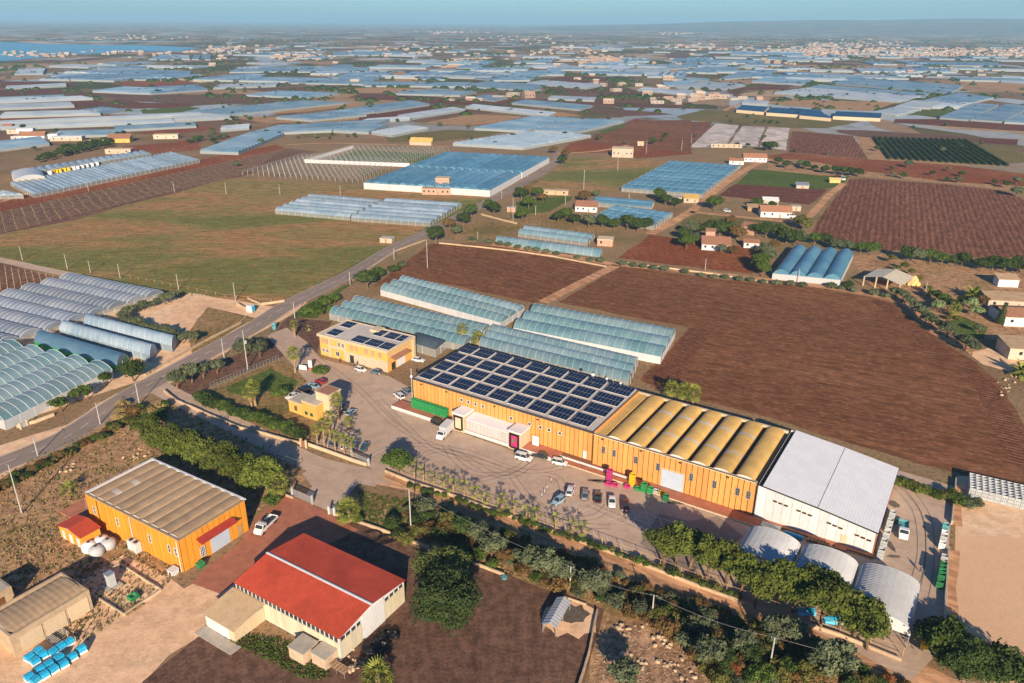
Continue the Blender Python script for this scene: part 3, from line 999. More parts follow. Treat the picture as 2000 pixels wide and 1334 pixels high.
for k in range(7):
    bands = () if k in (0, 6) else ((.33 - .0 * k, .045), (.72, .045))
    vault(shed, MF, VU[k] + .05, VU[k + 1] - .95, .6, 26.4, HM - 1.05, 1.15, M['ochre'], bands, ribs=40, rib=.035, pw=.7)
    b = MB()
    b.box(MF, VU[k + 1] - .92, VU[k + 1] + .02, .6, 26.4, HM - 1.1, HM - 1.02)
    part('shaded_valley', b, M['rubber'], shed)  # gutter between vaults, widened dark to stand in for their shaded sides
windows(shed, MF, [16.6, 18.9, 21.2, 23.5], 0, 6.3, .95, .9, grid=(1, 1))
windows(shed, MF, [32.3, 37.8, 41, 43.5, 46.6], 0, 5.4, .95, .9, grid=(1, 1))
windows(shed, MF, [58.6, 61.4, 67.0, 72.6, 80.6, 86.0, 91.2, 93.6], 0, 4.0, .95, 1.9, grid=(2, 3), frame_mat='metal')
b = MB()
b.box(MF, 73.7, 78.8, -.16, -.07, .3, 4.8)
door = part('sliding_door', b, M['doorblue'], shed)
b = MB()
b.box(MF, 73.4, 73.65, -.22, -.07, .3, 5.0).box(MF, 78.85, 79.1, -.22, -.07, .3, 5.0).box(MF, 73.4, 79.1, -.22, -.07, 5.0, 5.2)
part('door_frame', b, M['cream'], shed)
b = MB()
b.box(MF, 53.2, 54.2, -.14, -.07, .95, 3.1)
part('door', b, M['white'], shed)
for uu in (3, 11.5, 27, 40, 58, 68, 77.5, 88.5):
    b = MB()
    b.box(MF, uu, uu + .5, -.45, -.08, HM - 1.15, HM - .9)
    part('wall_lamp', b, M['darkmetal'], shed)
b = MB()
b.bar(MF.p(-.3, -.2, 0), MF.p(-.3, -.2, HM + 3.0), .07)
b.lathe(MF, [(.05, HM), (.38, HM + .2), (.38, HM + .6), (.1, HM + .9)], 8, u=-.3, v=-.2)
part('corner_mast', b, M['white'], shed)

# ---- loading platform, docks
pf = MB()
pf.box(MF, -4.6, 47.5, -4.2, -.12, 0, .9)
plat = thing('loading_platform', 'raised red loading platform with a white edge along the orange shed', 'platform', MF.p(-4, -4, 0))
part('slab', pf, M['terracotta'], plat)
b = MB()
for k in range(20):
    u0 = -4.6 + k * 2.6
    b.box(MF, u0 + .04, u0 + 2.56, -4.32, -4.21, .05, .95)
part('edge_block', b, M['white'], plat, kind='stuff')
b = MB()
b.box(MF, 47.6, 97.5, -3.6, -.12, 0, .22)
st = thing('paved_strip', 'low red paved strip with white kerb before the vaulted half of the shed', 'pavement', MF.p(50, -3, 0))
part('slab', b, M['terracotta'], st)
b = MB()
for k in range(25):
    b.box(MF, 47.7 + k * 2, 49.6 + k * 2, -3.78, -3.62, .0, .26)
part('kerb_stone', b, M['cream'], st, kind='stuff')
b = MB()
b.box(MF, 47.6, 66, -1.7, -1.45, .23, .7)
part('ledge', b, M['white'], st)


def dock(u0, u1, label, door_mat):
    t = thing('dock_shelter', label, 'loading dock', MF.p(u0, -4, 0))
    m = MB()
    m.box(MF, u0, u1, -4.6, -.2, .0, 4.9)
    part('wall', m, M['cream'], t)
    m = MB()
    m.box(MF, u0 - .15, u1 + .15, -4.75, -.15, 4.9, 5.25)
    part('roof', m, M['whitesheet'], t)
    m = MB()
    uc = (u0 + u1) / 2
    m.box(MF, uc - 1.45, uc - 1.0, -4.85, -4.61, .7, 4.1).box(MF, uc + 1.0, uc + 1.45, -4.85, -4.61, .7, 4.1).box(MF, uc - 1.45, uc + 1.45, -4.85, -4.61, 4.11, 4.6)
    part('dock_seal', m, M['black'], t)
    m = MB()
    m.box(MF, uc - .98, uc + .98, -4.66, -4.62, .9, 4.1)
    d = part('door', m, door_mat, t)
    m = MB()
    m.box(MF, uc - 1.0, uc + 1.0, -4.95, -4.62, .5, .9)
    part('bumper', m, M['rubber'], t)
    return t


d1 = dock(16.9, 20.6, 'left white loading dock with a cream door in a black seal', M['cream'])
d2 = dock(34.3, 38.0, 'right white loading dock with a pink and green door panel in a black seal', M['pink'])
b = MB()
b.box(MF, 35.5, 36.1, -4.70, -4.67, 2.2, 3.0)
part('door_emblem', b, M['green'], d2)
cb = thing('cold_room', 'long low white insulated cold room between the two loading docks', 'cold room', MF.p(27, -3, 0))
panel_wall(cb, MF, 20.8, 34.1, -3.9, .9, 4.0, 1.1, M['panelwhite'], gap=.05, piece='wall_panel')
b = MB()
b.box(MF, 20.8, 34.1, -3.82, -.2, .9, 3.98)
part('core', b, M['groove'], cb)
b = MB()
b.add([MF.p(20.75, -4.1, 4.02), MF.p(34.15, -4.1, 4.02), MF.p(34.15, -.1, 4.5), MF.p(20.75, -.1, 4.5), MF.p(20.75, -4.1, 3.9), MF.p(34.15, -4.1, 3.9)], [(0, 1, 2, 3), (4, 5, 1, 0)])
part('roof', b, M['whitesheet'], cb)
b = MB()
b.box(MF, 39.4, 41.2, -1.2, -1.1, .95, 3.6)
tag(part('insulated_door', b, M['whitesheet']), 'white insulated door standing open beside the right dock', 'door')

# ---- solar arrays on the shed roof: rows of modules tilted a little
mod = MB()
mod.box(WORLD, -.45, .45, -.95, .95, 0, .05, 0)
mod_me = mod.mesh('solar_module')
mod_me.materials.append(M['solar'])
tray = {}


def solar_array(fr, u, v, z, cols, rows, label, w=.92, h=2.25, tilt=.06, group='solar arrays on the shed roof'):
    t = thing('solar_array', label, 'solar panels', fr.p(u, v, z), group, yaw=fr.yaw)
    key = (cols, rows, w, h)
    if key not in tray:
        m = MB()
        m.box(WORLD, -.06, cols * w + .06, -.06, rows * h + .06, 0, .10)
        me = m.mesh('array_frame')
        me.materials.append(M['white'])
        m = MB()
        m.box(WORLD, .045, w - .045, .07, h - .07, .10, .15)
        mo = m.mesh('solar_module')
        mo.materials.append(M['solar'])
        tray[key] = (me, mo)
    me, mo = tray[key]
    inst('frame', me, t, (0, 0, 0), rx=tilt)
    for i in range(cols):
        for j in range(rows):
            inst('module', mo, t, (i * w, j * h * math.cos(tilt), j * h * math.sin(tilt) + .002), rx=tilt)
    return t


rown = ['front', 'second', 'third', 'back']
for r_ in range(4):
    v = 1.5 + r_ * 6.75
    for k in range(9):
        u = .6 + k * 6.1 + (0 if k == 0 else -1.2)
        if r_ > 0:
            u -= .9 * (r_ > 1)
        c = 4 if k == 0 else 5
        if r_ >= 1 and k == 8:
            c = 7
            u += .1
        if u + c * 1.04 > 55.0:
            c = int((55.0 - u) / 1.04)
        lab = 'solar array %s from the left in the %s row on the flat shed roof' % (ORD[k], rown[r_])
        solar_array(MF, u + .2, v - .1, HM + .05, c, 2, lab, 1.04, 2.5)

# antennas on the back edge
for k, (u, h, r0) in enumerate([(42.3, 1.6, .55), (46.5, 1.5, .42), (48.4, 1.5, .16), (50.6, 1.2, .35)]):
    t = thing('antenna', ['large round white dish antenna on the shed roof edge', 'medium white dish antenna on a mast on the roof edge', 'thin white stick antenna on the roof edge', 'small round dish antenna nearest the vaults'][k], 'antenna', MF.p(u, 26.2, HM))
    m = MB()
    m.bar(MF.p(u, 26.2, HM - .1), MF.p(u, 26.2, HM + h + (1.0 if k else 0)), .05)
    part('mast', m, M['metal'], t)
    m = MB()
    f2 = Frame(MF.p(u, 26.0), (MF.u.x, MF.u.y))
    m.lathe(f2, [(.05, HM + h - r0), (r0 * .8, HM + h - r0 * .5), (r0, HM + h), (r0 * .8, HM + h + r0 * .5), (.05, HM + h + r0)], 10)
    part('dish', m, M['white'], t)

# ================================================================== the white hall at the right end
wh = thing('white_hall', 'large white hall with a pale sheet roof at the right end of the shed', 'warehouse', MF.p(96, 0, 0))
ZL, ZRm, ZR = 8.4, 7.2, 5.6


def zroof(u):
    return ZL + (ZRm - ZL) * (u - 96) / 11.8 if u < 107.8 else ZRm + (ZR - ZRm) * (u - 107.8) / 11.8


b = MB()
pts = [(96.0, .2), (107.8, .2), (119.5, .2)]
for (ua, ub) in ((95.3, 107.8), (107.8, 119.5)):
    za, zb = zroof(ua) - .2, zroof(ub) - .2
    for v0 in (.05, 28.4):
        q = [MF.p(ua, v0, 0), MF.p(ub, v0, 0), MF.p(ub, v0, zb), MF.p(ua, v0, za)]
        b.add(q, [(0, 1, 2, 3)])
b.add([MF.p(119.5, .05, 0), MF.p(119.5, 28.4, 0), MF.p(119.5, 28.4, zroof(119.5) - .2), MF.p(119.5, .05, zroof(119.5) - .2)], [(0, 1, 2, 3)])
b.add([MF.p(95.3, .05, 0), MF.p(95.3, 28.4, 0), MF.p(95.3, 28.4, 8.1), MF.p(95.3, .05, 8.1)], [(3, 2, 1, 0)])
part('wall', b, M['white'], wh)
n = 13
for i in range(n):
    ua, ub = 95.45 + i * 24.1 / n, 95.45 + (i + 1) * 24.1 / n - .05
    b = MB()
    za, zb = zroof(ua) - .35, zroof(ub) - .35
    q = [MF.p(ua, -.08, .3), MF.p(ub, -.08, .3), MF.p(ub, -.08, zb), MF.p(ua, -.08, za), MF.p(ua, .04, .3), MF.p(ub, .04, .3), MF.p(ub, .04, zb), MF.p(ua, .04, za)]
    b.add(q, [(0, 1, 2, 3), (1, 5, 6, 2), (4, 0, 3, 7), (3, 2, 6, 7)])
    part('wall_panel', b, M['white'], wh)


def ribroof(parent, fr, u0, u1, v0, v1, zf, mat, n, name='roof_sheet', th=.12, amp=.05, along='v'):
    """profiled roof sheet: ribs run along v, heights zf(u, v)"""
    mb = MB()
    vs = []
    for i in range(2 * n + 1):
        u = u0 + (u1 - u0) * i / (2 * n)
        d = amp if i % 2 else 0
        for v in (v0, v1):
            uu, vv = (u, v) if along == 'v' else (v, u)
            vs.append(fr.p(uu, vv, zf(uu, vv) + d))
    fs = [(2 * i, 2 * i + 2, 2 * i + 3, 2 * i + 1) if along == 'v' else (2 * i, 2 * i + 1, 2 * i + 3, 2 * i + 2) for i in range(2 * n)]
    mb.add(vs, fs)
    return part(name, mb, mat, parent)


for j, (ua, ub) in enumerate(((96.3, 107.72), (107.84, 119.75))):
    ribroof(wh, MF, ua, ub, -.25, 28.7, lambda u, v: zroof(u), M['whitesheet'], 20, 'roof_panel', amp=.012)
b = MB()
for (ua, ub) in ((95.5, 107.8), (107.8, 119.85)):
    q = [MF.p(ua, -.38, zroof(ua) - .25), MF.p(ub, -.38, zroof(ub) - .25), MF.p(ub, -.38, zroof(ub) + .02), MF.p(ua, -.38, zroof(ua) + .02),
         MF.p(ua, -.26, zroof(ua) + .02), MF.p(ub, -.26, zroof(ub) + .02)]
    b.add(q, [(0, 1, 2, 3), (3, 2, 5, 4)])
b.add([MF.p(119.78, -.3, 5.35), MF.p(119.78, 28.7, 5.35), MF.p(119.78, 28.7, 5.62), MF.p(119.78, -.3, 5.62)], [(0, 1, 2, 3)])
b.add([MF.p(95.0, .3, 7.9), MF.p(96.28, .3, 7.9), MF.p(96.28, 28.0, 7.9), MF.p(95.0, 28.0, 7.9)], [(0, 1, 2, 3)])
part('gutter', b, M['rubber'], wh)
b = MB()
b.box(MF, 119.52, 119.62, 0, 28.4, 0, .5).box(MF, 119.4, 119.65, -.12, .1, 0, 5.3)
part('red_trim', b, M['terracotta'], wh)
for uc in (98.8, 103.8, 110.0, 115.6):
    for k in range(3):
        b = MB()
        uu = uc + k * 1.15
        zc = zroof(uu) - 2.9
        b.box(MF, uu, uu + .95, -.17, -.09, zc, zc + .5)
        wd = part('window', b, M['cream'], wh)
        b = MB()
        b.box(MF, uu + .06, uu + .89, -.2, -.172, zc + .05, zc + .45)
        part('pane', b, M['glass'], wd)
b = MB()
b.box(MF, 113.2, 114.4, -.16, -.085, .35, 2.6)
part('door', b, M['cream'], wh)
b = MB()
b.box(MF, 95.3, 120.2, -1.1, -.1, 0, .28)
part('plinth', b, M['terracotta'], wh)
b = MB()
b.box(MF, 112.5, 114.8, -2.1, -1.15, 0, .3)
part('door_step', b, M['terracotta'], wh)

# ================================================================== three arched open sheds
arch_txt = ['left arched open shed of ribbed grey sheet, half shaded by the pines', 'middle arched open shed of ribbed grey sheet',
            'right arched open shed of ribbed grey sheet showing its dark inside']
M['archsheet'] = plain('galvanised_arch_sheet', (.46, .47, .47), .45, .08, .3, metal=.25)
for k in range(3):
    u0 = 96.9 + k * 10.75
    u1 = u0 + 10.5
    v1, v0 = -10.3, (-20.5, -21.5, -24.3)[k]
    t = thing('arched_shed', arch_txt[k], 'shed', MF.p(u0 + 5, v0, 0), 'arched sheds behind the pines')
    vault(t, MF, u0, u1, v0, v1, 3.2, 2.4, M['archsheet'], ribs=26, nseg=14, rib=.15, name='arched_roof')
    for uu in (u0 + .1, (u0 * 2 + u1) / 3, (u0 + 2 * u1) / 3, u1 - .1):
        for vv in (v0 + .2, v1 - .2):
            b = MB()
            hh = 3.2 + (2.2 if u0 + 1 < uu < u1 - 1 else 0)
            b.bar(MF.p(uu, vv, 0), MF.p(uu, vv, hh), .09)
            part('post', b, M['metal'], t)
    b = MB()
    for zz_ in (2.2, 3.2):
        b.bar(MF.p(u0, v0 + .15, zz_), MF.p(u1, v0 + .15, zz_), .06)
    b.bar(MF.p(u0, v0 + .15, 3.2), MF.p((u0 + u1) / 2, v0 + .15, 5.3), .05)
    b.bar(MF.p(u1, v0 + .15, 3.2), MF.p((u0 + u1) / 2, v0 + .15, 5.3), .05)
    part('truss', b, M['metal'], t)

# ================================================================== the yellow office
OF = frame_px((618, 651), (756, 686), 7.4)
of = thing('office_building', 'two-storey yellow and cream office with solar panels on its flat roof', 'office building', OF.p(14, 7, 0))
OL, OD = 28.4, 14.4
b = MB()
b.box(OF, .6, OL - .5, .55, OD - .5, 0, 6.5)
part('wall', b, M['yellow'], of)
b = MB()
b.box(OF, 11.6, OL - .4, .42, .6, 0, 3.6)
b.box(OF, 4.4, 5.2, .3, .7, 0, 6.5).box(OF, 10.8, 11.6, .3, .7, 0, 6.5)
b.box(OF, OL - .52, OL - .38, .6, OD - .6, 4.9, 5.4)
b.box(OF, OL - .9, OL + .15, OD - 1.4, OD - .3, 0, 6.5)
part('cream_wall', b, M['cream'], of)
b = MB()
b.box(OF, 0, OL, 0, OD, 6.5, 7.15)
part('roof_slab', b, M['cream'], of)
b = MB()
b.box(OF, .3, OL - .3, .3, OD - .3, 7.15, 7.2)
part('roof_deck', b, M['roofgrey'], of)
b = MB()
b.box(OF, .0, OL, 0, .28, 7.15, 7.35).box(OF, 0, OL, OD - .28, OD, 7.15, 7.35).box(OF, 0, .28, .29, OD - .29, 7.15, 7.35).box(OF, OL - .28, OL, .29, OD - .29, 7.15, 7.35)
b.box(OF, 13.2, 16.5, 10.5, OD - .3, 7.2, 7.9)
part('parapet', b, M['cream'], of)
b = MB()
b.box(OF, 5.25, 10.75, .2, .55, 3.5, 4.4)
part('balcony', b, M['cream'], of)
b = MB()
b.box(OF, 5.25, 10.75, .5, .545, 4.42, 6.4, 0).box(OF, 5.25, 10.75, .5, .545, .05, 3.3, 0)
part('loggia_back', b, M['yellow'], of)  # yellow back panels of both loggia floors
for u in (1.4, 3.0, 13.3, 15.2, 19.2, 21.8, 24.6):
    b = MB()
    b.box(OF, u, u + 1.1, .30, .54, 4.4, 5.9)
    part('shutter', b, M['pinkwall'], of)
windows(of, OF, [2.0, 3.6], .55, 1.2, 1.1, 1.4, grid=(2, 1))
windows(of, OF, [8.8, 10.4], .5, 4.4, 1.1, 1.6, grid=(2, 1))
windows(of, OF, [8.0], .5, 1.0, 1.6, 1.7, grid=(2, 1))
b = MB()
b.box(OF, 13.0, 14.6, .34, .41, .05, 2.6)
part('entrance_door', b, M['glass'], of)
for u in (16.3, 18.7, 21.4, 23.4, 25.6):
    for kk in range(3):
        b = MB()
        b.box(OF, u, u + 1.0, .36, .41, 1.55 + kk * .38, 1.72 + kk * .38)
        part('vent_slot', b, M['greyp'], of)
b = MB()
b.box(OF, OL - .49, OL - .40, 5.0, 9.2, .05, 3.6)
part('garage_door', b, M['white'], of)
b = MB()
b.box(OF, OL - .49, OL - .41, 2.4, 4.2, .05, 2.4)
part('glass_door', b, M['glass'], of)
b = MB()
q = [OF.p(OL - .5, 2.0, 4.6), OF.p(OL + 1.5, 2.0, 4.0), OF.p(OL + 1.5, 10.2, 4.0), OF.p(OL - .5, 10.2, 4.6)]
b.add(q + [p - Vector((0, 0, .12)) for p in q], [(0, 1, 2, 3), (4, 7, 6, 5), (0, 4, 5, 1), (1, 5, 6, 2), (2, 6, 7, 3)])
part('awning', b, M['tile'], of)
for k, (u, v, c) in enumerate([(2.6, 1.4, 5), (13.0, .9, 6), (18.6, .9, 6), (24.0, .9, 5), (1.8, 8.8, 5), (15.8, 8.3, 4), (20.2, 8.3, 5), (24.6, 8.3, 4)]):
    if (u, v) == (24.6, 8.3):
        u, c = 24.9, 3
    solar_array(OF, u, v, 7.28, c, 2, 'solar array %s from the left in the %s row on the office roof' % (ORD[k if k < 4 else k - 4], 'front' if k < 4 else 'back'),
                .86, 2.1, group='solar arrays on the office roof')

# ================================================================== gatehouse (three stacked blocks)
gh = thing('gatehouse', 'small ochre gatehouse of three stepped blocks with a square tower', 'gatehouse', MF.p(-20, -18, 0))


def block(parent, fr, u0, u1, v0, v1, h, mat, roofmat, lip=.15):
    m = MB()
    m.box(fr, u0, u1, v0, v1, 0, h)
    part('wall', m, mat, parent)
    m = MB()
    m.box(fr, u0 - lip, u1 + lip, v0 - lip, v1 + lip, h, h + .35)
    part('roof_edge', m, M['cream'], parent)
    m = MB()
    m.box(fr, u0 + .15, u1 - .15, v0 + .15, v1 - .15, h + .35, h + .39)
    part('roof', m, roofmat, parent)


block(gh, MF, -27.2, -22.0, -20.8, -15.6, 3.2, M['yellow'], M['concrete'])
block(gh, MF, -21.7, -16.3, -20.9, -15.2, 4.5, M['yellow'], M['concrete'])
block(gh, MF, -18.9, -14.1, -15.0 if False else -18.3, -13.7, 7.0, M['cream'], M['tile'])
windows(gh, MF, [-24.4], -20.8, .9, 1.1, 1.5, frame_mat='tile', grid=(2, 1))
windows(gh, MF, [-20.3, -18.3], -20.9, .9, 1.0, 1.0, frame_mat='darkgreen', grid=(2, 1))

# ================================================================== orange hall, lower left
OH = frame_px((165, 963), (348, 1055), 7.6)
oh = thing('orange_hall', 'bright orange hall with a weathered brown vaulted roof beside the road', 'warehouse', OH.p(15, 8, 0))
LO, DO, HO = 30.4, 16.1, 7.6
b = MB()
b.box(OH, .1, LO - .1, .1, DO - .1, 0, HO - .5)
part('wall', b, M['groove'], oh)
panel_wall(oh, OH, .05, LO - .05, 0, .0, HO - .2, 1.3, M['orange2'])
panel_wall(oh, OH, .1, DO - .1, LO, .0, HO - .2, 1.34, M['orange2'], along='v', gap=.14)
panel_wall(oh, OH, .1, DO - .1, 0, .0, HO - .2, 1.34, M['orange2'], along='v')
panel_wall(oh, OH, .05, LO - .05, DO, .0, HO - .2, 1.3, M['orange2'])
b = MB()
b.box(OH, -.15, LO + .15, -.1, .3, HO - .2, HO - .02, 0)
b.box(OH, LO - .25, LO + .15, .3, DO, HO - .2, HO, 0)
part('coping', b, M['brownsheet'], oh)
b = MB()
b.box(OH, -.2, .35, .3, DO + .2, HO - .2, HO + .12).box(OH, .36, LO + .15, DO - .3, DO + .2, HO - .2, HO + .12)
part('parapet', b, M['white'], oh)
b = MB()
b.box(OH, .4, LO - .3, .35, DO - .35, HO - .5, HO - .35)
part('gutter', b, M['rubber'], oh)
nv = 10
for k in range(nv):
    a0 = .5 + k * (LO - 1.0) / nv
    a1 = a0 + (LO - 1.0) / nv - .06
    v_ = vault(oh, OH, a0, a1, .5, DO - .4, HO - .36, .5, M['brownsheet'], ((.22, .10), (.50, .08)) if k == 1 else (), nseg=8, ribs=34, rib=.03)
windows(oh, OH, [2.6, 10.5, 21.0, 27.0, 29.0], 0, 3.3, .8, 2.0, grid=(1, 2))
for u in (15.2, 29.9, 4.2):
    b = MB()
    b.bar(OH.p(u, -.25, 0), OH.p(u, -.25, HO - .3), .09)
    part('downpipe', b, M['white'] if u != 4.2 else M['groove'], oh)
b = MB()
b.box(OH, LO + .09, LO + .16, 6.6, 11.2, .1, 4.4)
part('sliding_door', b, M['doorblue'], oh)
b = MB()
q = [OH.p(LO + .1, 3.6, 5.6), OH.p(LO + 1.7, 3.6, 4.9), OH.p(LO + 1.7, 12.4, 4.9), OH.p(LO + .1, 12.4, 5.6)]
b.add(q + [p - Vector((0, 0, .12)) for p in q], [(0, 1, 2, 3), (4, 7, 6, 5), (0, 4, 5, 1), (1, 5, 6, 2), (2, 6, 7, 3)])
part('awning', b, M['darkred'], oh)
windows(oh, OH, [4.6], LO, .8, 1.2, 2.4, along='v', side=1, grid=(3, 4), name='barred_window')
b = MB()
b.box(OH, LO + .09, LO + .15, 13.3, 14.3, .1, 2.6)
part('door', b, M['wood'], oh)
# its red canopy and terrace on the left
cn = thing('canopy', 'dark red sheet canopy on posts over a paved terrace behind the orange hall', 'canopy', OH.p(-3, 8, 0))
ribroof(cn, OH, -5.2, -.25, 2.2, 14.5, lambda u, v: 3.3 + .12 * (u + 5.2), M['darkred'], 10, 'roof', amp=.08, along='u') if False else None
mb = MB()
vs = []
for i in range(61):
    v = 1.8 + 13.5 * i / 60
    d = .07 if i % 2 else 0
    for u, z in ((-5.4, 3.6), (-.3, 4.6)):
        vs.append(OH.p(u, v, z + d))
mb.add(vs, [(2 * i, 2 * i + 1, 2 * i + 3, 2 * i + 2) for i in range(60)])
part('roof', mb, M['redroof'], cn)
for v in (2.2, 8, 14.5):
    b = MB()
    b.bar(OH.p(-5.1, v, 0), OH.p(-5.1, v, 3.6), .12)
    part('post', b, M['metal'], cn)
b = MB()
b.bar(OH.p(-5.1, 2.2, 3.4), OH.p(-.4, 2.2, 3.4), .1)
part('beam', b, M['metal'], cn)
b = MB()
b.box(OH, -9.6, -.3, -1.5, 15.2, 0, .35)
part('terrace', b, M['terracotta'], cn)
# annex with red roof
AX = Frame(P(112, 1050 if False else 1025, 3.0), (OH.u.x, OH.u.y))
an = thing('annex', 'small orange annex with a red sheet gable roof beside the white tanks', 'outbuilding', AX.p(3, 2, 0))
b = MB()
b.box(AX, .15, 8.2, .1, 4.0, 0, 2.9)
part('wall', b, M['orange2'], an)
for j, (ua, ub, za, zb) in enumerate(((-.1, 4.1, 2.95, 3.7), (4.15, 8.5, 3.7, 2.95))):
    mb = MB()
    vs = []
    for i in range(33):
        v = -.25 + 4.6 * i / 32
        d = .06 if i % 2 else 0
        vs += [AX.p(ua, v, za + d), AX.p(ub, v, zb + d)]
    mb.add(vs, [(2 * i, 2 * i + 1, 2 * i + 3, 2 * i + 2) for i in range(32)])
    part('roof_sheet', mb, M['redroof'], an)
b = MB()
b.add([AX.p(.15, .1, 2.9), AX.p(8.2, .1, 2.9), AX.p(4.12, .1, 3.62)], [(0, 1, 2)])
b.add([AX.p(.15, 4.0, 2.9), AX.p(8.2, 4.0, 2.9), AX.p(4.12, 4.0, 3.62)], [(2, 1, 0)])
part('gable', b, M['cream'], an)
for u in (1.6, 4.2, 6.8):
    b = MB()
    b.box(AX, u - .5, u + .5, .0, .08, 0.05, 2.2)
    part('door', b, M['white'], an)
for k, (x, y) in enumerate([(176, 1074), (190, 1082), (200, 1063), (213, 1068)]):
    t = thing('water_tank', 'white domed plastic water tank, %s of the four behind the annex' % ['leftmost', 'frontmost', 'rearmost', 'rightmost'][k], 'tank', P(x, y, 0), 'white water tanks')
    m = MB()
    f = Frame(P(x, y, 0), (1, 0))
    m.lathe(f, [(1.35, 0), (1.5, .3), (1.5, 1.1), (1.35, 1.5), (.8, 1.85), (.3, 1.95)], 16)
    part('body', m, M['greyp'] if k % 2 else M['whitesheet'], t, smooth=True)
    m = MB()
    m.lathe(f, [(.3, 1.9), (.3, 2.1), (.1, 2.12)], 10)
    part('lid', m, M['darkmetal'], t)
for k, (x, y) in enumerate([(260, 1072), (269, 1077)]):
    t = thing('heat_unit', '%s of two tall white machine cabinets against the orange hall' % ['left', 'right'][k], 'machine', P(x, y, 0))
    f = Frame(P(x, y, 0), (OH.u.x, OH.u.y))
    m = MB()
    m.box(f, -.7, .7, -.6, .6, .15, 2.3)
    part('cabinet', m, M['white'], t)
    m = MB()
    m.lathe(f, [(.42, 2.3), (.42, 2.45), (.3, 2.46)], 12)
    part('fan', m, M['darkmetal'], t)
    m = MB()
    m.box(f, -.8, .8, -.7, .7, 0, .15)
    part('base', m, M['concrete'], t)

# ================================================================== red-roofed hall
RH = frame_px((459, 1137), (661.5, 1245.6), 5.0)
rh = thing('red_roofed_hall', 'cream sheet-metal hall with a large bright red two-pitch roof', 'warehouse', RH.p(12.8, 8, 0))
LR, DR, HR, RR = 25.7, 16.9, 5.0, 1.25
rv = 7.9


def zred(u, v):
    return HR + RR * (v / rv if v < rv else (DR - v) / (DR - rv))


for (v0, v1, nm) in ((-.25, rv - .16, 'front_roof'), (rv + .16, DR + .25, 'back_roof')):
    ribroof(rh, RH, -.3, LR + .3, v0, v1, zred, M['redroof'], 74, nm, amp=.07)
b = MB()
b.add([RH.p(-.3, rv - .3, HR + RR + .08), RH.p(LR + .3, rv - .3, HR + RR + .08), RH.p(LR + .3, rv, HR + RR + .16), RH.p(-.3, rv, HR + RR + .16), RH.p(LR + .3, rv + .3, HR + RR + .08), RH.p(-.3, rv + .3, HR + RR + .08)],
      [(0, 1, 2, 3), (3, 2, 4, 5)])
part('ridge_cap', b, M['white'], rh)
b = MB()
b.box(RH, 0, LR, 0, .12, 0, 3.75).box(RH, 0, LR, DR - .12, DR, 0, HR - .1).box(RH, 0, .12, .13, DR - .13, 0, HR - .1)
b.box(RH, LR - .12, LR, .13, 5.4, 0, 3.9).box(RH, LR - .12, LR, 11.2, DR - .13, 0, 3.9)
part('wall', b, M['cream'], rh)
M['creamsheet'] = plain('cream_sheet', (.56, .50, .36), .7, .1, .4, streak=True)
panel_wall(rh, RH, 7.2, LR, -.07, .2, 3.75, .93, M['creamsheet'], gap=.05)
panel_wall(rh, RH, .1, 5.4, LR + .05, .2, 3.9, .5, M['creamsheet'], gap=.04, along='v')
panel_wall(rh, RH, 11.3, DR - .1, LR + .05, .2, 3.9, .5, M['creamsheet'], gap=.04, along='v')
for k in range(2):
    b = MB()
    b.box(RH, LR - .1, LR + .14, 5.5 + k * 2.85, 8.3 + k * 2.85, .1, 5.2)
    part('sliding_door', b, M['white'], rh)
b = MB()
q = []
for u in (LR - .05, .05):
    b.add([RH.p(u, .1, 4.6), RH.p(u, DR - .1, 4.6), RH.p(u, DR - .1, HR - .05), RH.p(u, rv, HR + RR - .08), RH.p(u, .1, HR - .05)], [(0, 1, 2, 3, 4)])
part('gable', b, M['white'], rh)
b = MB()
b.box(RH, .1, LR - .1, .02, .1, 3.76, 4.8)
b.box(RH, LR - .1, LR - .06, .3, 5.3, 3.9, 4.6).box(RH, LR - .1, LR - .06, 11.4, DR - .3, 3.9, 4.6)
part('window_strip', b, M['glass'], rh)
for i in range(25):
    b = MB()
    u = .2 + i * (LR - .4) / 24
    b.box(RH, u - .08, u + .08, -.06, .03, 3.76, 4.82)
    part('mullion', b, M['white'], rh)
for v in [.2, 1.5, 2.8, 4.1, 5.3, 11.4, 12.7, 14, 15.3, 16.6]:
    b = MB()
    b.box(RH, LR - .05, LR + .08, v - .06, v + .06, 3.9, 4.62)
    part('mullion', b, M['white'], rh)
b = MB()
b.box(RH, -.1, LR + .1, -.12, .06, 4.83, HR - .02)
b.box(RH, LR - .02, LR + .12, -.15, .12, 0, 4.82).box(RH, -.02, LR, -.12, -.075, 0, .25)
part('edge_trim', b, M['white'], rh)
# lean-to
lt = thing('lean_to', 'tan sheet-roofed lean-to with white doors at the left of the red-roofed hall', 'shed', RH.p(3, -4, 0))
mb = MB()
vs = []
for i in range(41):
    u = -.7 + 8.6 * i / 40
    d = .05 if i % 2 else 0
    vs += [RH.p(u, -7.2, 2.9 + d), RH.p(u, -.15, 3.7 + d)]
mb.add(vs, [(2 * i, 2 * i + 2, 2 * i + 3, 2 * i + 1) for i in range(40)])
part('roof', mb, plain('tan_sheet', (.50, .35, .20), .8, .12, .4, dirt=(.2, .1, .06)), lt)
b = MB()
b.box(RH, -.2, 7.4, -6.8, -6.7, 0, 2.75).box(RH, 7.3, 7.4, -6.69, -.2, 0, 2.9).box(RH, -.2, -.1, -6.69, -.2, 0, 2.9)
part('wall', b, M['cream'], lt)
for k in range(2):
    b = MB()
    b.box(RH, .1 + k * 3, 3.0 + k * 3, -6.9, -6.81, .1, 2.6)
    part('door', b, M['white'], lt)
b = MB()
b.box(RH, -.5, 9.0, -9.2, -6.95, 0, .12)
part('apron', b, M['concrete'], lt)
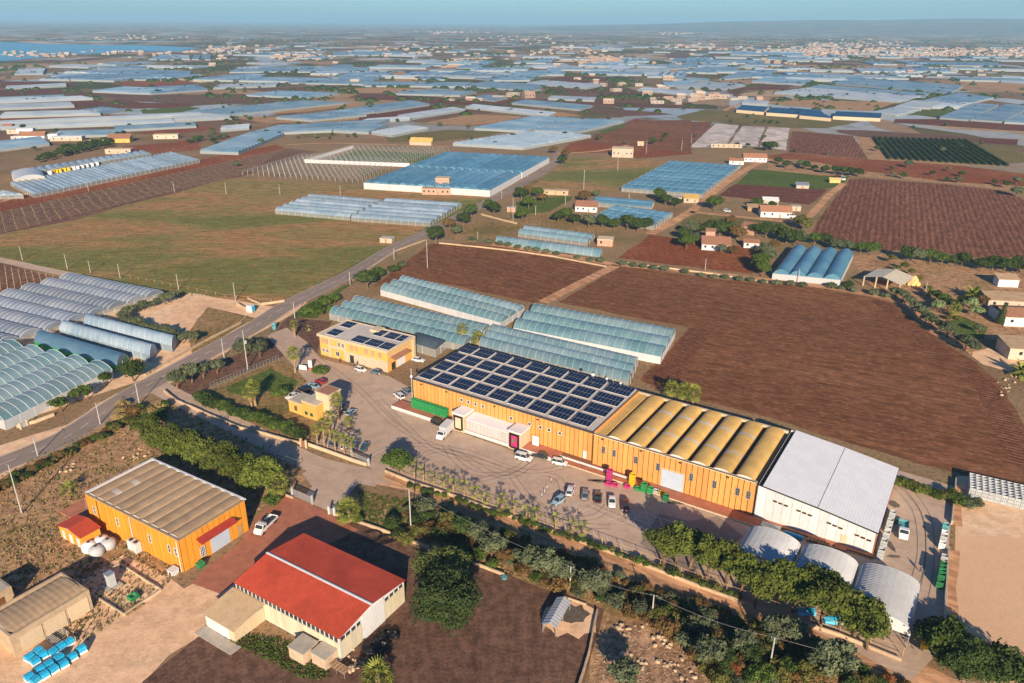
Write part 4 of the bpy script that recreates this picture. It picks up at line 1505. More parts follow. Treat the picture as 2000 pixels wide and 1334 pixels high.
for k, (u0, u1, v0, v1, h) in enumerate(((17.9, 21.3, -4.2, -.9, 2.5), (22.0, 25.2, -3.0, -.3, 2.4))):
    t = thing('block_hut', '%s of two small concrete huts with flat roofs against the red-roofed hall' % ['left', 'right'][k], 'hut', RH.p(u0, v0, 0))
    b = MB()
    b.box(RH, u0, u1, v0, v1, 0, h)
    part('wall', b, plain('raw_render', (.52, .38, .26), .95, .2, .6), t)
    b = MB()
    b.box(RH, u0 - .15, u1 + .15, v0 - .15, v1 + .15, h, h + .18)
    part('roof', b, M['concrete'], t)

# ================================================================== smaller buildings, lower left edge
bl = frame_px((30, 1245), (105, 1195), 4.2)
t = thing('vaulted_store', 'ochre block store with a curved brown roof behind the blue bales', 'store', bl.p(5, 3, 0))
b = MB()
ft = Frame(P(20, 1243, 4.5), MF.v * 1.0)          # long side runs like the shed's depth
b.box(ft, -.1, 13.6, 0, .4, 0, 4.5).box(ft, 13.2, 13.6, .41, 8.6, 0, 4.5).box(ft, -.1, 13.6, 8.61, 9.0, 0, 4.5).box(ft, -.1, .3, .41, 8.6, 0, 4.5)
part('wall', b, M['wall'], t)
vault(t, ft, .5, 8.5, .35, 13.15, 3.7, 1.0, M['brownsheet'], ribs=12, along='u', nseg=8, rib=.03)
for u in (1.2, 5.3, 9.4):
    b = MB()
    b.box(ft, u, u + 3.6, -.10, -.01, .2, 3.4)
    part('wall_panel', b, M['cream'], t)
ft2 = Frame(P(22, 1145, 3.6), (MF.v.x, MF.v.y))
t = thing('block_house', 'small ochre flat-roofed block house at the left edge', 'outbuilding', ft2.p(0, 0, 0))
b = MB()
b.box(ft2, -8, 0, 0, 4, 0, 3.6)
part('wall', b, M['wall'], t)
b = MB()
b.box(ft2, -7.7, -.3, .3, 3.7, 3.6, 3.65)
part('roof', b, M['concrete'], t)
b = MB()
b.box(ft2, -3.4, -1.6, -.06, -.0, 0, 2.4)
part('door', b, M['groove'], t)


# ================================================================== generic houses
M['house'] = plain('house_render', (.46, .385, .30), .9, .1, .3)
def house(x, y, w, d, h, label, wall='cream', roof='flat', roofmat='tile', yaw=None, nwin=3, cat='house', parapet=None, group=None, rise=None, z0=0):
    w, d, h = w * .88, d * .88, h * .92
    if wall == 'cream':
        wall = 'house'
    f = Frame(P(x, y, 0), (MF.u.x, MF.u.y)) if yaw is None else Frame(P(x, y, 0), (math.cos(yaw), math.sin(yaw)))
    t = thing('house', label, cat, f.p(w / 2, d / 2, 0), group)
    b = MB()
    b.box(f, 0, w, 0, d, 0, h)
    part('wall', b, M[wall] if isinstance(wall, str) else wall, t)
    rm = M[roofmat] if isinstance(roofmat, str) else roofmat
    if roof == 'flat':
        b = MB()
        b.box(f, -.12, w + .12, -.12, d + .12, h, h + .3)
        part('roof', b, rm, t)
    else:
        rs = rise or w * .16
        b = MB()
        e = .35
        if roof == 'gable':      # ridge along u
            q = [f.p(-e, -e, h), f.p(w + e, -e, h), f.p(w + e, d / 2, h + rs), f.p(-e, d / 2, h + rs), f.p(w + e, d + e, h), f.p(-e, d + e, h)]
            q += [p + Vector((0, 0, -.15)) for p in q]
            b.add(q, [(0, 1, 2, 3), (3, 2, 4, 5), (6, 9, 8, 7), (9, 11, 10, 8), (0, 6, 7, 1), (5, 4, 10, 11), (1, 7, 8, 2), (2, 8, 10, 4), (0, 3, 9, 6), (3, 5, 11, 9)])
        else:                    # mono pitch
            q = [f.p(-e, -e, h), f.p(w + e, -e, h), f.p(w + e, d + e, h + rs), f.p(-e, d + e, h + rs)]
            q += [p + Vector((0, 0, -.15)) for p in q]
            b.add(q, [(0, 1, 2, 3), (7, 6, 5, 4), (0, 4, 5, 1), (1, 5, 6, 2), (2, 6, 7, 3), (3, 7, 4, 0)])
            b.add([f.p(0, d, h), f.p(w, d, h), f.p(w, d, h + rs - .15), f.p(0, d, h + rs - .15)], [(0, 1, 2, 3)])
        part('roof', b, rm, t)
    if nwin:
        for k in range(nwin):
            u = w * (k + .5) / nwin
            b = MB()
            if k == nwin // 2:
                b.box(f, u - .5, u + .5, -.07, -.005, 0, 2.1)
                part('door', b, M['wood'], t)
            else:
                b.box(f, u - .5, u + .5, -.07, -.005, h * .42, h * .42 + 1.1)
                part('window', b, M['glass'], t)
    return t


# ================================================================== greenhouses
def greenhouse(label, A, B, D, n, eave=2.4, rise=1.4, film_='teal', hoops=0.0, wall='white', hz=None, vents=False, group=None, cat='greenhouse',
               split=0, bays=10, detail=True, nseg=8, posts=False, name='greenhouse', wallh=None, gap=.0):
    """tunnels run A->B, stacked A->D; A, B, D are photo pixels of the eaves (or world points)"""
    hz = eave if hz is None else hz
    A, B, D = [P(*q, hz) if len(q) == 2 else Vector(q) for q in (A, B, D)]
    for q in (A, B, D):
        q.z = 0
    du, dv = B - A, D - A
    fa = FILM[film_] if isinstance(film_, str) else film_
    cen = A + (du + dv) / 2
    if not detail:
        mb = MB()
        for i in range(n):
            vs = []
            for j in (0, 1):
                for s in range(4):
                    t = s / 3
                    vs.append(A + du * j + dv * ((i + t) / n) + Vector((0, 0, eave + rise * math.sin(math.pi * t))))
            mb.add(vs, [(k, k + 1, k + 5, k + 4) for k in range(3)], 0)
            for o_ in (0, 4):
                mb.add([vs[o_], vs[o_ + 1], vs[o_ + 2], vs[o_ + 3]], [(0, 1, 2, 3)], 0)
        C = A + du + dv
        up = Vector((0, 0, eave))
        for a, b_ in ((A, B), (B, C), (C, D), (D, A)):
            mb.add([a, b_, b_ + up, a + up], [(0, 1, 2, 3)], 1)
        if mb.v and (du.cross(dv)).z < 0:
            pass
        o = part(name, mb, [fa, M[wall]])
        return tag(o, label, cat, group)
    t = thing(name, label, cat, cen, group)
    w = dv / n
    for i in range(n):
        mb = MB()
        segs = max(1, bays)
        vs = []
        r = random.Random(i * 7 + int(abs(A.x)))
        for j in range(segs + 1):
            for s in range(nseg + 1):
                q = s / nseg
                sag = -.05 * (1 if j % 2 else 0)
                h = eave + rise * math.sin(math.pi * q) ** .75 + (sag if 0 < s < nseg else 0) + r.uniform(-.015, .015)
                vs.append(A + du * (j / segs) + w * (i + gap / 2 + q * (1 - gap)) + Vector((0, 0, h)))
        m_ = nseg + 1
        mb.add(vs, [(j * m_ + s, j * m_ + s + 1, (j + 1) * m_ + s + 1, (j + 1) * m_ + s) for j in range(segs) for s in range(nseg)], 0)
        for j in (0, segs):
            ring = [vs[j * m_ + s] for s in range(m_)]
            mb.add(ring, [tuple(range(m_))], 0)
        part('film_tunnel', mb, fa, t, smooth=False)
    C = A + du + dv
    wh_ = wallh or eave
    sides = [(A, B), (B, C), (C, D), (D, A)]
    for a, b_ in sides:
        mb = MB()
        mb.add([a, b_, b_ + Vector((0, 0, wh_)), a + Vector((0, 0, wh_))], [(0, 1, 2, 3)])
        k = max(2, int((b_ - a).length / 4))
        for j in range(k + 1):
            q = a.lerp(b_, j / k)
            mb.bar(q, q + Vector((0, 0, eave)), .06, 1)
        part('side_wall', mb, [FILM[wall] if wall in FILM else M[wall], M['hoop']], t)
    if hoops:
        hb = MB()
        pr = None
        k = 9
        for s in range(k + 1):
            q = s / k
            p = w * (gap / 2 + q * (1 - gap)) + Vector((0, 0, eave + rise * math.sin(math.pi * q) ** .75 + .03))
            if pr is not None:
                hb.bar(pr, p, .055, n=3)
            pr = p
        me = hb.mesh('hoop')
        me.materials.append(M['hoop'])
        kk = max(2, int(round(du.length / hoops)))
        for i in range(n):
            for j in range(kk + 1):
                inst('hoop', me, t, rel(t, A + du * (j / kk) + w * i))
    if vents:
        for i in range(1, n):
            mb = MB()
            kk = int(du.length / 2.6)
            for j in range(kk):
                a = A + du * ((j + .05) / kk) + w * i
                b_ = A + du * ((j + .95) / kk) + w * i
                wn_ = w.normalized()
                z0, z1_ = eave + .05, eave + .65
                mb.add([a + wn_ * .25 + Vector((0, 0, z0 + .3)), b_ + wn_ * .25 + Vector((0, 0, z0 + .3)), (a + b_) / 2 + wn_ * 1.0 + Vector((0, 0, z1_ + .35)), a.lerp(b_, .2) + wn_ * .75 + Vector((0, 0, z1_ + .1)), a.lerp(b_, .8) + wn_ * .75 + Vector((0, 0, z1_ + .1))],
                       [(0, 1, 4, 2, 3)])
            part('rolled_vent', mb, FILM['white'], t)
    return t


greenhouse('greenhouse block of three teal tunnels behind the office, beside the upper brown field', (743, 566), (978, 630), (795, 543), 3, 2.4, 1.9, 'teal', 2.6, 'white', vents=True, bays=22)
greenhouse('greenhouse block of three teal tunnels right behind the office roof', (643, 612), (905, 674), (705, 582), 3, 2.4, 1.9, 'teal', 2.6, 'clear', vents=True, bays=22)
greenhouse('greenhouse block of three bright teal tunnels beside the big brown field', (1003, 640), (1291, 697), (1050, 597), 3, 2.6, 2.0, 'teal', 2.6, 'white', bays=22)
greenhouse('greenhouse block of three tunnels directly behind the solar roof of the shed', (935, 674), (1227, 746), (969, 638), 3, 2.6, 1.9, 'tealw', 2.6, 'clear', vents=True, bays=22)
greenhouse('black net-roofed tunnel between office and shed', (805, 676), (863, 694), (815, 655), 1, 2.6, 1.8, 'net', 0, 'clear') if False else None
FILM['net'] = M['net']
M['clear2'] = plain('greenhouse_side_film', (.24, .27, .28), .6, .1)
greenhouse('black shade-net shelter between the office and the shed', (800, 668), (850, 683), (822, 652), 1, 2.8, 1.7, 'net', 0, 'clear', hz=2.8)
greenhouse('large dusty greenhouse block of nine low tunnels at the left, seams as dark lines', (-228, 430 + 8), (318, 568), (-606 + 0, 555), 9, 2.2, 1.5, 'lilac', 2.4, 'clear') if False else None
# left block: the tunnels run from upper left to lower right
_B, _A = P(318, 570, 2.2), P(150, 537, 2.2)
_C = P(-60, 692, 2.2)
greenhouse('large dusty greenhouse block at the left edge with nine side-by-side tunnels', tuple(_A), tuple(_B), tuple(_A + (_C - _B)), 9, 2.2, 1.9, 'lilac', 2.4, 'clear', bays=24)
greenhouse('single silvery film tunnel nearest the olive hedge, sheets flapping', (164, 632), (335, 676), (178, 618), 1, 2.2, 2.2, 'pale', 2.6, 'pale', bays=20)
greenhouse('silvery film tunnel in the middle of three beside the road', (117, 645), (292, 694), (133, 631), 1, 2.2, 2.2, 'pale', 2.6, 'pale', bays=20)
greenhouse('dark blue tarpaulin-covered tunnel with a green hem', (66, 667), (228, 715), (90, 649), 1, 2.0, 2.2, 'steel', 0, 'green', bays=14)
_A, _B = P(8, 822, 2.8), P(219, 722, 2.8)
_D = _B + (P(47, 680, 2.8) - _B) * 1.75 - (_B - _A)
greenhouse('big teal greenhouse with white hoops beside the road at the lower left', tuple(_A), tuple(_B), tuple(_D), 7, 2.8, 2.1, 'teal', 2.5, 'white', bays=18)
# mid distance
greenhouse('bright blue four-arch greenhouse beside the hay barn', (1509, 534), (1547, 485), (1642, 547), 4, 2.6, 2.2, 'blue', 0, 'white', bays=26)
greenhouse('pale greenhouse of six low tunnels alone in the grass field, left half', (537, 411), (683, 424), (611, 381), 6, 2.0, 1.5, 'pale', 4, 'clear', bays=12)
greenhouse('pale greenhouse of six low tunnels in the grass field, right half by the road', (686, 425), (840, 436), (760, 389), 6, 2.0, 1.5, 'pale', 4, 'clear', bays=12)
_A, _B = P(710, 357, 4), P(957, 372, 4)
_D = P(1073, 308, 4)
_m = (P(875, 293, 4) - _A)
greenhouse('front half of the large bright blue greenhouse with white walls by the road bend', tuple(_A), tuple(_A + (_D - _B) * .47), tuple(_B), 14, 4, 1.3, 'blue', 0, 'white', bays=8)
greenhouse('rear half of the large bright blue greenhouse with white walls by the road bend', tuple(_A + (_D - _B) * .49), tuple(_A + (_D - _B) * 1.0), tuple(_B + (_D - _B) * .49), 14, 4, 1.3, 'blue', 0, 'white', bays=8)
greenhouse('blue greenhouse of ten spans beside the dirt lane with a grey gable row', (1214, 367), (1372, 379), (1312, 315), 10, 2.4, 1.3, 'blue', 5, 'clear', bays=10)
greenhouse('blue greenhouse with open white roof vents behind the row of dark trees', (1162, 424), (1277, 441), (1204, 402), 5, 2.4, 1.2, 'blue', 5, 'clear', bays=10)
greenhouse('long narrow blue greenhouse roof beside the house with the red terrace', (1157, 395), (1272, 405), (1166, 384), 2, 2.4, 1.0, 'blue', 0, 'clear')
greenhouse('short pair of grey-blue tunnels beside the small red-topped hut', (1012, 456), (1147, 474), (1030, 443), 2, 1.8, 1.6, 'tealw', 4, 'clear', bays=12)
greenhouse('long single low tunnel along the dirt lane above the brown field', (968, 471), (1172, 497), (976, 464), 1, 1.4, 1.7, 'tealw', 4, 'tealw', bays=16, gap=0)
greenhouse('long low greenhouse strip at the left with grey end wall', (66, 380), (20, 358), (390, 312), 34, 2.2, 1.0, 'pale', 0, 'clear', bays=2, nseg=5)
greenhouse('low greenhouse corner cut by the left edge of the photo', (-60, 384), (-90, 378), (45, 381), 7, 2.2, 1.3, 'pale', 0, 'clear', bays=2)
greenhouse('long row of white film arches behind the yellow crates', (30, 343), (22, 336), (295, 300), 18, 2.2, 1.2, 'pale', 0, 'clear', bays=2)
t = greenhouse('white arched packing tunnel with beige walls at the left', (28, 352), (22, 338), (88, 345), 1, 3.5, 2.4, 'white', 0, 'cream', bays=3)

# bare greenhouse frames: posts, gutters and hoops without film
t = thing('bare_greenhouse', 'bare greenhouse skeleton of thin posts and hoops left of the blue greenhouse', 'greenhouse frame', P(620, 330))
A0, B0, D0 = P(474, 343, 0), P(700, 358, 0), P(590, 308, 0)
pm, hm_ = MB(), MB()
for i in range(22):
    for j in range(14):
        q = A0 + (B0 - A0) * i / 21 + (D0 - A0) * j / 13
        pm.bar(q, q + Vector((0, 0, 3)), .09, n=3)
        if i < 21:
            q2 = q + (B0 - A0) / 21
            mid = (q + q2) / 2 + Vector((0, 0, 4.2))
            hm_.bar(q + Vector((0, 0, 3)), mid, .07, n=3)
            hm_.bar(q2 + Vector((0, 0, 3)), mid, .07, n=3)
        if j < 13:
            hm_.bar(q + Vector((0, 0, 3)), q + (D0 - A0) / 13 + Vector((0, 0, 3)), .07, n=3)
part('posts', pm, M['metal'], t, kind='stuff')
part('hoops', hm_, M['metal'], t, kind='stuff')
t = thing('bare_greenhouse', 'greenhouse skeleton with dark green crop rows and a white plastic wall behind the bare frames', 'greenhouse frame', P(720, 300))
A0, B0, D0 = P(595, 318, 0), P(800, 326, 0), P(690, 290, 0)
pm, hm_ = MB(), MB()
for i in range(20):
    for j in range(12):
        q = A0 + (B0 - A0) * i / 19 + (D0 - A0) * j / 11
        pm.bar(q, q + Vector((0, 0, 3)), .1, n=3)
        if i < 19:
            q2 = q + (B0 - A0) / 19
            mid = (q + q2) / 2 + Vector((0, 0, 4.2))
            hm_.bar(q + Vector((0, 0, 3)), mid, .08, n=3)
            hm_.bar(q2 + Vector((0, 0, 3)), mid, .08, n=3)
part('posts', pm, M['metal'], t, kind='stuff')
part('hoops', hm_, M['metal'], t, kind='stuff')
b = MB()
b.add([A0, B0, B0 + Vector((0, 0, 2.6)), A0 + Vector((0, 0, 2.6))], [(0, 1, 2, 3)])
b.add([A0, D0, D0 + Vector((0, 0, 2.6)), A0 + Vector((0, 0, 2.6))], [(3, 2, 1, 0)])
part('plastic_wall', b, M['white'], t)
field('crop_rows', [(640, 312), (825, 318), (850, 300), (700, 294)], 'green', 4)

# farther greenhouses, each surveyed by three eave corners (A->B tunnels, A->D stack)
FG = [
    (z1, (0, 715), (975, 680), (0, 700), 3, 'farw', 'long white tunnel row at the left, front one of the bright pair'),
    (z1, (0, 690), (1130, 640), (0, 678), 3, 'farw', 'long white tunnel row at the left, rear one of the bright pair'),
    (z1, (975, 672), (1300, 655), (960, 655), 4, 'farw', 'short white tunnel block continuing the bright left rows'),
    (z1, (300, 758), (670, 750), (330, 733), 7, 'far', 'grey-blue greenhouse block right of the white farmstead'),
    (z1, (0, 833), (275, 800), (-40, 795), 8, 'far', 'blue greenhouse in front of the white farmstead'),
    (z1, (640, 725), (1095, 702), (640, 706), 4, 'far', 'narrow blue greenhouse strip behind the grey-blue block'),
    (z1, (1115, 842), (1330, 850), (1400, 740), 16, 'far', 'large ribbed blue greenhouse above the bare vineyard, left part'),
    (z1, (1330, 850), (1680, 768), (1200, 800), 8, 'far', 'large ribbed blue greenhouse above the bare vineyard, right part') if False else None,
    (z1, (1230, 725), (1390, 712), (1240, 705), 3, 'farw', 'small pale greenhouse beside the round bushes at the left'),
    (z1, (1390, 745), (1850, 728), (1560, 700), 6, 'far', 'wide pale blue greenhouse among the scrub hedges'),
    (z1, (1620, 725), (2080, 700), (1750, 690), 6, 'far', 'broad blue greenhouse just right of the wide pale one'),
    (z1, (1040, 625), (1280, 640), (1700, 562), 18, 'far', 'very long diagonal greenhouse belt left of centre'),
    (z1, (1540, 655), (1740, 670), (1850, 627), 9, 'far', 'small skewed greenhouse above the brown strip, left of centre'),
    (z1, (1370, 530), (1720, 545), (1560, 507), 7, 'far', 'bright blue greenhouse trapezoid left of centre'),
    (z1, (515, 508), (840, 522), (700, 486), 9, 'far', 'vivid blue greenhouse beside the pair of red roofs at the left'),
    (z1, (840, 522), (1160, 500), (800, 490), 5, 'far', 'blue greenhouse with a white end wall at the far left'),
    (z1, (0, 570), (520, 550), (-60, 556), 4, 'farw', 'white film greenhouse row at the far left edge, front'),
    (z1, (0, 552), (360, 538), (0, 545), 3, 'far', 'thin blue greenhouse row behind the white one at the left edge'),
    (z1, (0, 605), (415, 590), (-10, 585), 4, 'farw', 'pale greenhouse strip on dark earth at the left edge'),
    (z1, (0, 650), (560, 635), (30, 628), 5, 'farw', 'pale greenhouse strip with scalloped edge at the left'),
    (z1, (560, 632), (700, 612), (420, 618), 4, 'far', 'small blue greenhouse beyond the scalloped strip'),
    (z1, (30, 495), (370, 478), (40, 482), 4, 'farw', 'pale greenhouse line over the dark red field'),
    (z1, (1190, 492), (1540, 478), (1230, 472), 4, 'farw', 'pale greenhouse right of the small yellow house'),
    (z1, (1600, 462), (2050, 470), (1680, 440), 6, 'far', 'pale blue greenhouse strip above the green field'),
    (z1, (470, 440), (900, 445), (560, 395), 9, 'far', 'broad pale greenhouse block near the bay'),
    (z1, (820, 415), (1050, 425), (860, 390), 5, 'far', 'narrow pale greenhouse block beside the round trees near the bay'),
    (z1, (1280, 402), (1640, 398), (1330, 380), 5, 'far', 'thin blue greenhouse line below the coast houses'),
    (z1, (1660, 400), (2050, 398), (1700, 378), 5, 'far', 'second thin blue greenhouse line below the coast houses'),
    (z1, (830, 330), (930, 332), (900, 303), 6, 'far', 'sloping greenhouse on the coast, leftmost of five'),
    (z1, (930, 332), (1000, 332), (960, 305), 4, 'farw', 'sloping greenhouse on the coast, second of five'),
    (z1, (1010, 330), (1060, 330), (1010, 308), 4, 'farw', 'sloping greenhouse on the coast, third of five'),
    (z1, (1070, 330), (1110, 330), (1085, 306), 4, 'far', 'sloping greenhouse on the coast, fourth of five'),
    (z1, (1120, 332), (1175, 332), (1130, 305), 4, 'far', 'sloping greenhouse on the coast, rightmost of five'),
    (z1, (80, 415), (240, 410), (110, 385), 6, 'farw', 'pale greenhouse block near the left shore town'),
    (z2, (0, 728), (200, 738), (120, 690), 8, 'far', 'blue greenhouse at the scrub edge, left of centre'),
    (z2, (200, 738), (390, 702), (60, 695), 7, 'far', 'blue greenhouse touching the scrub edge on its right side') if False else None,
    (z2, (215, 738), (330, 755), (420, 700), 9, 'farw', 'white ribbed greenhouse above the green-brown field'),
    (z2, (330, 755), (625, 717), (260, 742), 3, 'farw', 'white ribbed greenhouse edge above the green-brown field') if False else None,
    (z2, (150, 680), (430, 662), (200, 665), 4, 'farw', 'thin white greenhouse beside the dark red field'),
    (z2, (430, 660), (740, 612), (360, 645), 5, 'farw', 'white greenhouse stepping up beside the dark red field'),
    (z2, (0, 652), (240, 622), (-60, 628), 6, 'far', 'pale blue greenhouse under the dark red field'),
    (z2, (240, 625), (540, 582), (140, 600), 7, 'far', 'blue greenhouse on the upper side of the dark red field'),
    (z2, (790, 715), (1080, 730), (1120, 650), 14, 'far', 'large ribbed blue greenhouse left of the white-gabled one'),
    (z2, (1125, 727), (1350, 740), (1420, 664), 10, 'far', 'white-gabled blue greenhouse above the road bend'),
    (z2, (670, 800), (1060, 823), (1080, 737), 13, 'pale', 'grey-blue greenhouse directly above the white greenhouse row at the road bend'),
    (z2, (1060, 823), (1345, 757), (900, 770), 6, 'pale', 'grey-blue greenhouse corner') if False else None,
    (z2, (740, 597), (1210, 645), (790, 583), 3, 'farw', 'long thin greenhouse strip over the olive rows'),
    (z2, (1000, 575), (1380, 610), (1080, 558), 6, 'far', 'blue greenhouse with round white gables at centre'),
    (z2, (1200, 550), (1460, 560), (1220, 535), 3, 'farw', 'short pale greenhouse under the row of bushes'),
    (z2, (340, 522), (710, 532), (450, 503), 7, 'far', 'vivid blue greenhouse strip left of the farm cluster'),
    (z2, (780, 545), (900, 560), (860, 530), 5, 'far', 'pale greenhouse beside the farm cluster'),
    (z2, (1700, 502), (2010, 532), (1740, 488), 4, 'farw', 'white greenhouse strip right of the dark trees'),
    (z2, (160, 478), (740, 482), (230, 458), 5, 'far', 'long blue greenhouse line behind the brown strip'),
    (z2, (0, 465), (200, 460), (80, 405), 10, 'far', 'wide pale greenhouse block left of the ploughed knoll'),
    (z2, (745, 480), (1100, 505), (860, 455), 8, 'far', 'pale greenhouse block behind the dark farm trees'),
    (z2, (620, 418), (900, 448), (720, 393), 8, 'far', 'pale blue greenhouse below the sandy slope'),
    (z2, (900, 448), (1100, 448), (1030, 400), 9, 'far', 'pale blue greenhouse right of the dark hedge line'),
    (z2, (1080, 465), (1420, 492), (1180, 450), 6, 'farw', 'whitish greenhouse under the dark red strip'),
    (z2, (1100, 425), (1300, 412), (1080, 398), 5, 'far', 'pale greenhouse near the small white huts'),
    (z2, (415, 432), (475, 437), (410, 395), 4, 'navy', 'dark blue solar greenhouse, left of three'),
    (z2, (485, 440), (560, 443), (465, 398), 4, 'far', 'mid blue greenhouse, middle of three'),
    (z2, (570, 443), (625, 443), (535, 398), 4, 'far', 'mid blue greenhouse, right of three'),
    (z2, (690, 376), (800, 382), (820, 338), 8, 'far', 'greenhouse tongue climbing the sandy slope'),
    (z2, (1420, 402), (1600, 395), (1600, 360), 6, 'farw', 'white greenhouse ribbon on the right slope'),
    (z2, (1600, 418), (1880, 400), (1640, 390), 5, 'farw', 'pale greenhouse with white huts on the right slope'),
    (z2, (1880, 345), (2100, 350), (1900, 325), 5, 'far', 'pale blue greenhouse under the dark distant field'),
    (z2, (0, 385), (120, 385), (0, 362), 5, 'far', 'small blue greenhouse left of the white store'),
    (z2, (0, 310), (420, 305), (0, 290), 5, 'far', 'distant pale blue greenhouse line left of centre'),
    (z3, (605, 518), (1300, 567), (800, 492), 9, 'farw', 'very wide white greenhouse right of centre, front'),
    (z3, (800, 492), (1440, 545), (860, 475), 6, 'far', 'very wide pale blue greenhouse just behind the white one'),
    (z3, (905, 462), (1590, 520), (1030, 432), 11, 'far', 'wide ribbed pale blue greenhouse with a right-hand end wall'),
    (z3, (1530, 655), (1690, 667), (1720, 577), 10, 'far', 'right-hand greenhouse block, left of three with white seams'),
    (z3, (1700, 665), (1880, 678), (1900, 582), 10, 'far', 'right-hand greenhouse block, middle of three with white seams'),
    (z3, (1890, 680), (2100, 690), (2080, 600), 10, 'far', 'right-hand greenhouse block, right of three with white seams'),
    (z3, (1145, 630), (1290, 645), (1290, 597), 8, 'farw', 'pale greenhouse touching the dark blue roofs'),
    (z3, (1285, 595), (1480, 602), (1380, 562), 8, 'farw', 'whitish greenhouse above the pale one'),
    (z3, (1480, 598), (1640, 600), (1560, 572), 6, 'farw', 'ribbed whitish greenhouse over the green patch'),
    (z3, (1440, 560), (1640, 590), (1640, 520), 9, 'far', 'pale blue greenhouse with a bright right edge'),
    (z3, (480, 455), (760, 472), (580, 428), 7, 'far', 'vivid blue greenhouse behind the orange-roofed houses'),
    (z3, (700, 430), (970, 440), (740, 408), 6, 'far', 'pale greenhouse beside the green van-like hut'),
    (z3, (50, 480), (330, 500), (200, 455), 7, 'farw', 'pale greenhouse over the dark red strip, right of centre'),
    (z3, (0, 515), (380, 545), (10, 500), 4, 'farw', 'white greenhouse strip left of the windbreak'),
    (z3, (300, 442), (560, 425), (430, 395), 7, 'far', 'pale blue greenhouse left of the vivid one'),
    (z3, (0, 480), (180, 465), (-20, 460), 4, 'far', 'pale blue greenhouse line left of the white huts'),
    (z3, (50, 435), (240, 450), (60, 428), 3, 'far', 'scalloped blue greenhouse row'),
    (z3, (425, 575), (570, 582), (440, 560), 3, 'farw', 'small white greenhouse alone in the brown field'),
    (z3, (130, 405), (400, 395), (170, 380), 6, 'far', 'pale greenhouse line below the scattered bushes'),
    (z3, (1870, 455), (2100, 470), (1880, 422), 6, 'farw', 'white greenhouse at the right edge'),
    (z3, (1340, 362), (1870, 368), (1360, 345), 5, 'far', 'blue greenhouse line under the town'),
    (z3, (1160, 398), (1400, 402), (1190, 385), 4, 'far', 'short blue greenhouse under the town'),
    (z3, (180, 385), (340, 370), (220, 360), 4, 'farw', 'white greenhouse beside the dark trees right of centre'),
    (z3, (0, 385), (180, 375), (20, 355), 6, 'far', 'pale greenhouse edge right of centre'),
    (z3, (20, 345), (550, 355), (40, 330), 6, 'far', 'long pale greenhouse line under the dark distant field'),
    (z3, (360, 305), (800, 310), (380, 285), 6, 'far', 'long hazy blue greenhouse line before the town'),
    (z3, (560, 330), (800, 333), (570, 318), 4, 'far', 'short hazy blue greenhouse line before the town'),
]
for e in FG:
    if not e:
        continue
    fn, a, b_, d, n, fm, lab = e
    dist = P(*fn(*a)).length
    ev = 2.2
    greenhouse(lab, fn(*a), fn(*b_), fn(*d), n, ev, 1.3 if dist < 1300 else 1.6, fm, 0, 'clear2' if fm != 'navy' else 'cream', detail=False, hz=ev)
for k, (a, b_, d) in enumerate([((395, 612), (548, 625), (430, 585)), ((562, 628), (740, 640), (590, 600)), ((748, 644), (925, 660), (690, 600)), ((935, 648), (1200, 660), (955, 620))]):
    greenhouse('dark navy greenhouse roof with white walls, %s from the left of four in a row' % ORD[k], z3(*a), z3(*b_), z3(*d), 2, 3.6, 1.0, 'navy', 0, 'cream', detail=False, hz=3.6, group='dark blue greenhouses in a row')

# a belt of small greenhouse blocks far out: too many to label apart
r = random.Random(21)
cnt = 0
while cnt < 150:
    x, y = r.uniform(60, 1980), 92 + 70 * r.random() ** 1.3
    if x < 420 and y < 128:
        continue
    c = P(x, y)
    ang = R_A * .35 + r.choice((0, math.pi / 2)) + r.uniform(-.15, .15)
    L, W = r.uniform(50, 150), r.uniform(30, 90)
    u = Vector((math.cos(ang), math.sin(ang), 0))
    v = Vector((-u.y, u.x, 0))
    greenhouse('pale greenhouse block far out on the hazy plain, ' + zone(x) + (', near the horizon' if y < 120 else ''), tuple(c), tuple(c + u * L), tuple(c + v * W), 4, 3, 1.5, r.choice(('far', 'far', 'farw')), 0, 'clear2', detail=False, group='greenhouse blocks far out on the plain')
    cnt += 1

# ================================================================== houses in the middle distance
Y6 = math.radians(-12)
house(1123, 413, 14, 8, 3.4, 'bungalow with a long red terrace roof beside the blue greenhouse', 'white', 'mono', 'tile', Y6, 4)
house(1166, 480, 8.5, 7, 3.4, 'small square cream hut with a red roof edge by the two grey tunnels', 'pinkwall', 'flat', 'cream', Y6, 2)
house(990, 414, 5.5, 4, 2.6, 'tiny pinkish block hut on the green lawn', 'pinkwall', 'flat', 'concrete', Y6, 1, 'hut')
house(742, 474, 7, 5, 2.2, 'low roofless white block hut in the grass field beside the road', 'cream', 'flat', 'concrete', Y6, 1, 'hut')
house(1370, 488, 15, 9, 3.2, 'white villa with terracotta roofs and arches in the red field', 'white', 'mono', 'tile', Y6, 4)
house(1377, 474, 5, 4, 6.4, 'small terracotta tower room rising above the white villa', 'pinkwall', 'mono', 'tile', Y6, 1)
house(1452, 484, 8, 7, 3.0, 'white cottage with a brown tiled gable right of the villa', 'white', 'gable', 'tile', Y6, 2)
house(1446, 456, 8, 6, 4.6, 'salmon house with an orange roof half hidden behind the trees', 'pinkwall', 'mono', 'tile', math.radians(-35), 2)
house(1195, 307, 19, 15, 7.0, 'plain two-storey cream block house with solar panels on its roof', 'cream', 'flat', 'cream', math.radians(-8), 5)
house(1245, 285, 6, 5, 3.2, 'tiny cream hut at the ploughed field edge', 'cream', 'gable', 'cream', Y6, 1, 'hut')
house(1424, 321, 12, 8, 3.2, 'small white house with an arched porch beside the villa by the greenhouse', 'white', 'gable', 'tile', Y6, 2)
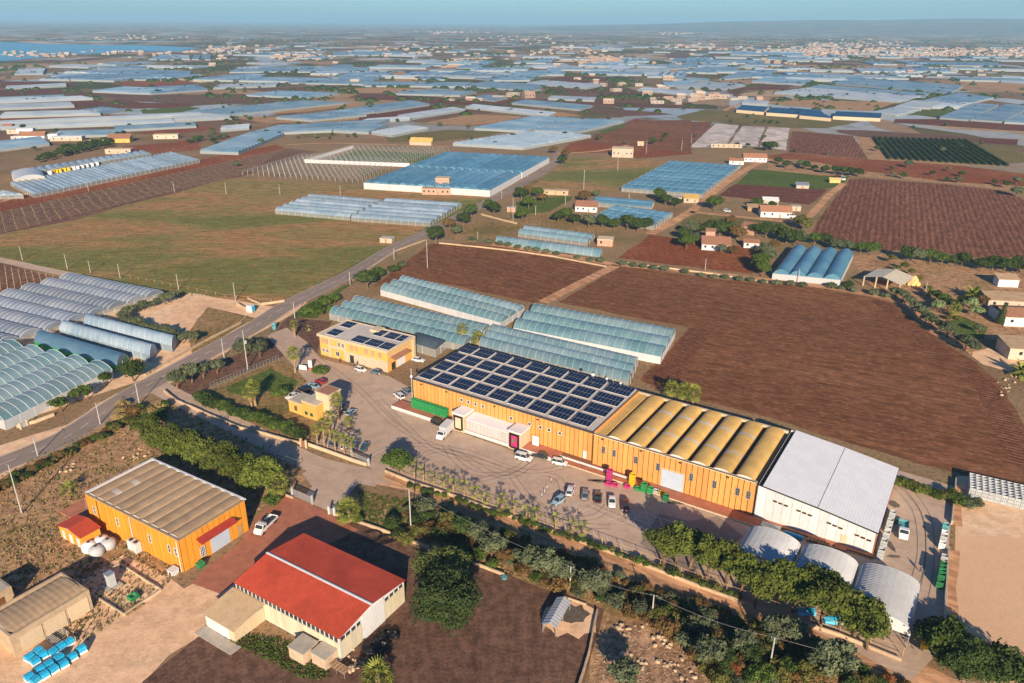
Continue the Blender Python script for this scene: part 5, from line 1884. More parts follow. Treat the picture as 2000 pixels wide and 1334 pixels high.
house(1452, 316, 20, 10, 3.6, 'white villa with a red tiled roof and veranda at the end of the dirt lane', 'white', 'gable', 'tile', math.radians(-6), 5)
house(1388, 288, 30, 3.5, 3.0, 'long low sand-coloured wall building below the mulched fields', 'cream', 'flat', 'cream', math.radians(-5), 6)
house(1485, 424, 19, 10, 3.6, 'white farmhouse with a patched red roof beside the parked truck', 'white', 'gable', 'tile', math.radians(-8), 4)
house(1460, 412, 7, 5, 2.6, 'low makeshift shed left of the red-patched farmhouse', 'wood', 'mono', 'brownsheet', math.radians(-8), 1, 'shed')
house(1490, 400, 10, 4, 3.0, 'grey sheet-roofed shelter behind the red-patched farmhouse', 'concrete', 'mono', 'whitesheet', math.radians(-8), 0, 'shed')
house(1545, 412, 6, 5, 2.6, 'low grey store at the right of the red-patched farmhouse', 'concrete', 'flat', 'concrete', math.radians(-8), 1, 'shed')
house(1335, 396, 10, 7, 3.0, 'cream house with orange-brown roof behind the lane trees', 'cream', 'mono', 'ochre', math.radians(-8), 2)
house(1308, 395, 8, 6, 3.0, 'pale ruined block building beside the lane trees', 'concrete', 'flat', 'concrete', math.radians(-8), 1)
house(1060, 380, 18, 6, 2.6, 'roofless sandstone ruin above the green lawn', 'wall', 'flat', 'wall', math.radians(-8), 3, 'ruin')
house(1555, 368, 9, 5, 2.4, 'grey shack in the middle of the scrap yard', 'concrete', 'mono', 'metal', math.radians(-8), 1, 'shack')
house(1620, 357, 8, 4, 2.4, 'long straw-coloured heap-like shack right of the scrap yard', 'straw', 'gable', 'straw', math.radians(-8), 0, 'shack')
# salmon house below the big blue greenhouse
house(824, 380, 20, 9, 4.0, 'salmon and cream country house with a low wing', 'pinkwall', 'flat', 'pinkwall', math.radians(-4), 6)
house(851, 372, 10, 8, 8.2, 'upper storey of the salmon country house with two dark windows', 'pinkwall', 'flat', 'cream', math.radians(-4), 2)
house(800, 283, 22, 6, 3, 'ochre-roofed store between the bare frames and the blue greenhouse', 'cream', 'mono', 'ochre', math.radians(-10), 0, 'store')
# hay barn and farm at the right
HB = frame_px((1684, 558), (1742, 571), 0)
hb = thing('hay_barn', 'open barn with a beige sheet roof on pale posts at the right', 'barn', HB.p(6, 4))
LB, DB, HBH = 14.5, 14.5, 3.9
for j, (ua, ub) in enumerate(((-.4, LB / 2 - .02), (LB / 2 + .02, LB + .4))):
    ribroof(hb, HB, ua, ub, -.4, DB + .4, lambda u, v: HBH + 1.6 * (1 - abs(u - LB / 2) / (LB / 2)), plain('barn_sheet', (.56, .50, .38), .8, .08), 12, 'roof_sheet', amp=.05)
for u in (.2, 5, 9.5, LB - .2):
    for v in (.2, DB - .2):
        b = MB()
        b.box(HB, u - .2, u + .2, v - .2, v + .2, 0, HBH + .2 + 1.5 * (1 - abs(u - LB / 2) / (LB / 2)))
        part('post', b, M['cream'], hb)
b = MB()
b.box(HB, 0, LB, DB - .15, DB, 0, 2.6)
part('back_wall', b, M['concrete'], hb)
fb = Frame(P(1776, 558), (1, -.2))
k = 0
for (u, v, z) in [(0, 0, .8), (1.7, 0, .8), (3.4, 0, .8), (.8, .1, 2.1), (2.5, .1, 2.1), (1.7, .2, 3.4), (0.2, 1.6, .8), (1.9, 1.6, .8), (3.4, 1.5, .8), (1.2, 1.6, 2.1), (2.7, 1.7, 2.2)]:
    m = MB()
    a = fb.p(u, v, z)
    m.bar(a, a + Vector((.1, 1.5, 0)), .85, n=14)
    nm = ['bottom', 'bottom', 'bottom', 'second', 'second', 'top'][k] if k < 6 else 'rear'
    tag(part('hay_bale', m, M['straw']), 'round golden hay bale in the pile right of the open barn', 'hay bale', 'round hay bales in a pile')
    k += 1
house(1928, 601, 20, 8, 3.6, 'long farm building with a brown tiled roof at the right edge', 'cream', 'mono', 'brownsheet', math.radians(-8), 4, rise=1.3)
house(1948, 560, 9, 5, 3.6, 'small white block outhouse above the tiled farm building', 'white', 'mono', 'brownsheet', math.radians(-6), 0, 'outhouse')
house(1960, 637, 22, 14, 4.0, 'farmhouse with ochre and brown tiled roofs at the right edge', 'white', 'gable', 'tile', math.radians(-6), 4, rise=1.6)
t = house(1968, 702, 16, 10, 4.4, 'grey-roofed farm building with a pale veranda at the right edge', 'cream', 'mono', 'brownsheet', math.radians(-6), 2, rise=1.0)
# left farmstead and others
YL = math.radians(8)
house(38, 274, 24, 10, 4, 'white farmhouse with an orange tiled roof at the left', 'white', 'gable', 'tile', YL, 4)
house(72, 272, 20, 10, 4.2, 'white farm building next to the orange-roofed farmhouse', 'white', 'flat', 'white', YL, 3)
house(98, 276, 30, 10, 3.8, 'long cream farm building at the right of the farmstead', 'cream', 'flat', 'whitesheet', YL, 4)
house(22, 274, 16, 8, 3.0, 'low cream wing at the left end of the farmstead', 'cream', 'flat', 'whitesheet', YL, 2)
house(14, 262, 14, 8, 4.0, 'beige house behind the farmstead wing', 'cream', 'flat', 'concrete', YL, 2)
house(34, 262, 16, 8, 5.0, 'tall white house behind the orange roof', 'white', 'flat', 'white', YL, 2)
house(175, 285, 12, 8, 3, 'small white arched shed beside the orange-roofed store', 'white', 'gable', 'whitesheet', YL, 0, 'shed')
house(208, 279, 22, 10, 3.8, 'yellow store with a bright orange roof at the left', 'yellow', 'mono', 'tile', YL, 2, 'store')
house(206, 301, 22, 9, 3.6, 'cream flat-roofed house with an overhanging terrace by the olive grove', 'cream', 'flat', 'cream', YL, 3)
house(300, 272, 24, 9, 4, 'long cream house left of the round bushes', 'cream', 'flat', 'cream', YL, 3)
house(5, 253, 10, 8, 4, 'orange-walled house at the far left edge', 'pinkwall', 'gable', 'tile', YL, 2)
for k, (x, y, m_) in enumerate([(100, 340, 'yellowp'), (106, 339, 'yellowp'), (113, 338, 'yellowp'), (122, 336, 'yellowp'), (130, 335, 'yellowp'), (94, 342, 'white'), (140, 333, 'white'), (148, 332, 'white'), (157, 330, 'white'), (166, 328, 'white'), (176, 326, 'white'), (186, 324, 'white')]):
    f = Frame(P(x, y), (1, .2))
    m = MB()
    for q in range(2):
        m.box(f, 0, 2.6, 0, 2.4, q * 1.35 + .1, q * 1.35 + 1.35)
        m.box(f, .1, 2.5, .1, 2.3, q * 1.35, q * 1.35 + .1)
    tag(part('crate_stack', m, M[m_]), 'stack of %s crates beside the white arches at the left' % ('yellow' if m_ == 'yellowp' else 'white'), 'crates', '%s crate stacks at the left' % ('yellow' if m_ == 'yellowp' else 'white'))
# ================================================================== vegetation prototypes
def leafcloud(rng, lobes, n, size, core=.64, inner=.62, flat=0.0):
    """leaf-sized quads over the skins of several lobes + a dark lumpy core inside each"""
    V, Fc = [], []
    vol = np.array([l[3] * l[4] for l in lobes], float)
    cnt = (n * vol / vol.sum()).astype(int) + 4
    for (cx_, cy_, cz_, rx, rz), k in zip(lobes, cnt):
        d = rng.normal(size=(k, 3))
        d /= np.linalg.norm(d, axis=1)[:, None]
        d[:, 2] = np.where(d[:, 2] < -.35, -d[:, 2], d[:, 2])
        lump = 1 + .24 * np.sin(d[:, 0] * 5 + cx_ * 9) * np.cos(d[:, 1] * 6 + cy_ * 7) + .1 * np.sin(d[:, 2] * 9 + cz_ * 5)
        rr = (inner + (1.04 - inner) * rng.random(k) ** .45) * lump
        p = np.stack([cx_ + d[:, 0] * rx * rr, cy_ + d[:, 1] * rx * rr, cz_ + d[:, 2] * rz * rr], 1)
        nrm = d + rng.normal(scale=.55, size=(k, 3))
        nrm /= np.linalg.norm(nrm, axis=1)[:, None]
        a = np.cross(nrm, rng.normal(size=(k, 3)))
        a /= np.linalg.norm(a, axis=1)[:, None]
        b_ = np.cross(nrm, a)
        s = size * rng.uniform(.6, 1.35, k)[:, None]
        q = np.stack([p - a * s, p - b_ * s * .6, p + a * s, p + b_ * s * .6], 1).reshape(-1, 3)
        Fc.append(np.arange(4 * k).reshape(k, 4) + sum(len(v) for v in V))
        V.append(q)
    # cores
    for (cx_, cy_, cz_, rx, rz) in lobes:
        m, s = 8, 5
        vs = []
        for i in range(s + 1):
            ph = math.pi * i / s
            for j in range(m):
                th = 2 * math.pi * j / m
                r_ = core * (1 + .12 * math.sin(j * 2.3 + i * 1.7 + cx_ * 5))
                vs.append((cx_ + rx * r_ * math.sin(ph) * math.cos(th), cy_ + rx * r_ * math.sin(ph) * math.sin(th), cz_ + rz * r_ * math.cos(ph)))
        base = sum(len(v) for v in V)
        fs = [(base + i * m + j, base + (i + 1) * m + j, base + (i + 1) * m + (j + 1) % m, base + i * m + (j + 1) % m) for i in range(s) for j in range(m)]
        V.append(np.array(vs))
        Fc.append(np.array(fs))
    return np.concatenate(V), np.concatenate(Fc)


def trunkmesh(r, h, r0, forks=3, spread=.5, mat='bark'):
    mb = MB()
    top = Vector((r.uniform(-.08, .08) * h, r.uniform(-.08, .08) * h, h * .5))
    mb.bar((0, 0, -.05), top, r0, n=7, r2=r0 * .72)
    for k in range(forks):
        a = 2 * math.pi * (k + r.random() * .5) / forks
        e = top + Vector((math.cos(a) * spread * h * .5, math.sin(a) * spread * h * .5, h * .5))
        mb.bar(top, e, r0 * .6, n=5, r2=r0 * .25)
    me = mb.mesh('trunk')
    me.materials.append(M[mat])
    return me


NPR = np.random.default_rng(5)
CROWN, TRUNK = {}, {}
rr = random.Random(11)


def make_proto(kind, n_var, hgt, lobes_fn, nleaf, size, mat, tr=None):
    CROWN[kind], TRUNK[kind] = [], []
    for k in range(n_var):
        v, f = leafcloud(NPR, lobes_fn(rr), nleaf, size)
        me = mesh_np('crown', v, f, LEAF[mat])
        CROWN[kind].append(me)
        TRUNK[kind].append(tr(rr) if tr else None)


def lobes_ball(n, R, z, rl, zs=.75):
    def f(r):
        L = [(0, 0, z, rl * 1.15, rl * 1.05)]
        for k in range(n):
            a = 2 * math.pi * k / n + r.uniform(-.3, .3)
            q = R * r.uniform(.6, 1.05)
            L.append((math.cos(a) * q, math.sin(a) * q, z + r.uniform(-.5, .55) * zs, rl * r.uniform(.62, 1.0), rl * r.uniform(.55, .85)))
        for k in range(max(2, n // 2)):
            a = r.uniform(0, 6.28)
            L.append((math.cos(a) * R * .5, math.sin(a) * R * .5, z + r.uniform(.4, .9) * zs, rl * .7, rl * .6))
        return L
    return f


# nominal sizes in metres
make_proto('pine', 4, 8, lobes_ball(8, 2.3, 5.0, 1.6, 1.5), 3000, .24, 'pine', lambda r: trunkmesh(r, 4.2, .26, 4, .8))
make_proto('round', 4, 6, lobes_ball(7, 1.9, 3.2, 1.7, 1.2), 2200, .24, 'dark', lambda r: trunkmesh(r, 2.6, .24, 3, .7))
make_proto('olive', 4, 4, lobes_ball(6, 1.3, 2.3, .95, .8), 1200, .17, 'grey', lambda r: trunkmesh(r, 1.9, .17, 3, .9))
make_proto('bush', 5, 2.4, lobes_ball(5, 1.1, .95, .95, .4), 1000, .17, 'green', None)
make_proto('big', 2, 11, lobes_ball(15, 3.5, 4.6, 2.5, 3.0), 12000, .2, 'dark', lambda r: trunkmesh(r, 4, .5, 4, .9))
make_proto('small', 3, 1.4, lobes_ball(3, .5, .5, .5, .2), 260, .13, 'green', None)
make_proto('dot', 4, 4, lobes_ball(3, 1.6, 2.0, 1.7, .5), 90, .7, 'dark', None)
make_proto('cone', 1, 8, lambda r: [(0, 0, 1.2 + k * .95, 1.9 - k * .21, .8) for k in range(8)], 2200, .2, 'dark', lambda r: trunkmesh(r, 2, .2, 0))
# dry shrubs with pale twigs
_used = {}


def tree(kind, q, s, label, mat=None, cat='tree', group=None, name=None, yaw=None, sz=None, parts=True, hc=0.0):
    q = P(*q, hc) if len(q) == 2 else Vector(q)
    q.z = 0
    s *= {'round': 1.28, 'olive': 1.12, 'bush': 1.08}.get(kind, 1)
    k = rr.randrange(len(CROWN[kind]))
    yaw = rr.uniform(0, 6.28) if yaw is None else yaw
    s3 = (s, s, (sz * s) if sz else s * rr.uniform(.88, 1.12))
    nm = name or {'pine': 'pine_tree', 'round': 'broadleaf_tree', 'olive': 'olive_tree', 'bush': 'bush', 'big': 'large_tree', 'small': 'small_bush', 'dot': 'far_tree', 'cone': 'conifer_tree'}[kind]
    me = CROWN[kind][k]

    def setmat(o):
        if mat:
            o.material_slots[0].link = 'OBJECT'
            o.material_slots[0].material = LEAF[mat]
    if TRUNK[kind][k] is None or not parts:
        o = inst(nm, me, None, q, yaw, scale=s3)
        setmat(o)
        return tag(o, label, cat, group)
    t = thing(nm, label, cat, q, group, yaw, s3)
    setmat(inst('crown', me, t))
    inst('trunk', TRUNK[kind][k], t)
    return t


# ---- palms: fan leaves, each a piece
def fan_leaf(size=1.0, petiole=.9, n=9, droop=.35):
    mb = MB()
    mb.add([(0, -.03, 0), (petiole, -.02, .05), (petiole, .02, .05), (0, .03, 0)], [(0, 1, 2, 3)])
    for k in range(n):
        a = math.radians(-75 + 150 * k / (n - 1))
        L = size * (1 - .18 * abs(k - (n - 1) / 2) / n * 2)
        da = math.radians(8.0)
        c = Vector((petiole, 0, .05))
        mid = c + Vector((math.cos(a) * L * .6, math.sin(a) * L * .6, .04 * (1 if k % 2 else -1)))
        w = Vector((-math.sin(a), math.cos(a), 0)) * L * .6 * math.tan(da)
        tip = c + Vector((math.cos(a) * L, math.sin(a) * L, -droop * L * (1.0 if k % 2 else .7)))
        mb.add([c, mid - w, tip, mid + w], [(0, 1, 2, 3)])
    return mb


def pinnate(size=2.4, n=12):
    mb = MB()
    pr = Vector((0, 0, 0))
    for k in range(n):
        t = (k + 1) / n
        p = Vector((size * t * (1 - .12 * t), 0, size * (.28 * t - .62 * t * t)))
        w = .42 * math.sin(math.pi * (t * .85 + .12))
        q = pr
        mb.add([q, p, p + Vector((.12, w, -.14)), q + Vector((.12, w, -.14))], [(0, 1, 2, 3)])
        mb.add([q, p, p + Vector((.12, -w, -.14)), q + Vector((.12, -w, -.14))], [(3, 2, 1, 0)])
        pr = p
    return mb


FAN = fan_leaf().mesh('frond')
FAN.materials.append(LEAF['palm'])
FAND = fan_leaf(.9, .7, 5, .5).mesh('frond')
FAND.materials.append(LEAF['straw'])
PIN = pinnate().mesh('frond')
PIN.materials.append(LEAF['palm'])


def palm(q, h, label, n=26, size=1.0, skirt=8, kind='fan', group=None, trunk_r=.28, lean=0):
    q = P(*q) if len(q) == 2 else Vector(q)
    t = thing('palm_tree', label, 'palm tree', q, group)
    mb = MB()
    k = 7
    pts = []
    for i in range(k + 1):
        z = h * i / k
        rr_ = trunk_r * (1.35 - .45 * min(1, z / max(h, .1) * 1.5)) if i else trunk_r * 1.6
        pts.append((rr_ * (1.1 if i % 2 else .95), z))
    f = Frame(q, (1, 0))
    mb.lathe(f, pts, 8)
    part('trunk', mb, M['palmbark'], t)
    me = FAN if kind == 'fan' else PIN
    ga = 2.39996
    for i in range(n):
        el = math.radians(78 - 110 * (i / (n - 1)) ** .9)
        o = inst('frond', me, t, (0, 0, h - .02 * i))
        o.rotation_mode = 'YXZ'
        o.rotation_euler = (rr.uniform(-.25, .25), -el, i * ga + rr.uniform(-.2, .2))
        o.rotation_mode = 'XYZ'
        o.rotation_euler = (rr.uniform(-.2, .2), -el, i * ga + rr.uniform(-.2, .2))
        s = size * rr.uniform(.85, 1.12)
        o.scale = (s, s, s)
    for i in range(skirt):
        o = inst('dry_frond', FAND, t, (0, 0, h - .35 - .08 * i))
        o.rotation_euler = (rr.uniform(-.3, .3), math.radians(rr.uniform(48, 75)), i * ga)
        s = size * rr.uniform(.8, 1.05)
        o.scale = (s, s, s)
    return t


# near palms
palm((577, 728), 6.6, 'tall fan palm beside the office forecourt signs', 30, 1.35, 14)
palm((576, 658), 4.6, 'fan palm with drooping dry fronds in the dark garden by the road', 16, 1.1, 16)
palm((604, 646), 1.0, 'tiny young palm alone in the dark garden', 8, .8, 0)
palm((492, 797), 5.2, 'front one of the twin fan palms by the gatehouse lawn', 28, 1.35, 12)
palm((499, 793), 6.0, 'rear one of the twin fan palms by the gatehouse lawn', 28, 1.3, 12)
palm((661, 822), 6.5, 'fan palm standing against the gatehouse tower', 26, 1.2, 8)
for k, (x, y, h, s) in enumerate([(620, 866, 4.2, .9), (634, 872, 6.5, 1.15), (645, 862, 7.2, 1.1), (655, 880, 4.4, 1.0), (672, 884, 3.8, .95), (682, 842, 3.0, .9), (687, 888, 3.6, .85)]):
    palm((x, y), h, 'slim fan palm in the clump by the small red gate, %s from the left' % ORD[k], 20, s, 5, trunk_r=.2)
palm((547, 975), 4.2, 'stout palm with twin trunks beside the left sliding gate', 34, 1.6, 12, trunk_r=.4)
palm((539, 972), 3.6, 'shorter leaning palm tucked behind the stout one at the left sliding gate', 24, 1.3, 8)
palm((682, 1018), 2.8, 'dense bright palm beside the right gate post of the red yard', 44, 1.7, 10, trunk_r=.4)
palm((903, 671), 5.4, 'left fan palm of the pair between the greenhouse blocks', 28, 1.35, 10)
palm((933, 678), 3.6, 'right fan palm of the pair between the greenhouse blocks, bulging dry skirt', 30, 1.4, 16)
for k, (x, y) in enumerate([(1310, 783), (1331, 788), (1352, 792)]):
    palm((x, y), 4.2, 'palm behind the vaulted roof, %s of three' % ['left', 'middle', 'right'][k], 34, 1.5, 10, trunk_r=.3)
palm((1862, 620), 3.6, 'tall shaggy palm in the farm garden at the right', 34, 1.5, 14)
palm((1900, 585), 1.6, 'wide low date palm in the farm plot', 34, 2.1, 0, 'pin', trunk_r=.5)
palm((1882, 625), 3.0, 'second shaggy palm close to the farm lawn', 28, 1.4, 10) if False else None
palm((1996, 735), 1.6, 'date palm below the grey-roofed building at the right edge', 30, 2.0, 0, 'pin', trunk_r=.4)
palm((738, 1333), 1.4, 'stubby palm at the bottom edge beside the black pipe heaps', 30, 1.7, 6, trunk_r=.35)
palm((138, 962), .8, 'small palm in the scrub behind the red canopy', 16, 1.3, 0)
palm((712, 1046), .8, 'low yellow palm bush at the wall of the dark yard', 22, 1.2, 0) if False else None
palm((1815, 578), 1.0, 'small palm bush in the kitchen garden', 12, 1.2, 0, 'pin')
# the young palms along the car park fence
yp = [(811, 934), (827, 940), (848, 948), (868, 954), (885, 962), (907, 970), (928, 978), (951, 985), (979, 1000), (1004, 1008), (1028, 1016), (1047, 1024), (1085, 1035), (1117, 1045), (982, 996), (1139, 1052)]
for k, (x, y) in enumerate(sorted(yp)):
    palm((x, y), rr.uniform(1.6, 3.4), 'young palm along the car park fence, %s counting from the big gate tree' % ORD[k], 9, rr.uniform(.85, 1.1), 2, trunk_r=.17, group='young palms along the car park fence')

# ---- named trees near the works
tree('round', (777, 897), 1.0, hc=4, label='dense round tree beside the car park entrance gate', mat='green')
for k in range(13):
    tree('pine', (292 + 222 * k / 12 + rr.uniform(-4, 4), 846 + 86 * k / 12 + (6 if k % 2 else -6)), rr.uniform(1.12, 1.3), 'umbrella pine in the row behind the orange hall, %s from the road' % ORD[k], group='pines behind the orange hall', hc=5.4)
for k, (x, y, s) in enumerate([(1300, 1062, 1.15), (1325, 1058, 1.3), (1352, 1066, 1.2), (1385, 1088, 1.25), (1425, 1098, 1.2), (1450, 1120, 1.2), (1482, 1142, 1.2), (1526, 1134, 1.3), (1556, 1150, 1.2), (1585, 1148, 1.25), (1619, 1142, 1.15), (1612, 1184, 1.2), (1650, 1176, 1.2), (1678, 1196, 1.3), (1705, 1222, 1.15)]):
    tree('pine', (x, y), s, 'pine beside the arched sheds, %s from the left of the long row' % ORD[k], group='pines beside the arched sheds', hc=5.4)
tree('big', (877, 1190), 1.3, 'very large dark round tree in the dark yard, the front one', 'deep', sz=.95, hc=4)
tree('big', (866, 1105), 1.1, 'large spreading tree behind the biggest one in the dark yard', 'moss2', sz=.8, hc=5)
tree('big', (1880, 1330), 1.0, 'large dark tree in the lower right corner', 'dark', sz=.9)
tree('round', (1830, 1285), 1.25, 'dense dark tree beside the yellow crates at the lower right', 'green')
tree('round', (1960, 1345), 1.2, 'dark tree cut by the bottom edge at the lower right', 'dark')
tree('round', (262, 745), .95, 'round tree standing before the dark blue tunnel', 'dark')
for k, (x, y, s) in enumerate([(120, 805, .9), (172, 780, .8), (152, 785, .8), (208, 753, .75)]):
    tree('olive', (x, y), s * 1.35, 'orange-tree-like bush between the teal greenhouse and the road, %s from the bottom' % ORD[k], 'green', group='trees between greenhouse and road')
tree('round', (480, 700), .95, 'round grey tree in a stone ring beside the office entrance road', 'grey')
tree('round', (508, 698), .85, 'round grey tree closest to the office gate', 'grey')
for k, (x, y, s) in enumerate([(347, 760, 1.3), (375, 748, 1.3), (398, 738, 1.3), (425, 730, 1.2)]):
    tree('olive', (x, y), s * 1.1, 'olive tree on the road corner, %s from the left' % ORD[k], group='olive trees on the road corner')
tree('round', (717, 563), 1.3, 'big dark round tree beside the road above the greenhouses', 'dark')
tree('round', (740, 545), .8, 'dark tree touching the big round one by the road', 'dark')
tree('bush', (768, 532), 1.6, 'spreading dark shrub by the road bank', 'dark', 'shrub')
tree('bush', (785, 522), 1.4, 'rear dark shrub by the road bank', 'grey', 'shrub')
for k, (x, y, s) in enumerate([(600, 615, 1.6), (618, 608, 1.8), (635, 600, 1.8), (652, 592, 1.6), (625, 615, 1.4), (645, 610, 1.3)]):
    tree('bush', (x, y), s, 'dense green shrub of the roadside hedge above the dark garden, %s from the left' % ORD[k], 'green', 'shrub', 'roadside hedge shrubs')
for k, (x, y, s, m_) in enumerate([(851, 476, 1.0, 'dark'), (905, 440, .9, 'dark'), (878, 448, .8, 'brown'), (920, 425, .9, 'dark'), (893, 460, .7, 'grey'), (965, 420, .95, 'dark'), (955, 412, .8, 'green'), (1018, 390, 1.0, 'dark'), (1034, 385, .9, 'brown'), (1050, 388, .9, 'green'), (1032, 408, .95, 'green'),
                              (1020, 432, .9, 'green'), (1060, 395, .7, 'brown'), (1090, 435, .9, 'dark'), (1105, 430, .8, 'green'), (1140, 395, .9, 'brown'), (1165, 385, .6, 'grey'), (1122, 440, .8, 'dark'), (1150, 445, .85, 'grey'), (1176, 445, .9, 'dark'), (1200, 448, .8, 'dark'), (1226, 450, .95, 'dark'), (1245, 453, .9, 'dark'), (1262, 450, .8, 'dark'),
                              (1288, 395, 1.0, 'green'), (1300, 402, .8, 'dark'), (1395, 412, 1.15, 'green'), (1320, 405, .8, 'dark'), (1478, 406, .8, 'green'), (1508, 408, .6, 'dark'), (1080, 300, .8, 'brown'), (1105, 310, 1.0, 'brown'), (1098, 322, .9, 'dark'), (1275, 283, .8, 'dark'), (1497, 296, 1.1, 'dark'), (1510, 294, .9, 'dark'), (1440, 288, .6, 'dark'), (1460, 288, .5, 'dark'),
                              (1336, 470, .9, 'dark'), (1350, 462, .9, 'grey'), (1365, 460, .8, 'dark'), (1385, 455, .9, 'dark'), (1405, 462, .9, 'dark'), (1422, 460, .85, 'dark'), (1340, 487, .95, 'green'), (1355, 478, .7, 'grey'), (1425, 445, .8, 'brown'), (1440, 470, 1.0, 'brown'), (1478, 462, .9, 'green'), (1495, 465, .95, 'dark'), (1515, 468, .95, 'green'), (1535, 476, 1.0, 'dark'), (1552, 480, 1.0, 'dark'),
                              (1490, 500, .8, 'grey'), (1500, 515, .8, 'grey'), (1482, 528, .9, 'green'), (1488, 540, .8, 'green'), (1510, 490, .7, 'brown'), (1410, 495, .6, 'grey'), (1430, 498, .6, 'brown'), (1560, 445, .8, 'moss'), (1572, 452, .8, 'moss')]):
    tree('round', (x, y), s * 1.2, {'dark': 'dark', 'green': 'fresh green', 'brown': 'brownish', 'grey': 'grey-green', 'moss': 'pale yellow-green'}[m_] + ' garden tree among the houses beyond the brown fields', m_, group='garden trees among the houses')
# hedge of trees along the ploughed slope, right
for k, (x, y) in enumerate([(1590, 480), (1612, 482), (1632, 490), (1655, 492), (1680, 495), (1700, 498), (1772, 512), (1790, 515), (1815, 516), (1838, 518), (1858, 520), (1878, 522), (1915, 530), (1938, 528), (1960, 534), (1985, 536), (2005, 540), (1560, 478)]):
    tree('round', (x, y), rr.uniform(.85, 1.15), 'dark tree in the hedge line below the striped field, %s along the line' % ORD[k], rr.choice(('dark', 'green', 'grey')), group='hedge line below the striped field')
for k, (x, y, s) in enumerate([(1520, 322, .9), (1535, 330, .9), (1562, 325, .8), (1573, 332, .9), (1590, 334, .7), (1610, 340, .9), (1630, 342, .9), (1645, 344, .9), (1660, 345, 1.0), (1676, 346, 1.0), (1773, 328, .8), (1764, 350, .7), (1745, 346, .6), (1820, 344, .6), (1878, 346, .7), (1870, 358, .7), (1850, 356, .6), (1942, 362, .6), (1965, 368, .7), (1985, 360, .8), (1852, 335, .5), (1985, 385, 1.1), (1740, 334, .5)]):
    tree('round', (x, y), s * 1.05, 'rounded bush tree on the dry strip above the striped field, %s from the left' % ORD[k], rr.choice(('dark', 'dark', 'grey')), group='bush trees on the dry strip')
# lane-side shrubs between the two brown fields and the lane
lane = [(922, 470), (938, 473), (954, 476), (975, 480), (992, 482), (1010, 486), (1030, 489), (1048, 492), (1067, 495), (1086, 499), (1127, 506), (1153, 511), (1174, 513), (1217, 519), (1237, 522), (1256, 524), (1276, 527), (1298, 530), (1338, 535), (1370, 541), (1393, 544), (1417, 545), (1443, 549), (1466, 551), (1490, 554), (1515, 557), (1541, 558), (1567, 561), (1623, 563), (1641, 566), (1664, 571), (1705, 577), (1730, 582)]
for k, (x, y) in enumerate(lane):
    tree('bush', (x, y), rr.uniform(.85, 1.25), 'clipped round shrub beside the dirt lane, %s from the road side' % ORD[k], 'grey', 'shrub', 'round shrubs along the dirt lane')
for k, (x, y) in enumerate([(1748, 585), (1762, 592), (1776, 600), (1786, 612), (1798, 622), (1806, 634), (1816, 642), (1836, 652), (1848, 660), (1868, 672), (1885, 684), (1898, 694)]):
    tree('olive', (x, y), rr.uniform(1.1, 1.4), 'silvery olive in the curved row along the farm lane, %s from the barn' % ORD[k], 'grey', group='olive row along the farm lane')
for k, (x, y, s, kd, m_) in enumerate([(1655, 562, 1.3, 'bush', 'dark'), (1812, 575, 1.0, 'olive', 'moss'), (1825, 590, 1.3, 'olive', 'green'), (1838, 598, 1.3, 'olive', 'green'), (1830, 610, 1.3, 'olive', 'cactus'), (1875, 600, 1.2, 'olive', 'dark'), (1895, 608, 1.3, 'olive', 'cactus'), (1905, 622, 1.2, 'olive', 'cactus'), (1850, 608, 1.2, 'olive', 'dark'), (1915, 600, 1.2, 'olive', 'brown'), (1908, 652, .9, 'olive', 'grey'), (1795, 552, .9, 'olive', 'moss'), (1780, 540, .9, 'olive', 'moss'), (1765, 528, 1.0, 'olive', 'moss'), (1750, 530, .8, 'olive', 'green'), (1870, 625, .8, 'bush', 'moss'), (1850, 625, .8, 'bush', 'moss'), (1740, 515, 1.0, 'olive', 'moss')]):
    tree(kd, (x, y), s, 'garden shrub of the farm at the right, %s counted from the barn' % ORD[k], m_, 'shrub', 'garden shrubs of the right farm')
tree('cone', (1953, 634), .95, 'dark pointed conifer before the ochre farmhouse', 'dark')
# left olive hedge
for k in range(34):
    t_ = k / 33
    path = [(345, 588), (300, 598), (262, 612), (235, 625), (260, 640), (300, 652), (340, 665), (378, 672)]
    seg = min(6, int(t_ * 7))
    f_ = t_ * 7 - seg
    x = path[seg][0] * (1 - f_) + path[seg + 1][0] * f_
    y = path[seg][1] * (1 - f_) + path[seg + 1][1] * f_
    tree('olive', (x + rr.uniform(-4, 4), y + rr.uniform(-2, 3)), rr.uniform(.75, 1.0), 'grey-green olive of the U-shaped hedge left of the road, %s along it' % ORD[k], 'grey', group='olives of the U-shaped hedge')
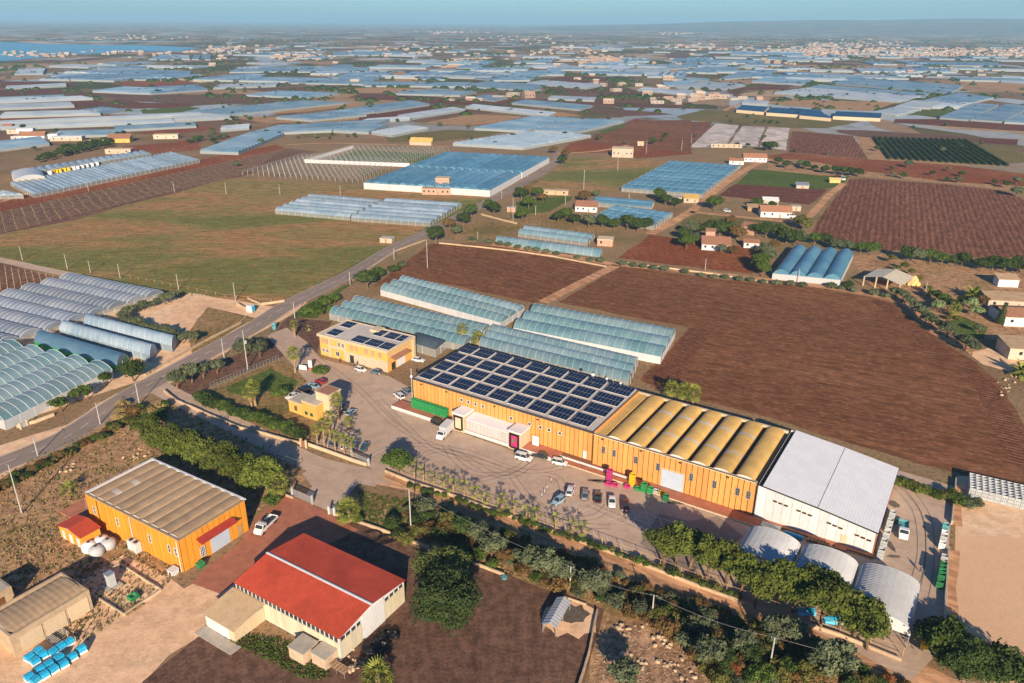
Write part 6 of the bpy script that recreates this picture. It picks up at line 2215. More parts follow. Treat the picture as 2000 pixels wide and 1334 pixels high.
# hedge around the gatehouse garden
hp = [(385, 775), (410, 792), (440, 803), (470, 812), (500, 822), (530, 832), (560, 845), (590, 858)]
for k in range(44):
    t_ = k / 43 * 6.999
    seg = int(t_)
    f_ = t_ - seg
    x = hp[seg][0] * (1 - f_) + hp[seg + 1][0] * f_
    y = hp[seg][1] * (1 - f_) + hp[seg + 1][1] * f_
    tree('bush', (x + rr.uniform(-4, 4), y + rr.uniform(-3, 3)), rr.uniform(.85, 1.25), 'bush of the long dark hedge beside the gatehouse garden, %s from the left' % ORD[k], rr.choice(('green', 'dark', 'dark', 'green', 'rust') if k % 9 == 0 else ('green', 'dark')), 'hedge bush', 'hedge between gatehouse garden and dirt track', name='hedge_bush')
for k, (x, y, s, m_) in enumerate([(548, 775, 1.5, 'green'), (625, 732, 1.3, 'green'), (618, 728, 1.0, 'green'), (535, 985, 1.2, 'green'), (700, 1020, .7, 'green'), (792, 1062, 1.1, 'moss'), (775, 1048, .9, 'dark'), (768, 1030, 1.1, 'dark'), (828, 1002, 1.4, 'grey'), (632, 728, .9, 'green')]):
    tree('bush', (x, y), s, 'single garden shrub near the gates, %s of the planted ones' % ORD[k], m_, 'shrub')
# verge bushes along the road, left
for k in range(40):
    t_ = k / 39
    x = -10 + 330 * t_
    y = 958 - 168 * t_ + rr.uniform(-4, 8)
    tree('bush', (x, y), rr.uniform(.5, .95), 'low roadside bush between main road and stony plot, %s from the left' % ORD[k], rr.choice(('green', 'dark', 'brown', 'moss')), 'bush', 'roadside bushes left of the main road', name='roadside_bush')
for k in range(16):
    tree('bush', (rr.uniform(225, 335), rr.uniform(795, 825)), rr.uniform(.8, 1.2), 'dry bush in the thicket at the road junction', rr.choice(('brown', 'grass', 'dark', 'green')), 'bush', 'thicket at the road junction')


def inpoly(x, y, poly):
    c = False
    n = len(poly)
    for i in range(n):
        x1, y1 = poly[i]
        x2, y2 = poly[(i + 1) % n]
        if (y1 > y) != (y2 > y) and x < (x2 - x1) * (y - y1) / (y2 - y1) + x1:
            c = not c
    return c


# the scrub belt below the dirt track
belt = [(800, 985), (870, 1003), (1000, 1046), (1150, 1101), (1300, 1160), (1480, 1222), (1600, 1278), (1720, 1325), (1780, 1345), (1400, 1345), (1330, 1270), (1250, 1215), (1180, 1180), (1080, 1150), (985, 1120), (900, 1085), (820, 1050), (790, 1010)]
pl = []
i = 0
while len(pl) < 235 and i < 9000:
    i += 1
    x, y = rr.uniform(790, 1790), rr.uniform(960, 1345)
    if not inpoly(x, y, belt):
        continue
    q = P(x, y)
    if any((q - o).length < 1.5 for o in pl) or any((q - o).xy.length < 4.6 for o in track_pts):
        continue
    pl.append(q)
    m_ = rr.choices(('moss', 'brown', 'dark', 'grey', 'green', 'rust'), (6, 9, 4, 5, 2, .8))[0]
    dt = min((q - o).xy.length for o in track_pts)
    if dt > 12 and rr.random() < .25:
        tree('olive', tuple(q), rr.uniform(.8, 1.25), {'moss': 'mossy green', 'brown': 'brownish', 'dark': 'dark', 'grey': 'grey-green', 'green': 'green', 'rust': 'rusty'}[m_] + ' small tree in the scrub belt ' + ('left' if x < 1100 else 'middle' if x < 1400 else 'right') + ' third, below the dirt track', m_, group='small trees of the scrub belt')
    else:
        tree('bush', tuple(q), rr.uniform(.65, 1.2) * min(1, .3 + dt / 18), {'moss': 'mossy green', 'brown': 'brownish', 'dark': 'dark', 'grey': 'grey-green', 'green': 'green', 'rust': 'rust-red'}[m_] + ' bush in the scrub belt, ' + ('left' if x < 1100 else 'middle' if x < 1400 else 'right') + ' third, below the dirt track', m_, 'bush', 'bushes of the scrub belt', name='scrub_bush')
for k, (x, y, s) in enumerate([(1060, 1130, 1.35), (1030, 1118, 1.2), (1150, 1165, 1.2), (1170, 1160, 1.1), (960, 1092, 1.2), (1620, 1330, 1.6), (1598, 1322, 1.3), (1510, 1262, 1.3), (1545, 1265, 1.1), (1380, 1305, 1.2), (1590, 1290, 1.0), (1215, 1342, 1.2)]):
    tree('olive', (x, y), s * 1.15, 'larger wild olive in the scrub, %s of the dozen biggest' % ORD[k], 'grey', group='big wild olives of the scrub')
# bushes along the fence foot
for k in range(48):
    t_ = k / 47
    x = 800 + 640 * t_
    y = 952 + 215 * t_ + rr.uniform(-2, 5) + 14 * math.sin(t_ * 3.1) * -.4
    tree('small', (x, y), rr.uniform(.8, 1.5), 'little bush at the foot of the car park wall, %s from the left' % ORD[k], rr.choice(('green', 'moss', 'green', 'dark')), 'bush', 'little bushes at the car park wall')
# green hedge behind the white hall
for k in range(40):
    t_ = k / 39
    q = MF.p(92 + 44 * t_, 31.5 + rr.uniform(-.8, .8) - 1.5 * t_)
    tree('bush', tuple(q), rr.uniform(.8, 1.15), 'yellow-green bush of the hedge behind the white hall, %s from the left' % ORD[k], rr.choice(('pine', 'moss', 'green')) if k < 38 else 'grey', 'hedge bush', 'hedge behind the white hall', name='hedge_bush')
# grove at the left mid distance, and orchard rows at the right
for i in range(4):
    for j in range(14):
        x = 75 + j * 10.2 + i * 4
        y = 318 - j * 2.3 - i * 4.2
        tree('olive', (x + rr.uniform(-2, 2), y + rr.uniform(-1, 1)), rr.uniform(1.0, 1.6) * (1 if j > 3 else .7), 'olive of the grove on red soil, row %d from the front, %s in it' % (i + 1, ORD[j]), 'dark', group='olive grove on red soil')
rows = MB()
vv, ff, base = [], [], 0
for i in range(17):
    a = (P(1707 + i * 11, 270 + i * .3), P(1738 + i * 14.4, 312 + i * .85))
    L = (a[1] - a[0]).length
    n = int(L / 2.2)
    for j in range(n):
        q = a[0].lerp(a[1], j / n)
        d = NPR.normal(size=(26, 3))
        d /= np.linalg.norm(d, axis=1)[:, None]
        d[:, 2] = abs(d[:, 2])
        p = np.array([q.x, q.y, .5]) + d * np.array([1.5, 1.7, 1.7]) * NPR.uniform(.7, 1.05, (26, 1))
        t1 = np.cross(d, NPR.normal(size=(26, 3)))
        t1 /= np.linalg.norm(t1, axis=1)[:, None]
        t2 = np.cross(d, t1)
        s = .55
        vv.append(np.stack([p - t1 * s, p - t2 * s, p + t1 * s, p + t2 * s], 1).reshape(-1, 3))
        ff.append(np.arange(104).reshape(26, 4) + base)
        base += 104
me = mesh_np('orchard_rows', np.concatenate(vv), np.concatenate(ff), LEAF['dark'])
o = inst('orchard', me)
o['kind'] = 'stuff'
o['label'] = 'dense dark green orchard rows right of the brown fields'

# grass and weed tufts, rough ground cover: nobody could count them


def tufts(name, polys, n, mat, size=.3, label=None, frame=None):
    P_ = []
    tries = 0
    while len(P_) < n and tries < n * 30:
        tries += 1
        poly = polys[tries % len(polys)]
        xs, ys = [p[0] for p in poly], [p[1] for p in poly]
        x, y = rr.uniform(min(xs), max(xs)), rr.uniform(min(ys), max(ys))
        if inpoly(x, y, poly):
            P_.append(tuple(P(x, y)))
    P_ = np.array(P_)
    k = 5
    c = np.repeat(P_, k, 0)
    m = len(c)
    a = NPR.uniform(0, 2 * math.pi, m)
    s = size * NPR.uniform(.5, 1.4, m)
    t1 = np.stack([np.cos(a), np.sin(a), np.zeros(m)], 1)
    off = NPR.normal(scale=size * .7, size=(m, 3)) * [1, 1, 0]
    p = c + off
    top = np.stack([NPR.normal(scale=.3, size=m), NPR.normal(scale=.3, size=m), np.ones(m)], 1) * s[:, None]
    V = np.stack([p - t1 * s[:, None] * .5, p + t1 * s[:, None] * .5, p + top + t1 * s[:, None] * .35, p + top - t1 * s[:, None] * .35], 1).reshape(-1, 3)
    me = mesh_np(name, V, np.arange(4 * m).reshape(m, 4), LEAF[mat])
    o = inst(name, me)
    o['kind'] = 'stuff'
    if label:
        o['label'] = label
    return o


tufts('dry_grass', [[(0, 930), (250, 805), (330, 790), (520, 870), (600, 900), (560, 960), (300, 1160), (160, 1260), (0, 1200)], belt], 3400, 'grass', .25, 'dry grass on the stony ground')
tufts('weeds', [[(0, 930), (250, 805), (330, 790), (520, 870), (600, 900), (560, 960), (300, 1160), (160, 1260), (0, 1200)], [(700, 960), (850, 985), (800, 1060), (690, 1010)], [(430, 1230), (560, 1250), (650, 1320), (600, 1330), (440, 1250)], belt], 2800, 'greengrass', .24, 'green weeds on the stony ground')
MEAD = [(0, 500), (330, 575), (555, 588), (690, 520), (845, 440), (860, 420), (540, 420), (430, 355), (240, 402), (0, 458)]
tufts('meadow_grass', [MEAD], 1500, 'moss', .26, 'tall dry grass in the big meadow')
tufts('meadow_weeds', [MEAD], 2600, 'rust', .2, 'reddish dry weeds in the big meadow')

# vineyard posts and vines at the left
pm, vm = MB(), MB()
A0, B0, D0 = P(-60, 425), P(600, 292), P(-60, 478)
R0 = P(455, 345)
nrow = 16
for i in range(nrow):
    a = P(-60, 432).lerp(P(-60, 475), i / nrow)
    b_ = P(560, 292).lerp(P(470, 346), i / nrow)
    n = int((b_ - a).length / 6)
    for j in range(n + 1):
        q = a.lerp(b_, j / n)
        pm.bar(q, q + Vector((0, 0, 1.5)), .05, n=3)
        for z_ in (.5, .8, 1.1):
            if j < n:
                vm.bar(q + Vector((0, 0, z_ + rr.uniform(-.2, .2))), a.lerp(b_, (j + 1) / n) + Vector((rr.uniform(-.4, .4), rr.uniform(-.4, .4), z_ + rr.uniform(-.2, .2))), .11, n=3)
vp = part('vineyard_posts', pm, M['timber'], kind='stuff')
vp['label'] = 'rows of thin posts in the bare vineyard'
vp = part('vines', vm, plain('bare_vines', (.17, .11, .085), .95, .3, 1), kind='stuff')
vp['label'] = 'tangled bare vines along the vineyard rows'
pm = MB()
for i in range(7):
    a, b_ = P(-40, 560 - i * 7), P(150 - i * 3, 592 - i * 7)
    for j in range(14):
        q = a.lerp(b_, j / 13)
        pm.bar(q, q + Vector((0, 0, 2.0)), .06, n=3)
vp = part('vineyard_posts', pm, M['timber'], kind='stuff')
vp['label'] = 'pale posts of the small vineyard plot at the left edge'

# far trees: 290 single ones, then the mass
k = 0
r = random.Random(77)
zones = [(60, 2000, 118, 300)]
hz_ = [(1490, 240, 30), (1630, 96, 50), (1650, 118, 60), (560, 318, 60), (620, 268, 40), (1215, 190, 30), (90, 268, 30), (240, 270, 30), (960, 290, 40), (380, 275, 50), (1890, 145, 40), (1160, 180, 30), (440, 240, 60), (950, 165, 40), (1880, 130, 80), (1010, 130, 60), (700, 130, 90), (1300, 130, 60)]
pts = []
while len(pts) < 285:
    if r.random() < .5:
        cx_, cy_, s_ = r.choice(hz_)
        x, y = r.gauss(cx_, s_), r.gauss(cy_, s_ * .13)
    else:
        x, y = r.uniform(0, 2000), 105 + 200 * r.random() ** 1.2
    if not (0 < x < 2000 and 98 < y < 345) or (x < 420 and y < 125):
        continue
    if y > 285 and (480 < x < 1100 or 1140 < x < 1480):
        continue
    pts.append((x, y))
for x, y in pts:
    q = P(x, y)
    tree('dot' if q.length > 900 else 'round', (x, y), r.uniform(.5, 1.0) * (1 if q.length > 900 else .8), 'dark tree scattered between the distant fields, ' + zone(x) + (', far out' if q.length > 1500 else ''), r.choice(('dark', 'dark', 'grey')), group='trees scattered between the distant fields', parts=q.length < 900)
# mass of far scrub and woods
vv, ff, base = [], [], 0
r2 = np.random.default_rng(9)
N = 3800
ys = 76 + 150 * r2.random(N) ** 2.2
xs = r2.uniform(-60, 2060, N)
# cluster
cl = r2.uniform(0, 2000, 260), 78 + 120 * r2.random(260) ** 1.6
idx = r2.integers(0, 260, N)
use = r2.random(N) < .75
xs = np.where(use, cl[0][idx] + r2.normal(scale=22, size=N), xs)
ys = np.where(use, cl[1][idx] + r2.normal(scale=1.2, size=N), ys)
for x, y in zip(xs, ys):
    if y < 72 or (x < 400 and 80 < y < 124 - x * .04 and y < 121):
        continue
    q = P(float(x), float(y))
    s = float(r2.uniform(1.6, 4.2)) * (1 + q.length / 9000)
    w = s * float(r2.uniform(.8, 2.2))
    vs = np.array([(-w, 0, 0), (0, -w * .6, 0), (w, 0, 0), (0, w * .6, 0), (-w * .7, 0, s * .7), (0, -w * .45, s * .8), (w * .65, 0, s * .7), (0, w * .4, s)]) + np.array(q)
    vv.append(vs)
    ff.append(np.array([(0, 1, 5, 4), (1, 2, 6, 5), (2, 3, 7, 6), (3, 0, 4, 7), (4, 5, 6, 7)]) + base)
    base += 8
me = mesh_np('far_woods', np.concatenate(vv), np.concatenate(ff), LEAF['dark'])
o = inst('far_woods', me)
o['kind'] = 'stuff'
o['label'] = 'dark specks of trees and hedges all over the hazy plain'
# ================================================================== vehicles
CARP = {k: paintmat('car_paint_' + k, c) for k, c in dict(white=(.72, .72, .70), black=(.012, .012, .014), dark=(.03, .035, .045), blue=(.03, .09, .20), red=(.38, .02, .02), sky=(.28, .40, .48),
                                                          grey=(.22, .24, .26), teal=(.02, .10, .14), maroon=(.10, .02, .02), steel=(.10, .15, .22)).items()}


def loft(rings, cap=True):
    mb = MB()
    n = len(rings[0])
    for r_ in rings:
        mb.v += [tuple(p) for p in r_]
    for i in range(len(rings) - 1):
        for j in range(n - 1):
            mb.f.append((i * n + j, i * n + j + 1, (i + 1) * n + j + 1, (i + 1) * n + j))
        mb.f.append((i * n + n - 1, i * n, (i + 1) * n, (i + 1) * n + n - 1))
    if cap:
        mb.f.append(tuple(range(n))[::-1])
        mb.f.append(tuple((len(rings) - 1) * n + j for j in range(n)))
    mb.m = [0] * len(mb.f)
    return mb


KIND = {  # length, width, belt z, roof z, [hood x, windscreen top, roof end, tail base], nose z
    'hatch': (4.0, 1.72, .92, 1.48, (.98, .30, -1.55, -1.92), .72),
    'sedan': (4.4, 1.76, .92, 1.44, (.95, .28, -1.05, -1.62), .72),
    'suv': (4.3, 1.80, 1.02, 1.66, (1.0, .45, -1.75, -2.05), .88),
    'wagon': (4.4, 1.76, .92, 1.50, (.98, .28, -1.75, -2.1), .72),
    'van': (4.4, 1.82, 1.08, 1.85, (1.35, .72, -2.0, -2.15), .95),
}
_parts = {}


def car_parts(kind):
    if kind in _parts:
        return _parts[kind]
    L, W, zb, zr_, (xh, xw, xr, xt), zn = KIND[kind]
    h = L / 2
    st = [(-h, .80, .45, zb * .86), (-h + .12, .92, .30, zb * .97), (-h + .8, 1, .24, zb), (0, 1, .22, zb), (xh, 1, .24, zb), (h - .45, .97, .26, zn + .04), (h - .08, .86, .34, zn - .08), (h, .76, .42, zn - .2)]
    rings = []
    for x, wf, z0, z1_ in st:
        w = W / 2 * wf
        zm = z0 + (z1_ - z0) * .55
        rings.append([(x, -w * .93, z0), (x, -w, zm), (x, -w * .90, z1_ - .03), (x, -w * .72, z1_), (x, w * .72, z1_), (x, w * .90, z1_ - .03), (x, w, zm), (x, w * .93, z0)])
    body = loft(rings)
    wb, wr = W / 2 * .88, W / 2 * .70
    # roof and pillars
    roof = MB()
    roof.add([(xw, -wr, zr_ - .05), (xw, wr, zr_ - .05), (xr, wr, zr_ - .03), (xr, -wr, zr_ - .03), ((xw + xr) / 2, -wr * .9, zr_ + .02), ((xw + xr) / 2, wr * .9, zr_ + .02)],
             [(0, 1, 5, 4), (4, 5, 2, 3), (0, 4, 3), (1, 2, 5)])
    for sgn in (-1, 1):
        for (a, b_) in (((xh, wb * .98), (xw, wr)), (((xw + xr) / 2, wb), ((xw + xr) / 2, wr)), ((xt, wb * .95), (xr, wr))):
            roof.bar((a[0], sgn * a[1], zb - .02), (b_[0], sgn * b_[1], zr_ - .04), .045)
    ws = MB().add([(xh, -wb * .93, zb), (xh, wb * .93, zb), (xw, wr * .96, zr_ - .06), (xw, -wr * .96, zr_ - .06)], [(0, 1, 2, 3)])
    rw = MB().add([(xt, -wb * .9, zb), (xt, wb * .9, zb), (xr, wr * .96, zr_ - .05), (xr, -wr * .96, zr_ - .05)], [(3, 2, 1, 0)])
    sides = []
    for sgn in (-1, 1):
        q = [(xh - .02, sgn * wb, zb), (xt + .02, sgn * wb * .98, zb), (xr, sgn * wr, zr_ - .05), (xw, sgn * wr, zr_ - .05)]
        sides.append(MB().add(q, [(0, 1, 2, 3) if sgn > 0 else (3, 2, 1, 0)]))
    wheel = MB()
    wheel.bar((0, -.1, 0), (0, .1, 0), .32, 0, 14)
    hub = MB()
    hub.bar((0, -.115, 0), (0, .115, 0), .19, 0, 8)
    lamp = MB()
    lamp.box(WORLD, -.07, .07, -.17, .17, -.08, .08)
    bump_ = MB()
    bump_.box(WORLD, h - .1, h + .04, -W * .38, W * .38, .30, .46).box(WORLD, -h - .03, -h + .1, -W * .38, W * .38, .34, .5)
    r = dict(body=body.mesh('body'), roof=roof.mesh('roof'), windscreen=ws.mesh('windscreen'), rear_window=rw.mesh('rear_window'), side_window=[s.mesh('side_window') for s in sides],
             wheel=wheel.mesh('wheel'), hub=hub.mesh('hub'), lamp=lamp.mesh('headlight'), tail=lamp.mesh('tail_light'), bumper=bump_.mesh('bumper'))
    for k_ in ('windscreen', 'rear_window'):
        r[k_].materials.append(M['glass'])
    for s in r['side_window']:
        s.materials.append(M['glass'])
    r['wheel'].materials.append(M['rubber'])
    r['hub'].materials.append(M['metal'])
    r['lamp'].materials.append(M['headlamp'])
    r['tail'].materials.append(M['taillamp'])
    r['bumper'].materials.append(M['darkmetal'])
    r['body'].materials.append(CARP['white'])
    r['roof'].materials.append(CARP['white'])
    r['dim'] = (L, W, zb, zn)
    _parts[kind] = r
    return r


def car(kind, x, y, hx, hy, paint, label, cat='car', group=None, s=1.0):
    q = P(x, y)
    q2 = P(x + hx, y + hy)
    d = q2 - q
    r_ = car_parts(kind)
    L, W, zb, zn = r_['dim']
    t = thing({'van': 'white_van'}.get(kind, 'parked_car') if kind != 'van' else 'parked_van', label, cat, q + Vector((0, 0, .05)), group, math.atan2(d.y, d.x), s)
    for nm in ('body', 'roof'):
        o = inst(nm, r_[nm], t)
        o.material_slots[0].link = 'OBJECT'
        o.material_slots[0].material = CARP[paint]
    inst('windscreen', r_['windscreen'], t)
    inst('rear_window', r_['rear_window'], t)
    for s_ in r_['side_window']:
        inst('side_window', s_, t)
    inst('bumper', r_['bumper'], t)
    for sx in (-1, 1):
        for sy in (-1, 1):
            w = inst('wheel', r_['wheel'], t, (sx * L * .31, sy * (W / 2 - .06), .32))
            inst('hub', r_['hub'], w)
    for sy in (-1, 1):
        inst('headlight', r_['lamp'], t, (L / 2 - .08, sy * W * .32, zn - .12))
        inst('tail_light', r_['tail'], t, (-L / 2 + .05, sy * W * .38, zb - .14))
    return t


def truck(x, y, hx, hy, label, kind='box'):
    q = P(x, y)
    d = P(x + hx, y + hy) - q
    t = thing('truck', label, 'truck', q + Vector((0, 0, .05)), None, math.atan2(d.y, d.x))

    def pt(nm, mb, mat):
        me = mb.mesh(nm)
        me.materials.append(mat)
        return inst(nm, me, t)
    z0 = .45
    cab = loft([[(x_, -w, z0), (x_, -w, zt), (x_, w, zt), (x_, w, z0)] for x_, w, zt in ((1.2, .95, 2.1), (2.2, .95, 2.15), (2.65, .93, 1.45), (3.25, .88, 1.12), (3.35, .82, .9))])
    pt('cab', cab, CARP['white'])
    pt('windscreen', MB().add([(2.66, -.84, 1.48), (2.66, .84, 1.48), (2.23, .84, 2.08), (2.23, -.84, 2.08)], [(0, 1, 2, 3)]).add([(2.69, -.84, 1.47), (2.69, .84, 1.47), (2.27, .80, 2.08), (2.27, -.80, 2.08)], [(0, 1, 2, 3)]), M['glass'])
    for sy in (-1, 1):
        pt('side_window', MB().add([(1.5, sy * .96, 1.42), (2.45, sy * .96, 1.42), (2.18, sy * .96, 2.0), (1.5, sy * .96, 2.0)], [(0, 1, 2, 3) if sy < 0 else (3, 2, 1, 0)]), M['glass'])
    if kind == 'box':
        pt('cargo_box', MB().box(WORLD, -3.3, 1.15, -1.1, 1.1, .75, 2.95), M['white'])
        pt('roof_rim', MB().box(WORLD, -3.32, -3.2, -1.12, 1.12, .7, 2.98).box(WORLD, 1.1, 1.17, -1.12, 1.12, .7, 2.98), M['greyp'])
    elif kind == 'flat':
        pt('flatbed', MB().box(WORLD, -2.9, 1.1, -1.05, 1.05, .75, .9), M['white'])
        for a in ((-2.9, 1.1, -1.05, -1.0), (-2.9, 1.1, 1.0, 1.05), (-2.9, -2.84, -.99, .99)):
            pt('drop_side', MB().box(WORLD, a[0], a[1], a[2], a[3], .91, 1.28), M['white'])
        pt('headboard', MB().bar((1.05, -.95, .9), (1.05, -.95, 2.2), .05).bar((1.05, .95, .9), (1.05, .95, 2.2), .05).bar((1.05, -.95, 2.2), (1.05, .95, 2.2), .05), M['metal'])
        pt('load', MB().box(WORLD, -.6, .9, -.7, .6, .92, 1.5).box(WORLD, -2.4, -.9, -.3, .8, .92, 1.25), M['darkmetal'])
    else:
        pt('cargo_bed', MB().box(WORLD, -2.9, 1.1, -1.0, 1.0, .7, .85).box(WORLD, -2.9, 1.1, -1.02, -.94, .86, 1.4).box(WORLD, -2.9, 1.1, .94, 1.02, .86, 1.4).box(WORLD, -2.9, -2.82, -.93, .93, .86, 1.4), M['teal'])
    pt('chassis', MB().box(WORLD, -2.9, 2.8, -.5, .5, .45, .7), M['darkmetal'])
    wm = car_parts('van')['wheel']
    for sx in (-1.9, 2.35):
        for sy in (-1, 1):
            inst('wheel', wm, t, (sx, sy * .82, .36), scale=(1.15, 1.3, 1.15))
    for sy in (-1, 1):
        inst('headlight', car_parts('van')['lamp'], t, (3.33, sy * .62, .85))
    return t


car('hatch', 705, 725, 10, 3, 'white', 'white hatchback parked against the office front wall')
car('hatch', 734, 729, -10, -3, 'steel', 'blue-grey hatchback behind the white one at the office wall')
car('hatch', 626, 748, -10, -3.5, 'red', 'red hatchback at the upper end of the row of four')
car('sedan', 612, 757, -10, -3.5, 'sky', 'pale blue sedan second from the top of the row of four')
car('suv', 594, 764, -10, -3.5, 'black', 'black car third from the top of the row of four')
car('sedan', 572, 777, -10, 4, 'white', 'white sedan at the lower end of the row of four')
car('suv', 780, 777, -6, -4, 'white', 'white off-roader beside the left end of the loading platform')
car('sedan', 795, 768, -6, -4, 'grey', 'dark grey sedan behind the white off-roader')
car('suv', 672, 802, -4, 8, 'black', 'black off-roader in the shade of the gatehouse tower')
car('hatch', 686, 809, 6, -5, 'sky', 'silver-blue hatchback right of the gatehouse tower')
car('wagon', 652, 866, 3, -6, 'blue', 'blue car half hidden behind the slim palms')
car('hatch', 674, 874, 3, -6, 'white', 'white car behind the slim palms')
car('sedan', 695, 872, 3, -6, 'blue', 'dark blue sedan left of the greenish one at the car park gate')
car('sedan', 713, 876, 3, -6, 'teal', 'dark greenish sedan nearest the sliding gate')
car('sedan', 817, 706, 9, 1.5, 'white', 'white sedan between the office garage and the shed corner')
car('suv', 856, 830, 10, 4, 'black', 'black pickup-like car with a pale roof beside the platform edge')
car('van', 1023, 898, 10, 2.5, 'white', 'white delivery van beside the right loading dock', 'van')
car('sedan', 1056, 893, -10, -2.5, 'dark', 'dark grey sedan between the two white vehicles')
car('van', 1093, 907, 10, 2, 'white', 'small white panel car with dark windows by the red strip', 'car', s=.86)
car('hatch', 1091, 982, -7, 5, 'sky', 'pale blue hatchback at the left end of the parked row')
car('wagon', 1114, 962, 3, -9, 'white', 'white car with an open dark rear in the parked row')
car('sedan', 1143, 970, 1.5, -9, 'grey', 'grey sedan third in the parked row')
car('sedan', 1168, 975, 1, -9, 'black', 'black sedan fourth in the parked row')
car('sedan', 1195, 984, 0, 9, 'white', 'bright white sedan fifth in the parked row')
car('hatch', 1221, 992, -1, 9, 'maroon', 'dark maroon hatchback at the right end of the parked row')
car('sedan', 47, 812, 10, -4, 'black', 'black car parked under the teal greenhouse wall at the left')
car('hatch', 72, 804, 10, -5, 'sky', 'silver car at the greenhouse corner at the left')
car('van', 1541, 425, 10, 2, 'white', 'long white van beside the red-patched farmhouse', 'van', s=1.6)
car('hatch', 1420, 414, 10, 2, 'white', 'white car on the farm junk yard beyond the red field', s=1.1)
car('van', 1645, 352, 6, 4, 'white', 'white and teal lorry cab at the scrap yard', 'lorry', s=1.5)
car('hatch', 1636, 349, 6, 4, 'red', 'red vehicle beside the white cab at the scrap yard', 'lorry', s=1.5)
truck(869, 850, -8, 8, 'white box truck with its cab towards the camera at the left dock', 'box')
truck(521, 1030, -8, 8, 'white flatbed truck with a black load on the red yard', 'flat')
truck(1763, 1040, 0, 10, 'white flatbed lorry with a teal bed on the right yard', 'bed')

# ================================================================== crates
crate_cache = {}


def crate_mesh(col, w=1.2, d=1.0, h=.78):
    k = (col, w, d, h)
    if k in crate_cache:
        return crate_cache[k]
    m = MB()
    a, b_ = w / 2, d / 2
    t = .06
    m.box(WORLD, -a, a, -b_, b_, .12, .17)
    for (x0, x1, y0, y1) in ((-a, a, -b_, -b_ + t), (-a, a, b_ - t, b_), (-a, -a + t, -b_ + t, b_ - t), (a - t, a, -b_ + t, b_ - t)):
        m.box(WORLD, x0, x1, y0, y1, .171, h)
    for i in range(4):
        x = -a + w * (i + .5) / 4
        m.box(WORLD, x - .05, x + .05, -b_ - .04, -b_ - .002, .2, h - .1)
        m.box(WORLD, x - .05, x + .05, b_ + .002, b_ + .04, .2, h - .1)
    for x in (-a + .1, 0, a - .1):
        m.box(WORLD, x - .08, x + .08, -b_, b_, 0, .119)
    me = m.mesh('crate')
    me.materials.append(M[col])
    crate_cache[k] = me
    return me


def crates(fr, u, v, n, col, labelf, group, yaw=0, z0=0.0, sz=(1.2, 1.0, .78), nm='crate'):
    me = crate_mesh(col, *sz)
    for k in range(n):
        q = fr.p(u, v, z0 + k * (sz[2] + .01))
        o = inst(nm, me, None, q, fr.yaw + yaw + rr.uniform(-.03, .03))
        lv = 'single' if n == 1 else ('topmost' if k == n - 1 else ('bottom' if k == 0 else ORD[k] + '-up'))
        tag(o, labelf(lv), 'crate', group)


DOCK = [((1190, 939), 4, 'pink', 'pink crate stack at the left end of the bins'), ((1188, 948), 1, 'pink', 'loose pink crate left of two'), ((1201, 950), 1, 'pink', 'loose pink crate right of two'),
        ((1225, 953), 1, 'pink', 'loose pink crate beside the yellow stack'), ((1234, 948), 4, 'yellowp', 'tall yellow crate stack'), ((1245, 957), 1, 'green', 'low green crate beside the yellow stack'),
        ((1257, 960), 3, 'green', 'middle green crate stack'), ((1270, 963), 2, 'green', 'right green crate stack'), ((1281, 962), 1, 'greyp', 'grey crate among the bins'), ((1293, 966), 1, 'yellowp', 'small yellow crate at the right end'),
        ((1300, 978), 2, 'darkgreen', 'dark green crate stack standing apart')]
for (x, y), n, col, lab in DOCK:
    f = Frame(P(x, y), (MF.u.x, MF.u.y))
    crates(f, 0, 0, n, col, lambda lv, lab=lab: '%s crate, %s before the orange shed' % (lv, lab.replace(' crate', '')) if n > 1 else lab + ' before the orange shed', 'crates before the orange shed')
for i in range(10):
    crates(MF, 1.2 + i * 1.24, -1.5, 3, 'green', lambda lv: '%s green crate in column %s of the wall stack by the left dock' % (lv, ORD[i]), 'green crates stacked against the shed wall', z0=.91, sz=(1.06, 1.1, .86))
RC = Frame(P(1890, 970), P(1998, 996) - P(1890, 970))
for i in range(13):
    for j in range(6):
        full = (j == 0)
        me = crate_mesh('greyp', 1.2, 1.15, .8)
        for k in ((0, 1, 2) if full else (2,)):
            tag(inst('crate', me, None, RC.p(.6 + i * 1.27, .6 + j * 1.22, k * .81 if full else 0 + 2 * .81), RC.yaw), 'grey crate of the right-hand block, column %d from left, row %d, %s layer' % (i + 1, j + 1, ('bottom', 'middle', 'top')[k]), 'crate', 'grey crates stacked in a block at the right')
        if not full:
            for k in (0, 1):
                tag(inst('crate', me, None, RC.p(.6 + i * 1.27, .6 + j * 1.22, k * .81), RC.yaw), 'grey crate of the right-hand block, column %d from left, row %d, %s layer' % (i + 1, j + 1, ('bottom', 'middle')[k]), 'crate', 'grey crates stacked in a block at the right')
for i in range(10):
    crates(MF, 121.0, 16.5 - i * 1.7 - (1.6 if i > 4 else 0), 3 if i % 2 else 2, 'greyp', lambda lv: '%s grey crate in pile %s along the right wall of the white hall' % (lv, ORD[i]), 'grey crates along the white hall')
for i, (col, n) in enumerate([('greyp', 2), ('teal', 3), ('greyp', 2), ('whitesheet', 3), ('greyp', 3), ('whitesheet', 2)]):
    crates(MF, 131.2, 17.5 - i * 1.5, n, col, lambda lv: '%s pale crate in pile %s at the upper right wall' % (lv, ORD[i]), 'crates at the upper right wall')
